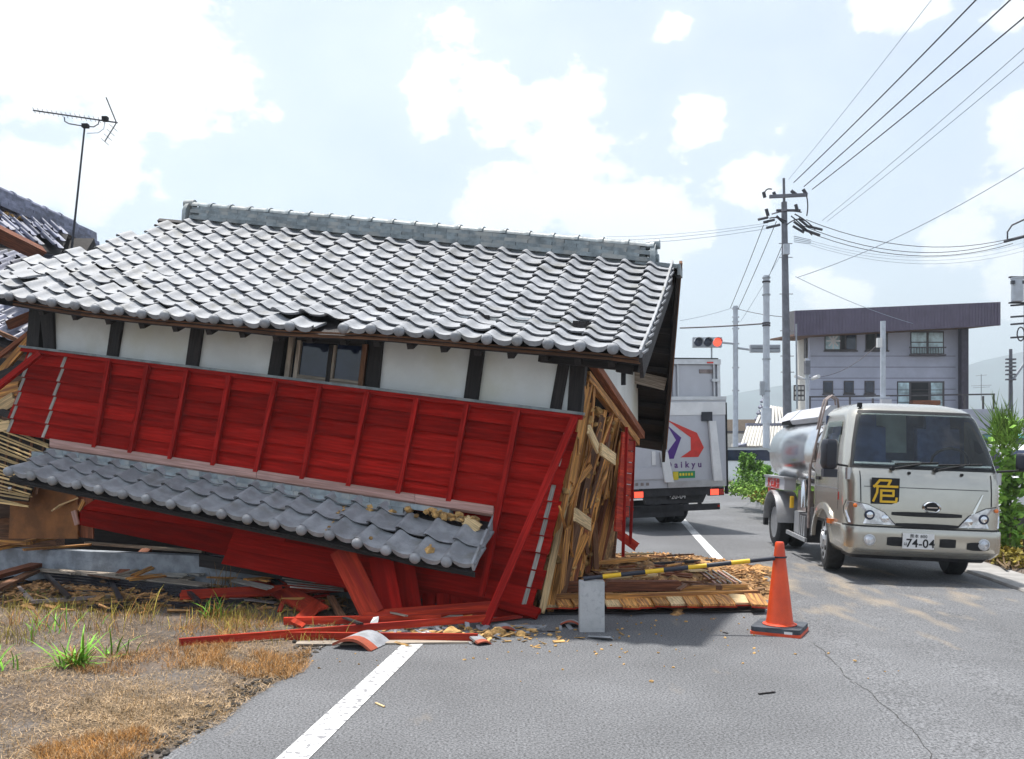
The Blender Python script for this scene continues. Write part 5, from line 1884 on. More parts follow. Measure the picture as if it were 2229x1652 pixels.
for k in range(3):
    MB().box(c + V((0, -.11, -.08 + .08 * k)), (1.1, .02, .035)).build('louvre', 'signal_grey' if k != 1 else 'pole_conc', s2)
# ---- taller white pole beside it
SQ = P3(1668, 978, 32); SQ.z = 0
sq = thing('lamp_pole', 'taller pale blue-white pole standing between signal pole and utility pole', 'pole', SQ)
MB().tube([SQ, V((SQ.x, SQ.y, P3(0, 600, 32).z))], 0.13, 14, 0.115).build('shaft', 'pole_white', sq, smooth=40)
for y in (603, 612, 640, 702, 707, 780, 850):
    MB().tube([V((SQ.x, SQ.y, P3(0, y, 32).z)), V((SQ.x, SQ.y, P3(0, y + 3, 32).z))], 0.15, 12).build('band', 'cable' if y in (612, 702, 707) else 'signal_grey', sq)
MB().box(P3(1668, 905, 31.8), (.34, .2, .55)).build('control_box', 'pole_white', sq)
MB().box(P3(1659, 845, 31.8), (.16, .1, .5)).build('side_sign', 'signal_grey', sq)
# ---- white pole before the grey building
SR = P3(1922, 978, 33); SR.z = 0
sr = thing('service_pole', 'short white pole with boxes in front of the grey building', 'pole', SR)
MB().tube([SR, V((SR.x, SR.y, P3(0, 699, 33).z))], 0.105, 12, 0.095).build('shaft', 'pole_white', sr, smooth=40)
MB().box(P3(1914, 746, 32.8), (.18, .12, .35)).build('meter_box', 'white_paint', sr)
MB().box(P3(1928, 878, 32.7), (.36, .2, .3)).build('lower_box', 'white_panel', sr)
MB().bar(P3(1885, 866, 32.9), P3(1936, 864, 32.9), .06, .05).build('cross_bracket', 'pole_white', sr)
# ---- camera mast by the building corner
SS = P3(1757, 978, 32.5); SS.z = 0
ss = thing('camera_mast', 'slim grey mast with two outdoor cameras at the building corner', 'camera mast', SS)
MB().tube([SS, V((SS.x, SS.y, P3(0, 780, 32.5).z))], 0.07, 10).build('shaft', 'pole_white', ss, smooth=40)
for sg__ in (-1, 1):
    MB().tube([P3(1757, 825, 32.5), P3(1757 + 20 * sg__, 823, 32.4)], .03, 6).build('arm', 'pole_white', ss)
    MB().tube([P3(1757 + 12 * sg__, 824, 32.3), P3(1757 + 25 * sg__, 819, 31.9)], .07, 10).build('camera_body', 'white_paint', ss)
MB().box(P3(1757, 800, 32.4), (.18, .2, .5)).build('cabinet', 'pole_conc', ss)

# ---- right-edge pole with transformer, far pole, little antenna
SE = P3(2237, 978, 32); SE.z = 0
se = thing('utility_pole', 'utility pole with a bucket transformer cut by the right picture edge', 'utility pole', SE)
MB().tube([SE, V((SE.x, SE.y, P3(0, 470, 32).z))], 0.16, 12, 0.11).build('shaft', 'pole_conc', se, smooth=40)
c = P3(2214, 631, 31.8)
MB().lathe([(.19, -.42), (.2, -.38), (.2, .38), (.22, .4), (.22, .44), (.05, .46)], Matrix.Translation(c), 18).build('transformer', 'pole_white', se, smooth=30)
for dz in (-.45, .48):
    MB().box(c + V((.1, .1, dz)), (.65, .12, .05)).build('bracket', 'cable', se)
for dx in (-.23, .1):
    MB().box(c + V((dx, -.12, .25)), (.1, .12, .12)).build('bushing', 'insul', se)
for y in (665, 690, 706, 735):
    MB().tube([P3(2200, y, 31.9), P3(2240, y - 3, 31.9)], .035, 6).build('arm', 'insul', se)
MB().tube([P3(2196 + 8 * math.cos(k * .52 + 1.5) + 26, 727 + 15 * math.sin(k * .52 + 1.5), 31.7) for k in range(13)], .025, 6).build('cable_coil', 'cable', se)
MB().tube([P3(2186, 526, 31.9), P3(2229, 515, 31.9)], .05, 6).build('strain_insulator', 'insul', se)
MB().tube([P3(2193, 520, 31.9), P3(2193, 505, 31.9), P3(2203, 490, 31.9), P3(2229, 478, 31.9)], .03, 6).build('jumper_wire', 'cable', se)
SG = P3(2200, 978, 46); SG.z = 0
sg2 = thing('far_pole', 'distant utility pole with stacked fittings against the hill', 'utility pole', SG)
MB().tube([SG, V((SG.x, SG.y, P3(0, 760, 46).z))], .15, 10, .08).build('shaft', 'pole_conc', sg2, smooth=40)
for y in (782, 790, 798, 806, 815, 826):
    MB().box(P3(2200, y, 45.8), (.5, .15, .08)).build('fitting', 'pole_conc', sg2)
MB().bar(P3(2205, 826, 45.9), P3(2229, 792, 45.9), .1, .1).build('stay', 'signal_grey', sg2)
SA = P3(2136, 978, 48); SA.z = 0
sa = thing('roof_antenna', 'small distant aerial mast right of the grey building', 'antenna', P3(2136, 872, 48))
MB().tube([P3(2136, 872, 48), P3(2136, 815, 48)], .02, 6).build('mast', 'signal_grey', sa)
for y, w_ in ((818, 12), (840, 22), (844, 18)):
    MB().tube([P3(2136 - w_, y, 48), P3(2136 + w_, y - 2, 48)], .015, 5).build('element', 'signal_grey', sa)

# ---- grey two-storey building
BY = 38.0
bl0 = P3(1930, 978, BY); bl0.z = 0
bldg = thing('grey_building', 'pale grey two-storey building with slanting dark parapet roof and sliding windows', 'building', bl0)
by_ = R(0)
# front plane slightly turned: left end nearer
def bp(x, y, d=0.0):
    Y = BY + (x - 1930) * 0.004 + d
    return P3(x, y, Y)
def bq(x0, x1, y0, y1, d=0.0): return [bp(x0, y1, d), bp(x1, y1, d), bp(x1, y0, d), bp(x0, y0, d)]
bn = V((0, -1, 0))
wallf = slab('front_wall', [bp(1763, 1052), bp(2098, 1050), bp(2098, 704), bp(1763, 706)], V((0, 1, 0)), 0.25, 'bldg_wall', bldg)
slab('side_wall', [bp(1763, 1052) , bp(1763, 706), P3(1733, 742, 44), P3(1733, 1040, 44)], V((1, 0.2, 0)), 0.2, 'cream_wall', bldg)
slab('end_wall', [bp(2098, 1050, .25), bp(2098, 704, .25), bp(2098, 704, 7) , bp(2098, 1030, 7)], V((-1, 0, 0)), 0.2, 'bldg_wall', bldg)
for k in range(11):
    y = 775 + k * 24
    slab('wall_seam', bq(1764, 2080, y - .6, y + .6, -0.003), bn, 0.006, 'bldg_fascia', wallf)
# parapet roof: long front face, its left end turned back, soffit below
pf = slab('parapet', [bp(1731, 731, -1.3), bp(2178, 708, -1.3), bp(2178, 657, -1.3), bp(1731, 676, -1.3)], V((0, 1, 0)), 0.12, 'bldg_fascia', bldg)
nsl = 64
b = MB()
for k in range(nsl):
    x = 1733 + (2176 - 1733) * (k + .5) / nsl
    t = (x - 1731) / (2178 - 1731)
    board('parapet_rib', bp(x, lerp(730, 707, t), -1.315), bp(x, lerp(677, 658, t), -1.315), 0.05, 0.03, 'bldg_fascia', pf, up=(0, -1, 0))
slab('parapet_side', [bp(1731, 731, -1.3), bp(1731, 676, -1.3), P3(1703, 681, 41.5), P3(1703, 732, 41.5)], V((1, 0.3, 0)), 0.1, 'bldg_frame', bldg)
slab('soffit', [bp(1731, 731, -1.25), bp(2178, 708, -1.25), bp(2104, 716, 0.15), bp(1763, 735, 0.15)], V((0, 0, 1)), 0.08, 'soffit', bldg)
slab('soffit', [bp(1731, 731, -1.25), bp(1763, 735, .1), P3(1733, 742, 43), P3(1676, 741, 41.5)], V((0, 0, 1)), 0.08, 'soffit', bldg)
slab('soffit', [bp(2178, 708, -1.25), bp(2104, 716, .1), bp(2104, 716, 4), bp(2150, 705, 4)], V((0, 0, 1)), 0.08, 'soffit', bldg)
slab('roof_slab', [bp(1731, 676, -1.2), bp(2178, 657, -1.2), bp(2170, 672, 6.5), bp(1722, 690, 6.5)], V((0, 0, -1)), 0.1, 'bldg_fascia', bldg)
board('pillar', bp(2097, 1052, -.4), bp(2097, 704, -.4), 0.3, 0.3, 'pillar', bldg, up=(0, -1, 0))


def window(x0, x1, y0, y1, panes, rail=False, frame='bldg_frame', sill=True):
    w = slab('window', bq(x0, x1, y0, y1, -0.012), bn, 0.035, frame, bldg)
    for (a, c, m) in panes:
        slab('pane', bq(lerp(x0, x1, a) + 2, lerp(x0, x1, c) - 2, y0 + 3, y1 - 3, -0.052), bn, 0.012, m, w)
    if sill:
        slab('sill', bq(x0 - 2, x1 + 2, y1, y1 + 2.5, -0.012), bn, 0.09, frame, w)
    return w
w1 = window(1795, 1864, 721, 763, [(0, .5, 'glass_pale'), (.5, .66, 'black'), (.66, 1, 'glass_dark')])
# taped star on the left pane
cx_, cy_ = 1814, 742
for an in range(4):
    t = an * math.pi / 4
    dx, dy = math.cos(t) * (15 if an % 2 == 0 else 14), math.sin(t) * (18 if an % 2 == 0 else 16)
    board('tape', bp(cx_ - dx, cy_ - dy, -.07 - .003 * an), bp(cx_ + dx, cy_ + dy, -.07 - .003 * an), .07, .002, 'white_paint', w1, up=(0, -1, 0))
window(1884, 1932, 721, 763, [(0, .45, 'black'), (.48, 1, 'glass_dark')])
w3 = window(1982, 2054, 721, 772, [(0, .5, 'glass_pale'), (.52, 1, 'glass_pale')])
for k in range(13):
    x = 1983 + k * 5.9
    slab('rail_bar', bq(x, x + 1, 756, 773, -.3), bn, .02, 'bldg_frame', w3)
slab('rail_top', bq(1979, 2059, 755, 757.5, -.31), bn, .04, 'bldg_frame', w3)
slab('rail_bottom', bq(1979, 2059, 771, 774, -.31), bn, .04, 'bldg_frame', w3)
slab('mid_bar', bq(1984, 2052, 744, 746, -.07), bn, .02, 'bldg_frame', w3)
for x0 in (1792, 1837, 1882):
    window(x0, x0 + 21, 829, 857, [(0, 1, 'glass_dark')])
w4 = window(1953, 2055, 830, 905, [(0, .27, 'glass_pale'), (.28, .68, 'black'), (.7, .98, 'glass_pale')])
for y in (848, 855, 875):
    slab('security_bar', bq(1956, 2052, y, y + 1, -.09), bn, .01, 'bldg_frame', w4)
slab('counter', bq(1980, 2040, 872, 882, -.5), bn, .3, 'rust_wood', bldg)
slab('side_window', [P3(1752, 780, 38.6), P3(1757, 779, 38.2), P3(1757, 722, 38.2), P3(1752, 724, 38.6)], V((-1, -.2, 0)), .05, 'bldg_frame', bldg)
b = MB()
for (x, y0, y1) in ((1763, 862, 900), (1800, 862, 900), (1850, 862, 900), (1900, 862, 900), (2100, 862, 900), (2140, 862, 900), (2163, 858, 900)):
    board('railing_post', bp(x, y1, -3), bp(x, y0, -3), .06, .06, 'bldg_frame', bldg, up=(0, -1, 0))
board('railing_rail', bp(1755, 864, -3), bp(2165, 858, -3), .05, .06, 'bldg_frame', bldg)
slab('yard_wall', [bp(1740, 1055, -4), bp(2200, 1055, -4), bp(2200, 890, -4), bp(1740, 893, -4)], V((0, 1, 0)), .2, 'bldg_wall', bldg)
slab('lattice', [P3(1728, 872, 36), P3(1752, 872, 36), P3(1752, 838, 36), P3(1728, 838, 36)], V((0, 1, 0)), .05, 'bldg_frame', bldg)
for k in range(3):
    for j in range(3):
        slab('lattice_gap', [P3(1730 + 7.3 * k, 848 + 11 * j, 35.9), P3(1735 + 7.3 * k, 848 + 11 * j, 35.9), P3(1735 + 7.3 * k, 841 + 11 * j, 35.9), P3(1730 + 7.3 * k, 841 + 11 * j, 35.9)], V((0, -1, 0)), .01, 'cream_wall', bldg)

# ---- little tiled house behind the weeds
hx = P3(1655, 978, 47); hx.z = 0
th = thing('small_house', 'small house with ribbed grey tile roof behind the roadside weeds', 'house', hx)
def hp(x, y, Y=47.0): return P3(x, y, Y)
slab('wall', [hp(1622, 1036), hp(1760, 1036), hp(1760, 965), hp(1622, 965)], V((0, 1, 0)), 3.0, 'cream_wall', th)
slab('door', [hp(1660, 1030, 46.9), hp(1683, 1030, 46.9), hp(1683, 976, 46.9), hp(1660, 976, 46.9)], V((0, -1, 0)), .05, 'rust_wood', th)
slab('window', [hp(1627, 1005, 46.9), hp(1647, 1005, 46.9), hp(1647, 978, 46.9), hp(1627, 978, 46.9)], V((0, -1, 0)), .05, 'glass_dark', th)
slab('pillar', [hp(1648, 1030, 46.9), hp(1657, 1030, 46.9), hp(1657, 970, 46.9), hp(1648, 970, 46.9)], V((0, -1, 0)), .08, 'white_paint', th)
rf = slab('roof', [hp(1612, 975, 46.2), hp(1765, 975, 46.2), hp(1758, 928, 48.5), hp(1628, 928, 48.5)], V((0, .4, -.9)), .12, 'tile_old', th)
for k in range(22):
    t = k / 21
    a, c = lerp(hp(1614, 974, 46.2), hp(1763, 974, 46.2), t), lerp(hp(1629, 928, 48.5), hp(1757, 928, 48.5), t)
    MB().tube([a + V((0, 0, .04)), c + V((0, 0, .04))], .075, 6).build('roof_rib', 'cream_wall' if k % 1 == 0 else 'tile_old', rf)
board('ridge', hp(1624, 926, 48.5), hp(1760, 926, 48.5), .3, .25, 'tile_old', th)
slab('gable_step', [hp(1598, 978, 46), hp(1625, 972, 46), hp(1625, 966, 47), hp(1602, 972, 47)], V((0, 0, 1)), .15, 'tile_old', th)
# upper roof bit
rf2 = slab('upper_roof', [hp(1645, 926, 50), hp(1720, 926, 50), hp(1705, 892, 52), hp(1662, 880, 52)], V((0, .4, -.9)), .12, 'tile_old', th)
for k in range(9):
    t = k / 8
    a, c = lerp(hp(1646, 925, 50), hp(1718, 925, 50), t), lerp(hp(1663, 884, 52), hp(1705, 890, 52), t)
    MB().tube([a + V((0, 0, .04)), c + V((0, 0, .04))], .08, 6).build('roof_rib', 'cream_wall', rf2)
for k in range(5):
    MB().lathe([(.12, 0), (.16, .1), (0, .3)], Matrix.Translation(hp(1648 + k * 4, 916 - k * 13, 51)), 8).build('ridge_ornament', 'tile_old', th)
# ---- beige building beyond
bz = P3(1630, 978, 80); bz.z = 0
bb2 = thing('beige_building', 'long low beige building far behind the box lorry', 'building', bz)
slab('wall', [P3(1500, 1012, 80), P3(1668, 1012, 80), P3(1668, 913, 80), P3(1500, 913, 80)], V((0, 1, 0)), 6, 'beige_wall', bb2)
slab('band', [P3(1500, 942, 79.9), P3(1668, 942, 79.9), P3(1668, 938, 79.9), P3(1500, 938, 79.9)], V((0, -1, 0)), .2, 'bldg_frame', bb2)
slab('lower_wall', [P3(1500, 1012, 79.7), P3(1640, 1012, 79.7), P3(1640, 944, 79.7), P3(1500, 944, 79.7)], V((0, -1, 0)), .1, 'cream_wall', bb2)


# ---- parked cars
def car(name, label, loc, yaw, m, L=3.9, Wd=1.65, Ht=1.5):
    rot = Matrix.Rotation(R(yaw), 3, 'Z')
    t = thing(name, label, 'car', loc, rot)
    fr = WM[t.name]
    prof = [(-L / 2, .35), (-L / 2 - .03, .6), (-L / 2 + .06, .9), (-L / 2 + .9, 1.0), (-L / 2 + 1.45, Ht - .06), (-L / 2 + 1.8, Ht), (L / 2 - .9, Ht), (L / 2 - .35, Ht - .12), (L / 2 - .05, 1.0), (L / 2, .7), (L / 2 - .05, .35)]
    b = MB()
    n = len(prof)
    for sx, k in ((-1, .9), (-1, 1.0), (1, 1.0), (1, .9)):
        for (y, z) in prof:
            kk = k * (1 if z < 1.02 else .86)
            b.v.append(V((sx * Wd / 2 * kk, y, z)))
    for j in range(3):
        for k in range(n):
            a0, a1 = j * n + k, j * n + (k + 1) % n
            b.f.append([a0, a0 + n, a1 + n, a1])
    b.f.append(list(range(n))); b.f.append(list(range(3 * n, 4 * n))[::-1])
    body_ = b.build('body', m, t, frame=fr, smooth=30)
    for sg in (-1, 1):
        w = Wd / 2 * .865
        MB().prism([V((sg * w, -L / 2 + 1.15, 1.03)), V((sg * w, -L / 2 + 1.55, Ht - .1)), V((sg * w, L / 2 - .95, Ht - .1)), V((sg * w, L / 2 - .3, 1.03))], V((sg * .03, 0, 0))).build('side_window', 'glass_dark', t, frame=fr)
        for y in (-L / 2 + .7, L / 2 - .7):
            Mx = Matrix.Translation(V((sg * (Wd / 2 - .09), y, .3))) @ Matrix.Rotation(R(90) * sg, 4, 'Y')
            wh = MB().lathe([(.18, -.09), (.28, -.09), (.3, -.05), (.3, .05), (.28, .09), (.18, .09)], Mx, 20).build('wheel', 'rubber', t, frame=fr, smooth=30)
            MB().lathe([(.19, .08), (.1, .05), (0, .07)], Mx, 16).build('rim', 'alu', wh, frame=fr, smooth=30)
        MB().box((sg * (Wd / 2 - .16), -L / 2 - .01, .75), (.26, .08, .14)).build('tail_lamp', 'lamp_red', t, frame=fr)
        MB().box((sg * (Wd / 2 - .2), L / 2 - .0, .72), (.3, .08, .14)).build('headlamp', 'lamp_clear', t, frame=fr)
    MB().prism([V((-Wd / 2 * .8, -L / 2 + .98, 1.04)), V((Wd / 2 * .8, -L / 2 + .98, 1.04)), V((Wd / 2 * .74, -L / 2 + 1.42, Ht - .1)), V((-Wd / 2 * .74, -L / 2 + 1.42, Ht - .1))], V((0, -.03, .01))).build('rear_window', 'glass_dark', t, frame=fr)
    MB().box((0, -L / 2 - .02, .42), (Wd * .92, .1, .18)).build('bumper', m, t, frame=fr)
    return t


mat('car_white', (0.75, 0.76, 0.78), 0.25, var=0.02, coat=.5, rand=0)
mat('car_teal', (0.05, 0.32, 0.32), 0.3, var=0.05, coat=.5, rand=0)
car('parked_car', 'white car parked behind the green roadside bushes near the small house', P3(1640, 978, 31).xy.to_3d() + V((0, 0, 0)), 78, 'car_white')
car('parked_car', 'white car at the right picture edge beside the tall weed', V((8.35, 14.2, 0)), -4, 'car_white')
car('parked_car', 'teal car parked beyond the white one at the right edge', V((10.9, 19.0, 0)), 4, 'car_teal', Ht=1.75)
# ================================================================== cone, bar, block
cz = G(1697, 1375)
cone = thing('traffic_cone', 'orange-red traffic cone on a dark weight holding the striped bar', 'traffic cone', cz)
cM = Matrix.Translation(cz) @ Matrix.Rotation(R(-28), 4, 'Z')
def sqring(b, h, z0, z1, r=.03, cut=None):
    pts = []
    for (sx, sy) in ((1, 1), (-1, 1), (-1, -1), (1, -1)):
        for k in range(4):
            t = k / 3 * math.pi / 2 + {(1, 1): 0, (-1, 1): math.pi / 2, (-1, -1): math.pi, (1, -1): 1.5 * math.pi}[(sx, sy)]
            pts.append(V((sx * (h - r) + r * math.cos(t), sy * (h - r) + r * math.sin(t), z0)))
    b.prism(pts, V((0, 0, z1 - z0)))
b = MB(); sqring(b, .19, .0, .022); b.build('base', 'cone_red', cone, frame=cM)
b = MB(); sqring(b, .185, .0225, .058); b.build('weight', 'cone_base', cone, frame=cM)
MB().box((.1, -.186, .03), (.06, .006, .02)).build('weight_label', 'white_paint', cone, frame=cM)
MB().lathe([(.125, .058), (.13, .064), (.105, .075)], Matrix.Translation(cz), 32).build('collar', 'cone_red', cone, smooth=40)
MB().lathe([(.108, .06), (.10, .1), (.037, .66), (.034, .69), (.028, .70), (0, .70)], Matrix.Translation(cz), 32).build('body', 'cone_red', cone, smooth=40)

blk = G(1289, 1376)
bk = MB().box(blk + V((0, .06, .195)), (.193, .12, .39))
o = bk.build('concrete_block', 'concrete', orient=Matrix.Rotation(R(3), 3, 'Z'))
tag(o, 'pale concrete block standing on end on the asphalt', 'concrete block')

p0 = P3(1270, 1262, blk.y + .06); p0.z = .407
p1 = P3(1686, 1215, cz.y - .06)
barT = thing('cone_bar', 'black and yellow striped bar resting on the block and hooked to the cone', 'barrier bar', p0)
dirb = (p1 - p0).normalized()
Lb = (p1 - p0).length
pos = 0.0
seg = [('b', .16), ('y', .15), ('b', .2), ('y', .15), ('b', .2), ('y', .15), ('b', .2), ('y', .15), ('b', .2)]
sc_ = Lb / sum(s for _, s in seg)
for k, (kk, s) in enumerate(seg):
    a, c = p0 + dirb * pos, p0 + dirb * (pos + s * sc_)
    MB().tube([a, c], .0175, 14).build('black_band' if kk == 'b' else 'yellow_band', 'bar_black' if kk == 'b' else 'yellow', barT, smooth=40)
    pos += s * sc_
ringc = V((cz.x, cz.y, p1.z + .004))
MB().lathe([(.047, -.006), (.055, -.006), (.055, .006), (.047, .006), (.047, -.006)], Matrix.Translation(ringc), 24).build('hook_ring', 'bar_black', barT, smooth=40)

# ================================================================== TV aerial on the house beyond
AY = 11.6
def ap(x, y, d=0.0): return P3(x, y, AY + d)
ant = thing('tv_antenna', 'rooftop television aerial leaning on a thin mast against the clouds', 'antenna', ap(155, 548))
MB().tube([ap(155, 552), ap(166, 450), ap(185, 270)], .016, 8, .012).build('mast', 'bar_black', ant)
MB().tube([ap(72, 240), ap(256, 267)], .010, 6).build('boom', 'bar_black', ant)
for k in range(16):
    t = k / 15
    x, y = lerp(74, 226, t), lerp(240, 262.5, t)
    o_ = .09 if k else .12
    MB().tube([ap(x - 3, y - 6, -o_), ap(x + 3, y + 6, o_)], .0035, 5).build('director', 'bar_black', ant)
ps = [ap(140, 255), ap(141, 264), ap(150, 269), ap(185, 275), ap(204, 276), ap(214, 270), ap(216, 260)]
MB().tube(ps, .008, 6, cap=False).build('bracket', 'bar_black', ant)
MB().box(ap(186, 274), (.08, .06, .05)).build('clamp', 'black', ant)
MB().box(ap(229, 259), (.07, .06, .06)).build('feed_box', 'black', ant)
for (x0, y0, x1, y1) in ((253, 266, 231, 212), (253, 268, 228, 308)):
    MB().tube([ap(x0, y0), ap(x1, y1)], .008, 6).build('reflector', 'bar_black', ant)
for k in range(4):
    t = .25 + k * .25
    x, y = lerp(253, 228, t), lerp(268, 308, t)
    MB().tube([ap(x - 8, y - 7, -.15), ap(x + 9, y + 8, .15)], .0035, 5).build('reflector_rod', 'bar_black', ant)
    x, y = lerp(253, 231, t), lerp(266, 212, t)
    MB().tube([ap(x, y, -.2), ap(x, y, .2)], .0035, 5).build('reflector_rod', 'bar_black', ant)
ps = [ap(228, 264), ap(226, 280), ap(214, 289), ap(190, 290)]
MB().tube(ps, .005, 6, cap=False).build('feed_cable', 'cable_thin', ant)

# ================================================================== second house, broken, behind at the left
nb = thing('broken_house', 'second wrecked house behind at the left with slipped blue-grey roof tiles', 'house', V((-6.6, 12, 0)))
# its ridge runs down from the upper left
def np_(x, y, Y): return P3(x, y, Y)
ra, rb = np_(-140, 372, 10.2), np_(205, 522, 12.6)
MB().prism([ra + V((0, -.1, -.12)), ra + V((0, .1, -.12)), ra + V((0, .08, .12)), ra + V((0, -.08, .12))], rb - ra).build('ridge_core', 'tile_old', nb)
rl = (rb - ra).length
rx = (rb - ra).normalized()
rAx = axes(rx, V((0, 0, 1)))
me_n2 = me_noshi.copy(); me_n2.materials.clear(); me_n2.materials.append(MATS['tile_old'])
me_c2 = me_cap.copy(); me_c2.materials.clear(); me_c2.materials.append(MATS['tile_old'])
for lay in range(5):
    k = 0
    while True:
        s = (lay % 2) * NL / 2 + k * NL + NL / 2
        if s > rl - .1 * lay: break
        link('flat_ridge_tile', me_n2, Matrix.Translation(ra + rx * s + V((0, 0, -.1 + lay * .042))) @ rAx.to_4x4() @ Matrix.Rotation(R(rnd.gauss(0, .8)), 4, 'Z') @ Matrix.Diagonal((1, 1.15 - .05 * lay, 1.1, 1)), nb)
        k += 1
k = 0
while k * NL < rl - .5:
    link('ridge_cap_tile', me_c2, Matrix.Translation(ra + rx * (k * NL + .13) + V((0, 0, .09))) @ rAx.to_4x4() @ Matrix.Rotation(R(rnd.gauss(0, 1)), 4, 'Y'), nb)
    k += 1
# what still stands of its walls
MB().box((-7.4, 12.1, 1.42), (3.6, 2.6, 2.84)).build('standing_wall', 'brown_wood', nb)
MB().prism([V((-9.2, 10.9, 2.84)), V((-9.2, 13.3, 2.84)), V((-9.0, 12.0, 4.3))], V((3.3, 0, 0))).build('roof_core', 'dark_wood', nb)
# strip of clay bedding laid bare under the ridge
pts = []
for k in range(110):
    t = rnd.uniform(0.2, .93)
    p = lerp(ra, rb, t) + V((0, -.18, -.2 - .02 * rnd.random()))
    pts.append((p + V((rnd.gauss(0, .03), rnd.gauss(0, .05), rnd.gauss(0, .025))), rnd.uniform(.025, .06)))
o = lumps('clay_bedding', pts, 'mud_chunk', nb, 'stuff')
# roof planes with tiles: the piece under the ridge, the lower slope
def plane_tiles(q, nu, nv, me, jit, parent, skip=0.0, m='dark_wood', lift=0.0):
    """q: lower-left, lower-right, upper-right, upper-left"""
    def fn(u, t, l=0.0):
        return lerp(lerp(q[0], q[1], u), lerp(q[3], q[2], u), t) + V((0, 0, l))
    slab('roof_deck', [p - V((0, 0, .04)) for p in q], V((0, 0, -1)), .03, m, parent)
    w = 1.0 / nu
    for j in range(nv):
        for k in range(nu):
            if rnd.random() < skip: continue
            o_ = fn(k * w, j / nv)
            ex = fn((k + 1) * w, j / nv) - o_
            ey = fn((k + .5) * w, (j + 1) / nv) - fn((k + .5) * w, j / nv)
            x = ex.normalized(); z = x.cross(ey).normalized(); y = z.cross(x)
            A = Matrix((x * (ex.length / TW), y * (ey.length / EXPO), z)).transposed().to_4x4()
            rot = Matrix.Rotation(R(rnd.gauss(0, jit)), 4, 'Z') @ Matrix.Rotation(R(rnd.gauss(0, jit * .7)), 4, 'Y')
            link('roof_tile', me, Matrix.Translation(o_ + z * rnd.uniform(0, .01)) @ A @ rot, parent)
me_told = me_tile.copy(); me_told.materials.clear(); me_told.materials.append(MATS['tile_old'])
plane_tiles([np_(-150, 505, 9.6), np_(132, 545, 11.4), np_(150, 500, 12.0), np_(-140, 430, 10.2)], 12, 3, me_told, 3, nb, .06)
# red-brown fallen barge beam under it
board('fallen_beam', np_(-60, 480, 9.4), np_(86, 552, 10.6), .16, .1, 'rust_wood', nb, up=(0, -1, 0))
# lower slope facing us
plane_tiles([np_(-160, 672, 9.9), np_(70, 640, 10.3), np_(190, 560, 11.8), np_(-120, 545, 12.0)], 11, 6, me_told, 2.5, nb, .03)
# slipped roof piece under the main eave
plane_tiles([np_(-60, 722, 9.8), np_(98, 770, 9.5), np_(104, 690, 10.0), np_(-60, 655, 10.4)], 7, 3, me_told, 2.0, nb, .0)
board('snapped_rafter', np_(18, 708, 9.3), np_(92, 678, 9.3), .09, .06, 'rust_wood', nb, up=(0, -1, 0))
board('roof_edge_wood', np_(-20, 715, 9.35), np_(100, 768, 9.3), .08, .04, 'brown_wood', nb)
# timber and planks visible below
slab('inner_planks', [np_(-80, 960, 10.2), np_(90, 960, 10.0), np_(110, 760, 10.0), np_(-80, 720, 10.4)], V((0, -1, 0)), .04, 'brown_wood', nb)
for k in range(11):
    y = 728 + k * 17
    board('roof_plank', np_(-40, y, 9.9), np_(68 - k * 1.5, y + 16, 9.75), .10, .02, rnd.choice(['brown_wood', 'rust_wood', 'brown_wood', 'dark_wood']), nb, up=(0, -1, 0), jag=.05)
for (x0, y0, x1, y1, w, m) in ((0, 812, 62, 742, .07, 'gold_wood'), (-20, 790, 60, 728, .04, 'rust_wood'), (-20, 860, 40, 845, .14, 'gold_wood'), (-30, 905, 28, 870, .13, 'pale_wood'), (-30, 935, 22, 925, .10, 'pale_wood'), (-30, 885, 30, 905, .08, 'dark_wood'), (-30, 830, 50, 800, .09, 'dark_wood')):
    board('snapped_timber', np_(x0, y0, 9.3), np_(x1, y1, 9.2), w, .05, m, nb, up=(0, -1, 0), jag=.05)

# ================================================================== rubble in front of the house, left
def put(name, x0, y0, z0, x1, y1, z1, w, t, m, label, cat='plank', up=(0, 0, 1), jag=.02, group=None, bow=0.0):
    o = board(name, G(x0, y0, z0), G(x1, y1, z1), w, t, m, None, up, jag, bow)
    return tag(o, label, cat, group)


# foundation
fd = slab('foundation', [HL(-8.6, 7.55, 0.0), HL(-3.6, 7.55, 0.0), HL(-3.6, 7.55, .345), HL(-8.6, 7.55, .345)], -NOUT, .13, 'concrete_dark', None)
tag(fd, 'low blue-grey concrete foundation strip under the wreck at the left', 'foundation')
# lath screen
ls = thing('lath_screen', 'torn screen of pale bamboo laths hanging left of the lower roof', 'lath screen', Wp(40, 1040, PW + .1))
for k in range(24):
    t = k / 23
    x0, y0 = lerp(-70, -20, t), lerp(880, 1085, t)
    x1, y1 = lerp(112, 62, t) - rnd.uniform(0, 12), lerp(945, 1090, t) + rnd.uniform(-4, 4) + 14
    PP = PW + .02 + rnd.uniform(-.02, .02)
    board('lath', Wp(x0, y0 + 6, PP), Wp(x1, y1, PP), rnd.uniform(.012, .02), .012, 'lath', ls, up=NOUT, jag=.015)
for k in range(6):
    x = -40 + k * 26
    board('cross_lath', Wp(x + 14, 905, PW + .06), Wp(x - 10, 1075, PW + .06), .03, .012, 'brown_wood', ls, up=NOUT)
slab('dark_backing', [Wp(-60, 1085, PW + .12), Wp(60, 1092, PW + .12), Wp(108, 955, PW + .12), Wp(-60, 900, PW + .12)], -NOUT, .02, 'dark_wood', ls)
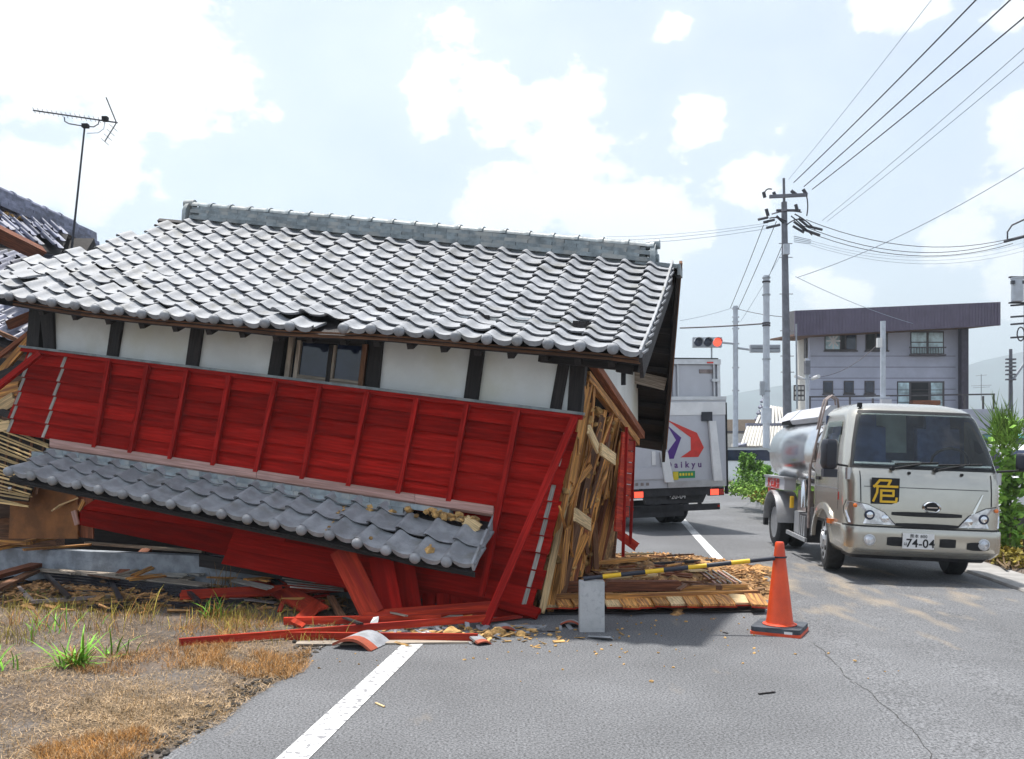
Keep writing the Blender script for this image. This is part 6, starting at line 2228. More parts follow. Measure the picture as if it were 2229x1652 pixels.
# standing grey panel at far left
o = slab('standing_board', [G(-40, 1180, .1), G(46, 1178, .1), P3(20, 1062, 9.2), P3(-40, 1055, 9.4)], V((0, -1, .1)), .03, 'panel_grey', None)
tag(o, 'grey board standing upright at the far left under the laths', 'board')
board('edge_trim', P3(21, 1062, 9.1), G(47, 1176, .1), .03, .02, 'white_paint', o)

# heaped earth and splinters under the planks
def heap(name, cx, cy, rx_, ry_, hgt, m, label, cat, n=46, rot=0.0, sd=1):
    b = MB()
    def fn(a, c):
        X = (a - .5) * 2; Yy = (c - .5) * 2
        an = math.atan2(Yy, X)
        lim = .72 + .3 * noise.noise(V((math.cos(an) * 1.7, math.sin(an) * 1.7, sd))) + .12 * noise.noise(V((math.cos(an) * 6, math.sin(an) * 6, sd)))
        rr = math.hypot(X, Yy) / lim
        edge = max(0.0, 1 - rr ** 2)
        h = hgt * edge * (.4 + .9 * (noise.noise(V((X * 3.1 + sd, Yy * 3.1, sd))) * .5 + .5)) + .07 * min(1, edge * 3) * noise.noise(V((X * 9, Yy * 9, sd + 3))) + .04 * min(1, edge * 4) * noise.noise(V((X * 23, Yy * 23, sd + 5)))
        if rr > 1: h = -.05
        p = V((X * rx_, Yy * ry_, 0))
        p.rotate(Matrix.Rotation(rot, 3, 'Z'))
        return V((cx + p.x, cy + p.y, h - .012))
    b.grid(fn, n, n)
    o = b.build(name, m, smooth=25)
    return tag(o, label, cat, kind='stuff')


heap('rubble_bed', -3.9, 8.75, 2.6, .9, .05, 'earth', 'earth and splinter bed under the fallen planks at the left', 'rubble', sd=2, rot=-.15, n=70)
heap('rubble_bed', 1.6, 9.7, 1.75, 2.8, .17, 'mud', 'ochre clay bed of the wall that fell across the road', 'rubble', sd=7, rot=-.2, n=110)


def chips(name, n, region, m, label, smin, smax, zf, flat=.25, parent=None):
    b = MB()
    for k in range(n):
        x, y = region()
        s = rnd.uniform(smin, smax)
        l = s * rnd.uniform(1, 5)
        rot = Matrix.Rotation(rnd.uniform(0, 6.3), 3, 'Z') @ Matrix.Rotation(rnd.gauss(0, .25), 3, 'X') @ Matrix.Rotation(rnd.gauss(0, .2), 3, 'Y')
        b.box((x, y, zf(x, y) + s * .15), (l, s, s * flat), rot)
    o = b.build(name, m)
    if parent is None:
        tag(o, label, 'rubble', kind='stuff')
    return o


def left_region():
    while True:
        X, Yy = rnd.gauss(0, .45), rnd.gauss(0, .4)
        if math.hypot(X, Yy) < 1: break
    return -3.7 + X * 2.6, 8.6 + Yy * .95 - X * .3
def road_region():
    while True:
        X, Yy = rnd.uniform(-1, 1), rnd.uniform(-1, 1)
        if math.hypot(X, Yy) < 1 and rnd.random() > math.hypot(X, Yy) ** 3 * .7: break
    p = V((X * 1.3, Yy * 2.2, 0)); p.rotate(Matrix.Rotation(-.2, 3, 'Z'))
    if 9.75 + p.y < 8.0: return road_region()
    return 1.55 + p.x, 9.75 + p.y
zr_ = lambda x, y: .10 * max(0, 1 - (((x - 1.6) / 1.5) ** 2 + ((y - 9.7) / 2.3) ** 2)) + .01
zl_ = lambda x, y: .05 * max(0, 1 - (((x + 3.9) / 2.6) ** 2 + ((y - 8.75) / .9) ** 2)) + .005
chips('splinters', 1500, left_region, 'wood_chip', 'brown wood splinters strewn over the earth at the left', .008, .045, zl_, .3)
chips('splinters', 3600, road_region, 'wood_chip', 'brown splinters strewn over the fallen wall on the road', .004, .03, zr_, .4)
o = lumps('clay_crumbs', [(V((*road_region(), 0)), 0) for k in range(0)] or [(lambda xy: (V((xy[0], xy[1], zr_(*xy))), rnd.uniform(.004, .022)))(road_region()) for k in range(900)], 'mud_chunk', None, 'stuff', 1)
tag(o, 'ochre clay crumbs scattered over the fallen wall on the road', 'rubble')
# loose crumbs flung on the asphalt
def fling():
    return rnd.gauss(.4, 1.1), 6.6 + rnd.gauss(0, .5)
o = lumps('clay_crumbs', [(lambda xy: (V((xy[0], xy[1], .003)), rnd.uniform(.003, .014)))(fling()) for k in range(150)], 'mud_chunk', None, 'stuff', 1)
tag(o, 'tiny clay crumbs flung over the near asphalt', 'rubble')

# planks at the left (px as seen, heights above ground)
put('fallen_plank', 85, 1238, .13, 445, 1275, .10, .17, .03, 'grey_wood', 'long grey-brown plank lying level above the black window frames', bow=.01)
put('fallen_plank', -40, 1262, .14, 130, 1215, .20, .15, .04, 'rust_wood', 'rusty brown plank slanting in from the left edge', jag=.04)
put('fallen_plank', -30, 1292, .10, 100, 1232, .13, .10, .03, 'brown_wood', 'dark brown plank under the rusty slanting plank at left')
put('fallen_plank', 255, 1258, .10, 318, 1198, .34, .13, .03, 'rust_wood', 'short rust-red board propped against the foundation')
put('fallen_plank', -20, 1196, .36, 132, 1166, .40, .05, .05, 'gold_wood', 'thin split timber lying along the foundation top at left', jag=.06)
put('fallen_plank', -20, 1178, .42, 60, 1182, .40, .07, .04, 'gold_wood', 'snapped tan timber end at the far left above the foundation', jag=.06)
put('fallen_plank', 60, 1196, .36, 190, 1186, .37, .09, .02, 'gold_wood', 'tan splintered board lying on the foundation top', jag=.05)
put('fallen_plank', 190, 1182, .36, 440, 1200, .34, .06, .03, 'grey_wood', 'weathered grey lath lying along the back of the foundation', jag=.03)
put('fallen_plank', 350, 1245, .12, 520, 1222, .13, .12, .02, 'grey_wood', 'grey weathered board among the splinters below the red planks', jag=.05)
put('fallen_plank', 400, 1262, .12, 500, 1226, .16, .11, .02, 'grey_wood', 'cracked grey board lying across the weathered one', jag=.05)
put('fallen_plank', 300, 1222, .20, 470, 1236, .14, .10, .02, 'brown_wood', 'brown broken board in front of the foundation end', jag=.06)
put('fallen_plank', 470, 1212, .22, 580, 1232, .18, .06, .03, 'dark_wood', 'black charred-looking timber under the lower red plank', jag=.03)
put('fallen_plank', 130, 1222, .19, 300, 1232, .14, .12, .02, 'gold_wood', 'tan splintered board between foundation and long grey plank', jag=.06)
rub = thing('broken_boards', 'heap of small grey and brown broken boards before the foundation', 'rubble', G(330, 1240, .05))
for k in range(70):
    x, y = rnd.uniform(120, 560), rnd.uniform(1200, 1262)
    y += max(0, (x - 400)) * .05
    l = rnd.uniform(20, 90); a = rnd.gauss(0, .35)
    z_ = .07 + rnd.uniform(0, .12)
    board('broken_board', G(x, y, z_), G(x + l * math.cos(a), y + l * .5 * math.sin(a), z_ + rnd.uniform(-.03, .04)), rnd.uniform(.02, .11), .016, rnd.choice(['grey_wood', 'grey_wood', 'gold_wood', 'brown_wood', 'bare_wood']), rub, up=(rnd.gauss(0, .2), rnd.gauss(-.2, .2), 1), jag=.05)
# black sliding-window frames lying on the ground
def frame_bar(x0, y0, x1, y1, z=.05, w=.035, parent=None, m='black_frame'):
    return board('frame_bar', G(x0, y0, z), G(x1, y1, z), w, .03, m, parent)
fr1 = thing('window_frame', 'black metal window frame lying flat in the weeds at left', 'window frame', G(60, 1300))
for q in ((38, 1276, 68, 1308), (68, 1310, 240, 1298), (40, 1272, 200, 1246), (90, 1286, 300, 1292)):
    frame_bar(*q, parent=fr1, m='panel_grey' if q[0] in (38, 68) else 'black_frame')
fr2 = thing('window_frame', 'black slatted window frame crushed beneath the long grey plank', 'window frame', G(250, 1290))
for k in range(7):
    frame_bar(95 + k * 8, 1246 + k * 7.5, 455 + k * 6, 1284 + k * 4.5, .10 - .013 * k, .05, fr2)
for (x0, y0, x1, y1) in ((100, 1250, 150, 1300), (240, 1262, 262, 1305), (400, 1280, 432, 1308)):
    frame_bar(x0, y0, x1, y1, .09, .04, fr2)
fr3 = thing('window_frame', 'dark frame pieces poking out of the dry grass below the slatted frame', 'window frame', G(330, 1315))
for (x0, y0, x1, y1) in ((190, 1322, 360, 1306), (235, 1330, 290, 1318), (300, 1306, 470, 1322), (380, 1318, 540, 1306), (0, 1262, 120, 1240)):
    frame_bar(x0, y0, x1, y1, .03, .03, fr3)
put('fallen_plank', 480, 1298, .05, 600, 1312, .02, .07, .01, 'panel_grey', 'flat mauve-grey metal strip on the grass edge', 'strip', jag=0)

# red boards heaped in the middle
put('red_board', 395, 1296, .07, 768, 1276, .13, .12, .02, 'red_pale_sunlit', 'long sunlit orange-red board lying across the heap', 'board', up=(0, -.6, .8))
put('red_board', 520, 1232, .18, 690, 1330, .05, .2, .02, 'red_pale_sunlit', 'red board with grey paint gap sloping down to the grass', 'board', up=(.2, -.7, .7))
put('red_board', 695, 1312, .09, 645, 1360, .02, .11, .02, 'red_pale_sunlit', 'short orange board end tipping onto the dry grass', 'board', up=(.4, -.4, .8))
for k, (x0, y0, x1, y1, lab) in enumerate(((742, 1195, 812, 1338, 'left of three red boards leaning fan-like under the pent roof'),
                                            (828, 1210, 852, 1334, 'middle of three red boards leaning fan-like under the pent roof'),
                                            (875, 1222, 893, 1328, 'right of three red boards leaning fan-like under the pent roof'))):
    a = P3(x0, y0, 7.55); c = G(x1, y1, .06)
    o = board('leaning_board', a, c, .2, .02, 'red_pale_sunlit' if k == 0 else 'red', None, up=(0, -1, .25))
    tag(o, lab, 'board', 'fan of leaning red boards')
put('red_board', 800, 1342, .05, 1068, 1322, .10, .13, .025, 'red_pale_sunlit', 'broad red board lying at the foot of the leaning boards', 'board', up=(0, -.5, .85))
put('red_board', 618, 1352, .03, 960, 1345, .05, .035, .06, 'red_pale_sunlit', 'thin red batten on edge before the leaning boards', 'batten', jag=0)
put('red_board', 390, 1398, .02, 1060, 1345, .07, .028, .055, 'red_pale_sunlit', 'very long thin red batten crossing from grass to road', 'batten', jag=0)
put('red_board', 620, 1384, .02, 1040, 1388, .035, .03, .06, 'red_pale_sunlit', 'thin red batten lying along the asphalt edge of the heap', 'batten', jag=0)
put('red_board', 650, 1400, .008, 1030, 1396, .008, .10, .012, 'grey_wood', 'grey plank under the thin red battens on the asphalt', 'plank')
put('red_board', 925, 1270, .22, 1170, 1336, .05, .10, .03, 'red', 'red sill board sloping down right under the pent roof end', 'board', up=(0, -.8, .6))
put('red_board', 1050, 1352, .02, 1130, 1342, .02, .08, .015, 'red_pale_sunlit', 'small red board scrap at the heap foot near the leaning batten', 'board')
# brick-like red lattice panel between
o = thing('lattice_panel', 'dark panel of small red squares behind the broad red board', 'panel', G(970, 1330))
for k in range(6):
    for j in range(1):
        x = 920 + k * 31
        slab('square', [G(x, 1328, .05), G(x + 27, 1327, .05), P3(x + 27, 1292, 7.65), P3(x, 1292, 7.65)], V((0, -1, .3)), .02, 'red' if k < 4 else 'grey_wood', o)
slab('backing', [G(905, 1330, .04) + V((0, .06, 0)), G(1150, 1328, .04) + V((0, .06, 0)), P3(1150, 1270, 7.8), P3(905, 1270, 7.8)], V((0, 1, 0)), .03, 'dark_wood', o)
put('red_board', 720, 1300, .1, 745, 1345, .03, .06, .03, 'brown_wood', 'small brown stub under the long orange board', 'plank')
put('red_board', 555, 1238, .2, 620, 1280, .12, .05, .03, 'dark_wood', 'dark stick poking from the heap beside the red sloping board', 'plank')
# white chip
o = MB().prism([G(805, 1362, .05), G(822, 1358, .05), G(824, 1348, .08), G(812, 1350, .08)], V((0, .02, .02))).build('plaster_chip', 'plaster')
tag(o, 'small white plaster chip on the broad red board', 'plaster chip')
# whitish lath fan under lower plank
fan = thing('lath_fan', 'fan of thin grey laths below the lower red plank', 'laths', G(650, 1262, .2))
for k in range(8):
    board('lath', G(590 + k * 6, 1232 + k * 6.5, .21), G(748, 1262 + k * 3.5, .12), .018, .01, 'bare_wood', fan)

mid = thing('red_scraps', 'tangle of small broken red and grey boards under the leaning boards', 'rubble', G(700, 1330))
for k in range(34):
    x, y = rnd.uniform(600, 1060), rnd.uniform(1290, 1350)
    l = rnd.uniform(15, 60); a = rnd.gauss(0, .6)
    z_ = rnd.uniform(.01, .07)
    board('scrap', G(x, y, z_), G(x + l * math.cos(a), y + l * .5 * math.sin(a), z_ + rnd.uniform(0, .05)), rnd.uniform(.02, .07), .014, rnd.choice(['red_pale_sunlit', 'red', 'grey_wood', 'dark_wood', 'gold_wood']), mid, up=(rnd.gauss(0, .3), rnd.gauss(-.3, .3), 1), jag=.03)
# clay lumps on the asphalt
def clod(x, y, r, label):
    p = G(x, y)
    bm = bmesh.new(); bmesh.ops.create_icosphere(bm, subdivisions=2, radius=1)
    b = MB()
    sd_ = rnd.random() * 50
    for v in bm.verts:
        d = 1 + .35 * noise.noise(v.co * 1.6 + V((sd_, 0, 0))) + .12 * noise.noise(v.co * 5 + V((0, sd_, 0)))
        b.v.append(p + V((v.co.x * r * d * 1.15, v.co.y * r * d, max(-.05, v.co.z) * r * d * .95 + .004)))
    b.f = [[v.index for v in f.verts] for f in bm.faces]
    bm.free()
    o = b.build('clay_lump', 'mud_chunk', smooth=30)
    tag(o, label, 'clay lump', 'clay lumps by the heap')
clod(983, 1384, .065, 'largest ochre clay lump beside the long red batten')
clod(1085, 1380, .055, 'clay lump just right of the leaning batten foot')
clod(1062, 1386, .04, 'smaller clay lump at the foot of the leaning batten')
clod(1134, 1384, .04, 'rightmost single clay lump on the asphalt')
clod(1020, 1372, .03, 'small clay lump between the battens')
clod(945, 1360, .022, 'tiny clay lump on the broad red board')
chips('splinters', 170, lambda: (rnd.gauss(-.25, .35), 6.75 + rnd.gauss(0, .16)), 'mud_chunk', 'clay and wood crumbs at the front foot of the heap', .008, .03, lambda x, y: .004)
chips('tile_scraps', 34, lambda: (rnd.gauss(-.2, .38), 6.8 + rnd.gauss(0, .14)), 'tile', 'grey tile scraps scattered at the front foot of the heap', .02, .05, lambda x, y: .006)

# loose roof tiles
def loose_tile(x, y, yaw, pitch, roll, label, scale=1.0, z=.0):
    t = thing('loose_tile', label, 'roof tile', G(x, y))
    fr = Matrix.Translation(G(x, y) + V((0, 0, z))) @ Matrix.Rotation(R(yaw), 4, 'Z') @ Matrix.Rotation(R(pitch), 4, 'X') @ Matrix.Rotation(R(roll), 4, 'Y') @ Matrix.Diagonal((scale, scale, scale, 1))
    b = MB()
    nn = 8
    def top(a, c): 
        X = (a - .5) * .27; return V((X, (c - .5) * .27, .055 * math.cos((a - .5) * math.pi * .95) + .0))
    b.grid(lambda a, c: top(a, .33 + c * .67), nn, 3)
    b.grid(lambda a, c: top(a, .33 + c * .67) - V((0, 0, .018)), nn, 3, flip=True)
    b.build('glazed_part', 'tile', t, frame=fr, smooth=40)
    b = MB()
    b.grid(lambda a, c: top(a, c * .33), nn, 2)
    b.grid(lambda a, c: top(a, c * .33) - V((0, 0, .018)), nn, 2, flip=True)
    b.grid(lambda a, c: top(a, 0) - V((0, 0, .018 * (1 - c))), nn, 1)
    b.build('bare_clay_edge', 'tile_red', t, frame=fr, smooth=40)
loose_tile(788, 1405, -18, 0, 6, 'upturned grey roof tile with orange edge lying on the asphalt by the white line', 1.15, .018)
loose_tile(1048, 1400, 30, 10, 18, 'small broken grey and red tile piece at the end of the red battens', .55, .012)
loose_tile(1243, 1362, -5, -6, 4, 'dark tile fragment lying left of the concrete block', .62, .012)
loose_tile(1100, 1372, 10, 2, 3, 'flat grey tile fragment beside the clay lumps', .6, .008)
# straw bits on asphalt
for (x0, y0, x1, y1, lab) in ((1652, 1510, 1686, 1506, 'thin dark twig on the near asphalt'), (1574, 1376, 1584, 1378, 'short dark twig left of the cone'), (818, 1530, 836, 1538, 'yellow leaf scrap on the asphalt beside the white line'), (1192, 1374, 1218, 1375, 'small dark splinter left of the concrete block')):
    o = board('twig', G(x0, y0, .006), G(x1, y1, .006), .012, .006, 'pale_wood' if 'yellow' in lab else 'dark_wood', None, jag=.004)
    tag(o, lab, 'twig')

# ================================================================== wall section fallen flat on the road, right
fw = thing('fallen_wall', 'section of wall fallen flat on the road with its board ends towards us', 'wall section', G(1420, 1320))
n = 14
for k in range(n):
    t = k / n
    x0 = lerp(1178, 1668, t); x1 = lerp(1178, 1668, (k + 1) / n)
    yb = lerp(1330, 1322, t) + rnd.uniform(-3, 3)
    if k == 3: continue
    a, c = G(x0 + 3, yb - 6, .075 + rnd.uniform(-.008, .008)), G(x1 + 6, yb - 5 + rnd.uniform(-2, 2), .06 + rnd.uniform(-.01, .01))
    d, e = G(x1 + 2 - 14, 1296 + rnd.uniform(-2, 4), .1), G(x0 - 14, 1295, .105)
    sl = slab('board_end', [a, c, d, e], V((0, 0, 1)), .018, 'gold_wood' if k % 4 else 'pale_wood', fw)
    # painted outer face shows as a thin red edge underneath
    slab('painted_edge', [a - V((0, .004, .012)), c - V((0, .004, .012)), c + V((0, -.004, -.001)), a + V((0, -.004, -.001))], V((0, -1, 0)), .006, 'red_pale_sunlit', fw)
    bx_ = G((x0 + x1) / 2, 1326, 0)
slab('painted_shade', [G(1165, 1338, .005), G(1665, 1332, .005), G(1660, 1300, .02), G(1165, 1302, .02)], V((0, 0, 1)), .012, 'dark_wood', fw)  # dark sheet painted in as the shade under the board ends
def beam(x0, y0, z0, x1, y1, z1, w, t, m, jag=.02):
    return board('beam', G(x0, y0, z0), G(x1, y1, z1), w, t, m, fw, jag=jag)
beam(1190, 1300, .12, 1330, 1296, .12, .05, .05, 'gold_wood')
beam(1320, 1300, .12, 1648, 1292, .11, .05, .06, 'gold_wood')
beam(1480, 1282, .12, 1622, 1277, .11, .045, .05, 'gold_wood')
beam(1195, 1277, .13, 1470, 1274, .15, .11, .09, 'rust_wood', .06)
beam(1330, 1268, .16, 1560, 1276, .12, .16, .04, 'brown_wood', .1)
beam(1330, 1242, .16, 1520, 1236, .16, .07, .03, 'brown_wood', .05)
beam(1240, 1232, .18, 1400, 1215, .2, .09, .04, 'gold_wood', .05)
beam(1420, 1228, .16, 1545, 1220, .12, .05, .03, 'dark_wood', .05)
beam(1290, 1258, .16, 1420, 1250, .17, .12, .02, 'pale_wood', .05)
for k in range(6):
    x = 1518 + k * 11
    board('lath_stick', G(x, 1240 + k * .5, .12), G(x + 40, 1270 - k * .4, .11), .018, .012, 'bare_wood' if k % 2 else 'flash_wood', fw)
for k in range(44):
    x, y = rnd.uniform(1240, 1540), rnd.uniform(1203, 1268)
    a = rnd.uniform(-.5, .5) if k % 3 else rnd.uniform(0, 3)
    l = rnd.uniform(20, 60)
    board('splinter_board', G(x, y, .13 + rnd.uniform(0, .06)), G(x + l * math.cos(a), y + l * .35 * math.sin(a), .13 + rnd.uniform(0, .06)), rnd.uniform(.03, .09), .015, rnd.choice(['gold_wood', 'rust_wood', 'brown_wood', 'pale_wood', 'gold_wood']), fw, jag=.04)
# upright scraps by the gable foot
for (x0, y0, x1, y1, z1, w, m, lab) in ((1292, 1195, 1290, 1140, 0, .05, 'pale_wood', 'pale stick standing upright at the stripped gable foot'), (1315, 1200, 1300, 1145, 0, .09, 'gold_wood', 'golden plank leaning at the stripped gable foot'), (1385, 1190, 1330, 1150, 0, .12, 'red_pale_sunlit', 'pinkish red board sloping to the road behind the gable')):
    a = G(x0, y0, .1)
    o = board('gable_scrap', a, P3(x1, y1, a.y - .1), w, .025, m, None, up=(0, -1, .2), jag=.03)
    tag(o, lab, 'plank')

# ================================================================== plants
def blades(pts_fn, n, hmin, hmax, wid, m, name, lean_=.35, seg=2):
    b = MB()
    for k in range(n):
        p = pts_fn()
        h = rnd.uniform(hmin, hmax)
        an = rnd.uniform(0, 6.28)
        d = V((math.cos(an), math.sin(an), 0)) * h * abs(rnd.gauss(0, lean_))
        s = V((-math.sin(an), math.cos(an), 0)) * wid * rnd.uniform(.6, 1.4)
        i = len(b.v)
        if seg == 1:
            b.v += [p - s, p + s, p + d + V((0, 0, h))]
            b.f.append([i, i + 1, i + 2])
        else:
            b.v += [p - s, p + s, p + d * .4 + V((0, 0, h * .62)) + s * .8, p + d * .4 + V((0, 0, h * .62)) - s * .8, p + d + V((0, 0, h * .92))]
            b.f += [[i, i + 1, i + 2, i + 3], [i + 3, i + 2, i + 4]]
    o = b.build(name, m)
    o['kind'] = 'stuff'
    return o


def lot_pt():
    while True:
        x, y = rnd.uniform(-60, 760), 1285 + 420 * rnd.random() ** .8
        p = G(x, y, -.005)
        q = p.x - RD * p.y
        if q < -2.06 - .14 * noise.noise(V((p.y * 1.7, 3, 1))) and p.y > 3.6:
            dn = noise.noise(V((p.x * 1.3, p.y * 1.3, 4))) + .5 * noise.noise(V((p.x * 4, p.y * 4, 8)))
            if rnd.random() < .5 + dn * .9:
                return p
o = lumps('soil_clods', EDGE_CLODS, 'clod', None, 'stuff', 1)
tag(o, 'dark crumbled soil along the broken asphalt edge', 'soil')


def patchy(sd, thr, near=None):
    while True:
        p = lot_pt()
        if noise.noise(V((p.x * 1.1 + sd, p.y * 1.1, sd))) + .4 * noise.noise(V((p.x * 4, p.y * 4, sd))) > thr:
            return p


b = MB()
for k in range(42000):                       # matted grey-brown straw
    p = lot_pt() + V((0, 0, rnd.uniform(.0, .016)))
    an = rnd.uniform(0, 6.28); l = rnd.uniform(.012, .06)
    d = V((math.cos(an), math.sin(an), rnd.gauss(.1, .2))) * l
    s_ = V((-math.sin(an), math.cos(an), 0)) * .0019
    i = len(b.v); b.v += [p - s_, p + s_, p + d]; b.f.append([i, i + 1, i + 2])
mat('straw', (0.33, 0.235, 0.14), .85, var=.3, island=.6, spec=.2)
o = b.build('straw_litter', 'straw'); tag(o, 'matted grey-brown straw lying over the roadside lot', 'straw', kind='stuff')
o = blades(lot_pt, 9000, .008, .05, .0016, 'grass_dry', 'dry_grass', 1.4, 1)
tag(o, 'short dry brown grass stubble over the roadside lot', 'grass', kind='stuff')
o = blades(lambda: patchy(3, .22), 13000, .01, .06, .0016, 'straw_orange', 'orange_grass', 1.1, 1)
tag(o, 'patches of withered orange grass on the roadside lot', 'grass', kind='stuff')
def lot_far():
    while True:
        p = patchy(9, .05)
        if p.y > 6.4: return p
o = blades(lot_far, 1700, .02, .15, .0019, 'grass_yellow', 'yellow_grass', .8, 2)
tag(o, 'taller yellowing grass along the rubble edge at the left', 'grass', kind='stuff')


def arching(name, p0_, n, h0, h1, wid, m, parent, spread, tilt):
    """blades springing from one crown and bending outwards"""
    b = MB()
    for k in range(n):
        an = rnd.uniform(0, 6.28)
        p = p0_ + V((rnd.gauss(0, spread), rnd.gauss(0, spread * .8), 0))
        L_ = rnd.uniform(h0, h1)
        th = abs(rnd.gauss(tilt, .25))
        w = wid * rnd.uniform(.6, 1.3)
        sd_ = V((-math.sin(an), math.cos(an), 0))
        q = p
        i = len(b.v)
        for j in range(5):
            ww = w * (1, 1.05, .9, .6, .02)[j]
            b.v += [q - sd_ * ww, q + sd_ * ww]
            d = V((math.cos(an) * math.sin(th), math.sin(an) * math.sin(th), math.cos(th)))
            q = q + d * L_ / 4
            th += rnd.uniform(.1, .35)
        for j in range(4):
            a_ = i + 2 * j
            b.f.append([a_, a_ + 1, a_ + 3, a_ + 2])
    o = b.build(name, m, parent, smooth=60)
    o['kind'] = 'stuff'
    return o


def tuft(x, y, n, h0, h1, wid, m, label, name='grass_tuft', spread=.08, lean_=.55, dead=0):
    p0_ = G(x, y)
    t = thing(name, label, 'plant', p0_)
    arching('blades', p0_, n, h0, h1 * 1.15, wid, m, t, spread, lean_)
    if dead:
        arching('dead_blades', p0_, dead, h0, h1, wid * .6, 'straw_orange', t, spread, lean_)
    return t


tuft(165, 1450, 60, .08, .30, .0065, 'grass_green', 'bright green grass tuft in the middle of the dry lot', spread=.05, lean_=.75, dead=30)
tuft(255, 1425, 16, .08, .25, .005, 'grass_green', 'smaller yellow-green grass tuft right of the bright green one', spread=.06, lean_=.7)
tuft(-2, 1460, 26, .08, .2, .006, 'grass_green', 'green grass tuft cut by the left picture edge', spread=.06, lean_=.6)
tuft(462, 1345, 26, .1, .24, .005, 'grass_green', 'weed clump at the right end of the grey plank', spread=.05, lean_=.5, dead=40)
tuft(490, 1300, 26, .15, .5, .003, 'grass_dry', 'tall dead reed clump before the red sloping board', spread=.07, lean_=.2)
tuft(70, 1302, 50, .05, .12, .010, 'weed', 'low green leafy weed inside the black window frame', spread=.08, lean_=.6)
tuft(310, 1352, 22, .12, .34, .0025, 'grass_yellow', 'tall wispy yellow grass before the window frames', spread=.1, lean_=.3, dead=25)
tuft(40, 1360, 24, .1, .25, .003, 'grass_yellow', 'yellow-green grass clump at the left edge under the frames', spread=.1, lean_=.4, dead=30)
tuft(225, 1378, 18, .1, .28, .0025, 'grass_yellow', 'wispy yellow grass clump above the bright green tuft', spread=.1, lean_=.35, dead=30)
tuft(120, 1375, 22, .1, .28, .004, 'grass_green', 'yellow-green weeds between the frames and the bright tuft', spread=.12, lean_=.4, dead=30)
tuft(395, 1372, 16, .1, .25, .0025, 'grass_yellow', 'thin yellow grass left of the long red batten tip', spread=.1, lean_=.4, dead=25)


def bush(name, label, base, clumps, n, leaf, m, stems=5, up_bias=.3, kindm='stem'):
    t = thing(name, label, 'plant', base)
    b = MB()
    for k in range(n):
        c, r = clumps[rnd.randrange(len(clumps))]
        d = V((rnd.gauss(0, 1), rnd.gauss(0, 1), rnd.gauss(0, 1))).normalized() * rnd.random() ** .45
        p = c + V((d.x * r[0], d.y * r[1], d.z * r[2]))
        l = leaf * rnd.uniform(.6, 1.4)
        a = V((rnd.gauss(0, 1), rnd.gauss(0, 1), rnd.gauss(0, .6) + up_bias)).normalized()
        s = a.cross(V((rnd.gauss(0, 1), rnd.gauss(0, 1), rnd.gauss(0, 1)))).normalized() * l * .28
        i = len(b.v)
        b.v += [p, p + a * l * .5 + s, p + a * l, p + a * l * .5 - s]
        b.f.append([i, i + 1, i + 2, i + 3])
    b.build('foliage', m, t)
    b = MB()
    for k in range(stems):
        c, r = clumps[k % len(clumps)]
        p = base + V((rnd.gauss(0, .1), rnd.gauss(0, .1), 0))
        b.tube([p, lerp(p, c, .5) + V((rnd.gauss(0, .05), 0, 0)), c + V((rnd.gauss(0, r[0] * .3), 0, r[2] * .6))], .018, 5, .006)
    b.build('stems', kindm, t)
    return t


def E(x, y, Y, rx_, rz_, ry_=None): return (P3(x, y, Y), (rx_, ry_ or rx_, rz_))
rb_ = bush('roadside_bush', 'bright green leafy bush spilling over the road edge behind the box lorry', G(1650, 1075), [E(1640, 1056, 21, .4, .3), E(1622, 1030, 21.5, .25, .25), E(1662, 1050, 20.5, .4, .3), E(1604, 1062, 22, .35, .18), E(1680, 1074, 19.5, .35, .2), E(1620, 1003, 21.5, .1, .2), E(1650, 1020, 21, .14, .2), E(1635, 1008, 21, .08, .24), E(1668, 1030, 20.5, .1, .2)], 3600, .08, 'hedge', 9)
for (x_, y_) in ((1606, 1068), (1630, 1074), (1655, 1082), (1680, 1092), (1668, 1084)):
    arching('grass_blades', G(x_, y_), 60, .25, .75, .008, 'weed', rb_, .22, .35)
bush('roadside_weed', 'low olive weeds along the verge left of the tank lorry', G(1690, 1088), [E(1668, 1078, 18.6, .5, .16), E(1690, 1088, 17.4, .4, .14), E(1640, 1068, 20.5, .5, .15)], 2200, .08, 'weed', 5)
bush('low_weed', 'yellowing weeds at the verge foot beside the lorry rear wheel', G(1690, 1096), [E(1688, 1092, 16.9, .3, .10), E(1670, 1082, 18.3, .4, .10)], 700, .06, 'grass_yellow', 3)
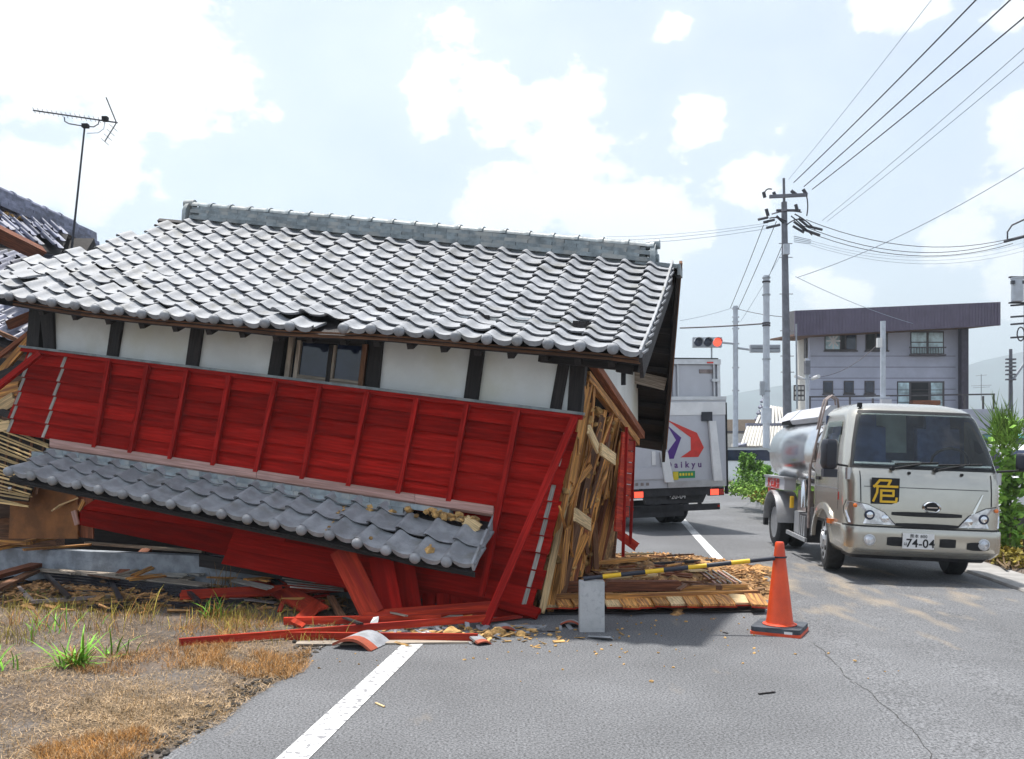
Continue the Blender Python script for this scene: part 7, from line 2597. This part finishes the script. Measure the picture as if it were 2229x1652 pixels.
# tall weed right of the lorry: upright stem with drooping leaves and a spray of narrow ones at the top
tw = G(2200, 1215, -.02)
TY = tw.y
cl = [E(2195, 1010 + k * 24, TY, .13, .12) for k in range(8)] + [E(2185, 965, TY, .22, .16), E(2200, 930, TY, .26, .2), E(2215, 1050, TY, .15, .2)]
tall = bush('tall_weed', 'tall leafy weed with narrow upright leaves right of the tank lorry', tw, cl, 800, .12, 'hedge', 6)
b = MB()
for k in range(230):
    p = P3(2188 + rnd.gauss(0, 14), 960 + rnd.gauss(0, 18), TY + rnd.gauss(0, .1))
    an = rnd.gauss(0, .55)
    l = rnd.uniform(.25, .55)
    d = V((math.sin(an), rnd.gauss(0, .2), math.cos(an))).normalized() * l
    s = V((d.z, 0, -d.x)).normalized() * .007
    i = len(b.v)
    b.v += [p - s * .6, p + s * .6, p + d * .5 + s, p + d, p + d * .5 - s]
    b.f.append([i, i + 1, i + 2, i + 3, i + 4])
b.build('leaf_spray', 'weed', tall)
bush('low_weed', 'dry reddish and green weeds along the gutter at the right edge', G(2195, 1235), [E(2170, 1205, 11.6, .2, .1), E(2200, 1215, 11.2, .25, .12), E(2225, 1225, 11.0, .25, .14), E(2215, 1185, 12.4, .3, .15)], 1500, .07, 'grass_yellow', 4)
bush('low_weed', 'green weed clump at the right edge behind the dry one', G(2225, 1200), [E(2222, 1180, 12.6, .25, .2), E(2180, 1190, 12.6, .2, .12)], 700, .09, 'weed', 3)
def right_pt():
    q = rnd.uniform(4.8, 8.5); Yy = rnd.uniform(8, 24)
    return RP(q, Yy, -.045 if q < 6 else -.02)
o = blades(right_pt, 7000, .03, .16, .005, 'grass_dry', 'dry_grass', .7, 1); tag(o, 'dry verge grass beside the gutter on the right', 'grass', kind='stuff')
def right_far():
    q = rnd.uniform(4.5, 8.5); return RP(q, rnd.uniform(17, 34), -.03)
o = blades(right_far, 7000, .08, .4, .012, 'weed', 'verge_grass', .5, 1); tag(o, 'green verge grass along the far right road side', 'grass', kind='stuff')
# ================================================================== summer haze
hm = bpy.data.materials.new('haze')
hm.use_nodes = True
hn, hl_ = hm.node_tree.nodes, hm.node_tree.links
hn.clear()
ho = hn.new('ShaderNodeOutputMaterial')
hv = hn.new('ShaderNodeVolumePrincipled')
hv.inputs['Color'].default_value = (0.8, 0.92, 1.0, 1)
hv.inputs['Density'].default_value = 0.0009
hv.inputs['Anisotropy'].default_value = 0.2
hl_.new(hv.outputs[0], ho.inputs['Volume'])
MATS['haze'] = hm
b = MB().box((0, 1150, 120), (6400, 2620 + 60, 243))
hz = b.build('haze', 'haze')
tag(hz, kind='stuff', label='pale summer haze filling the air', cat='haze')
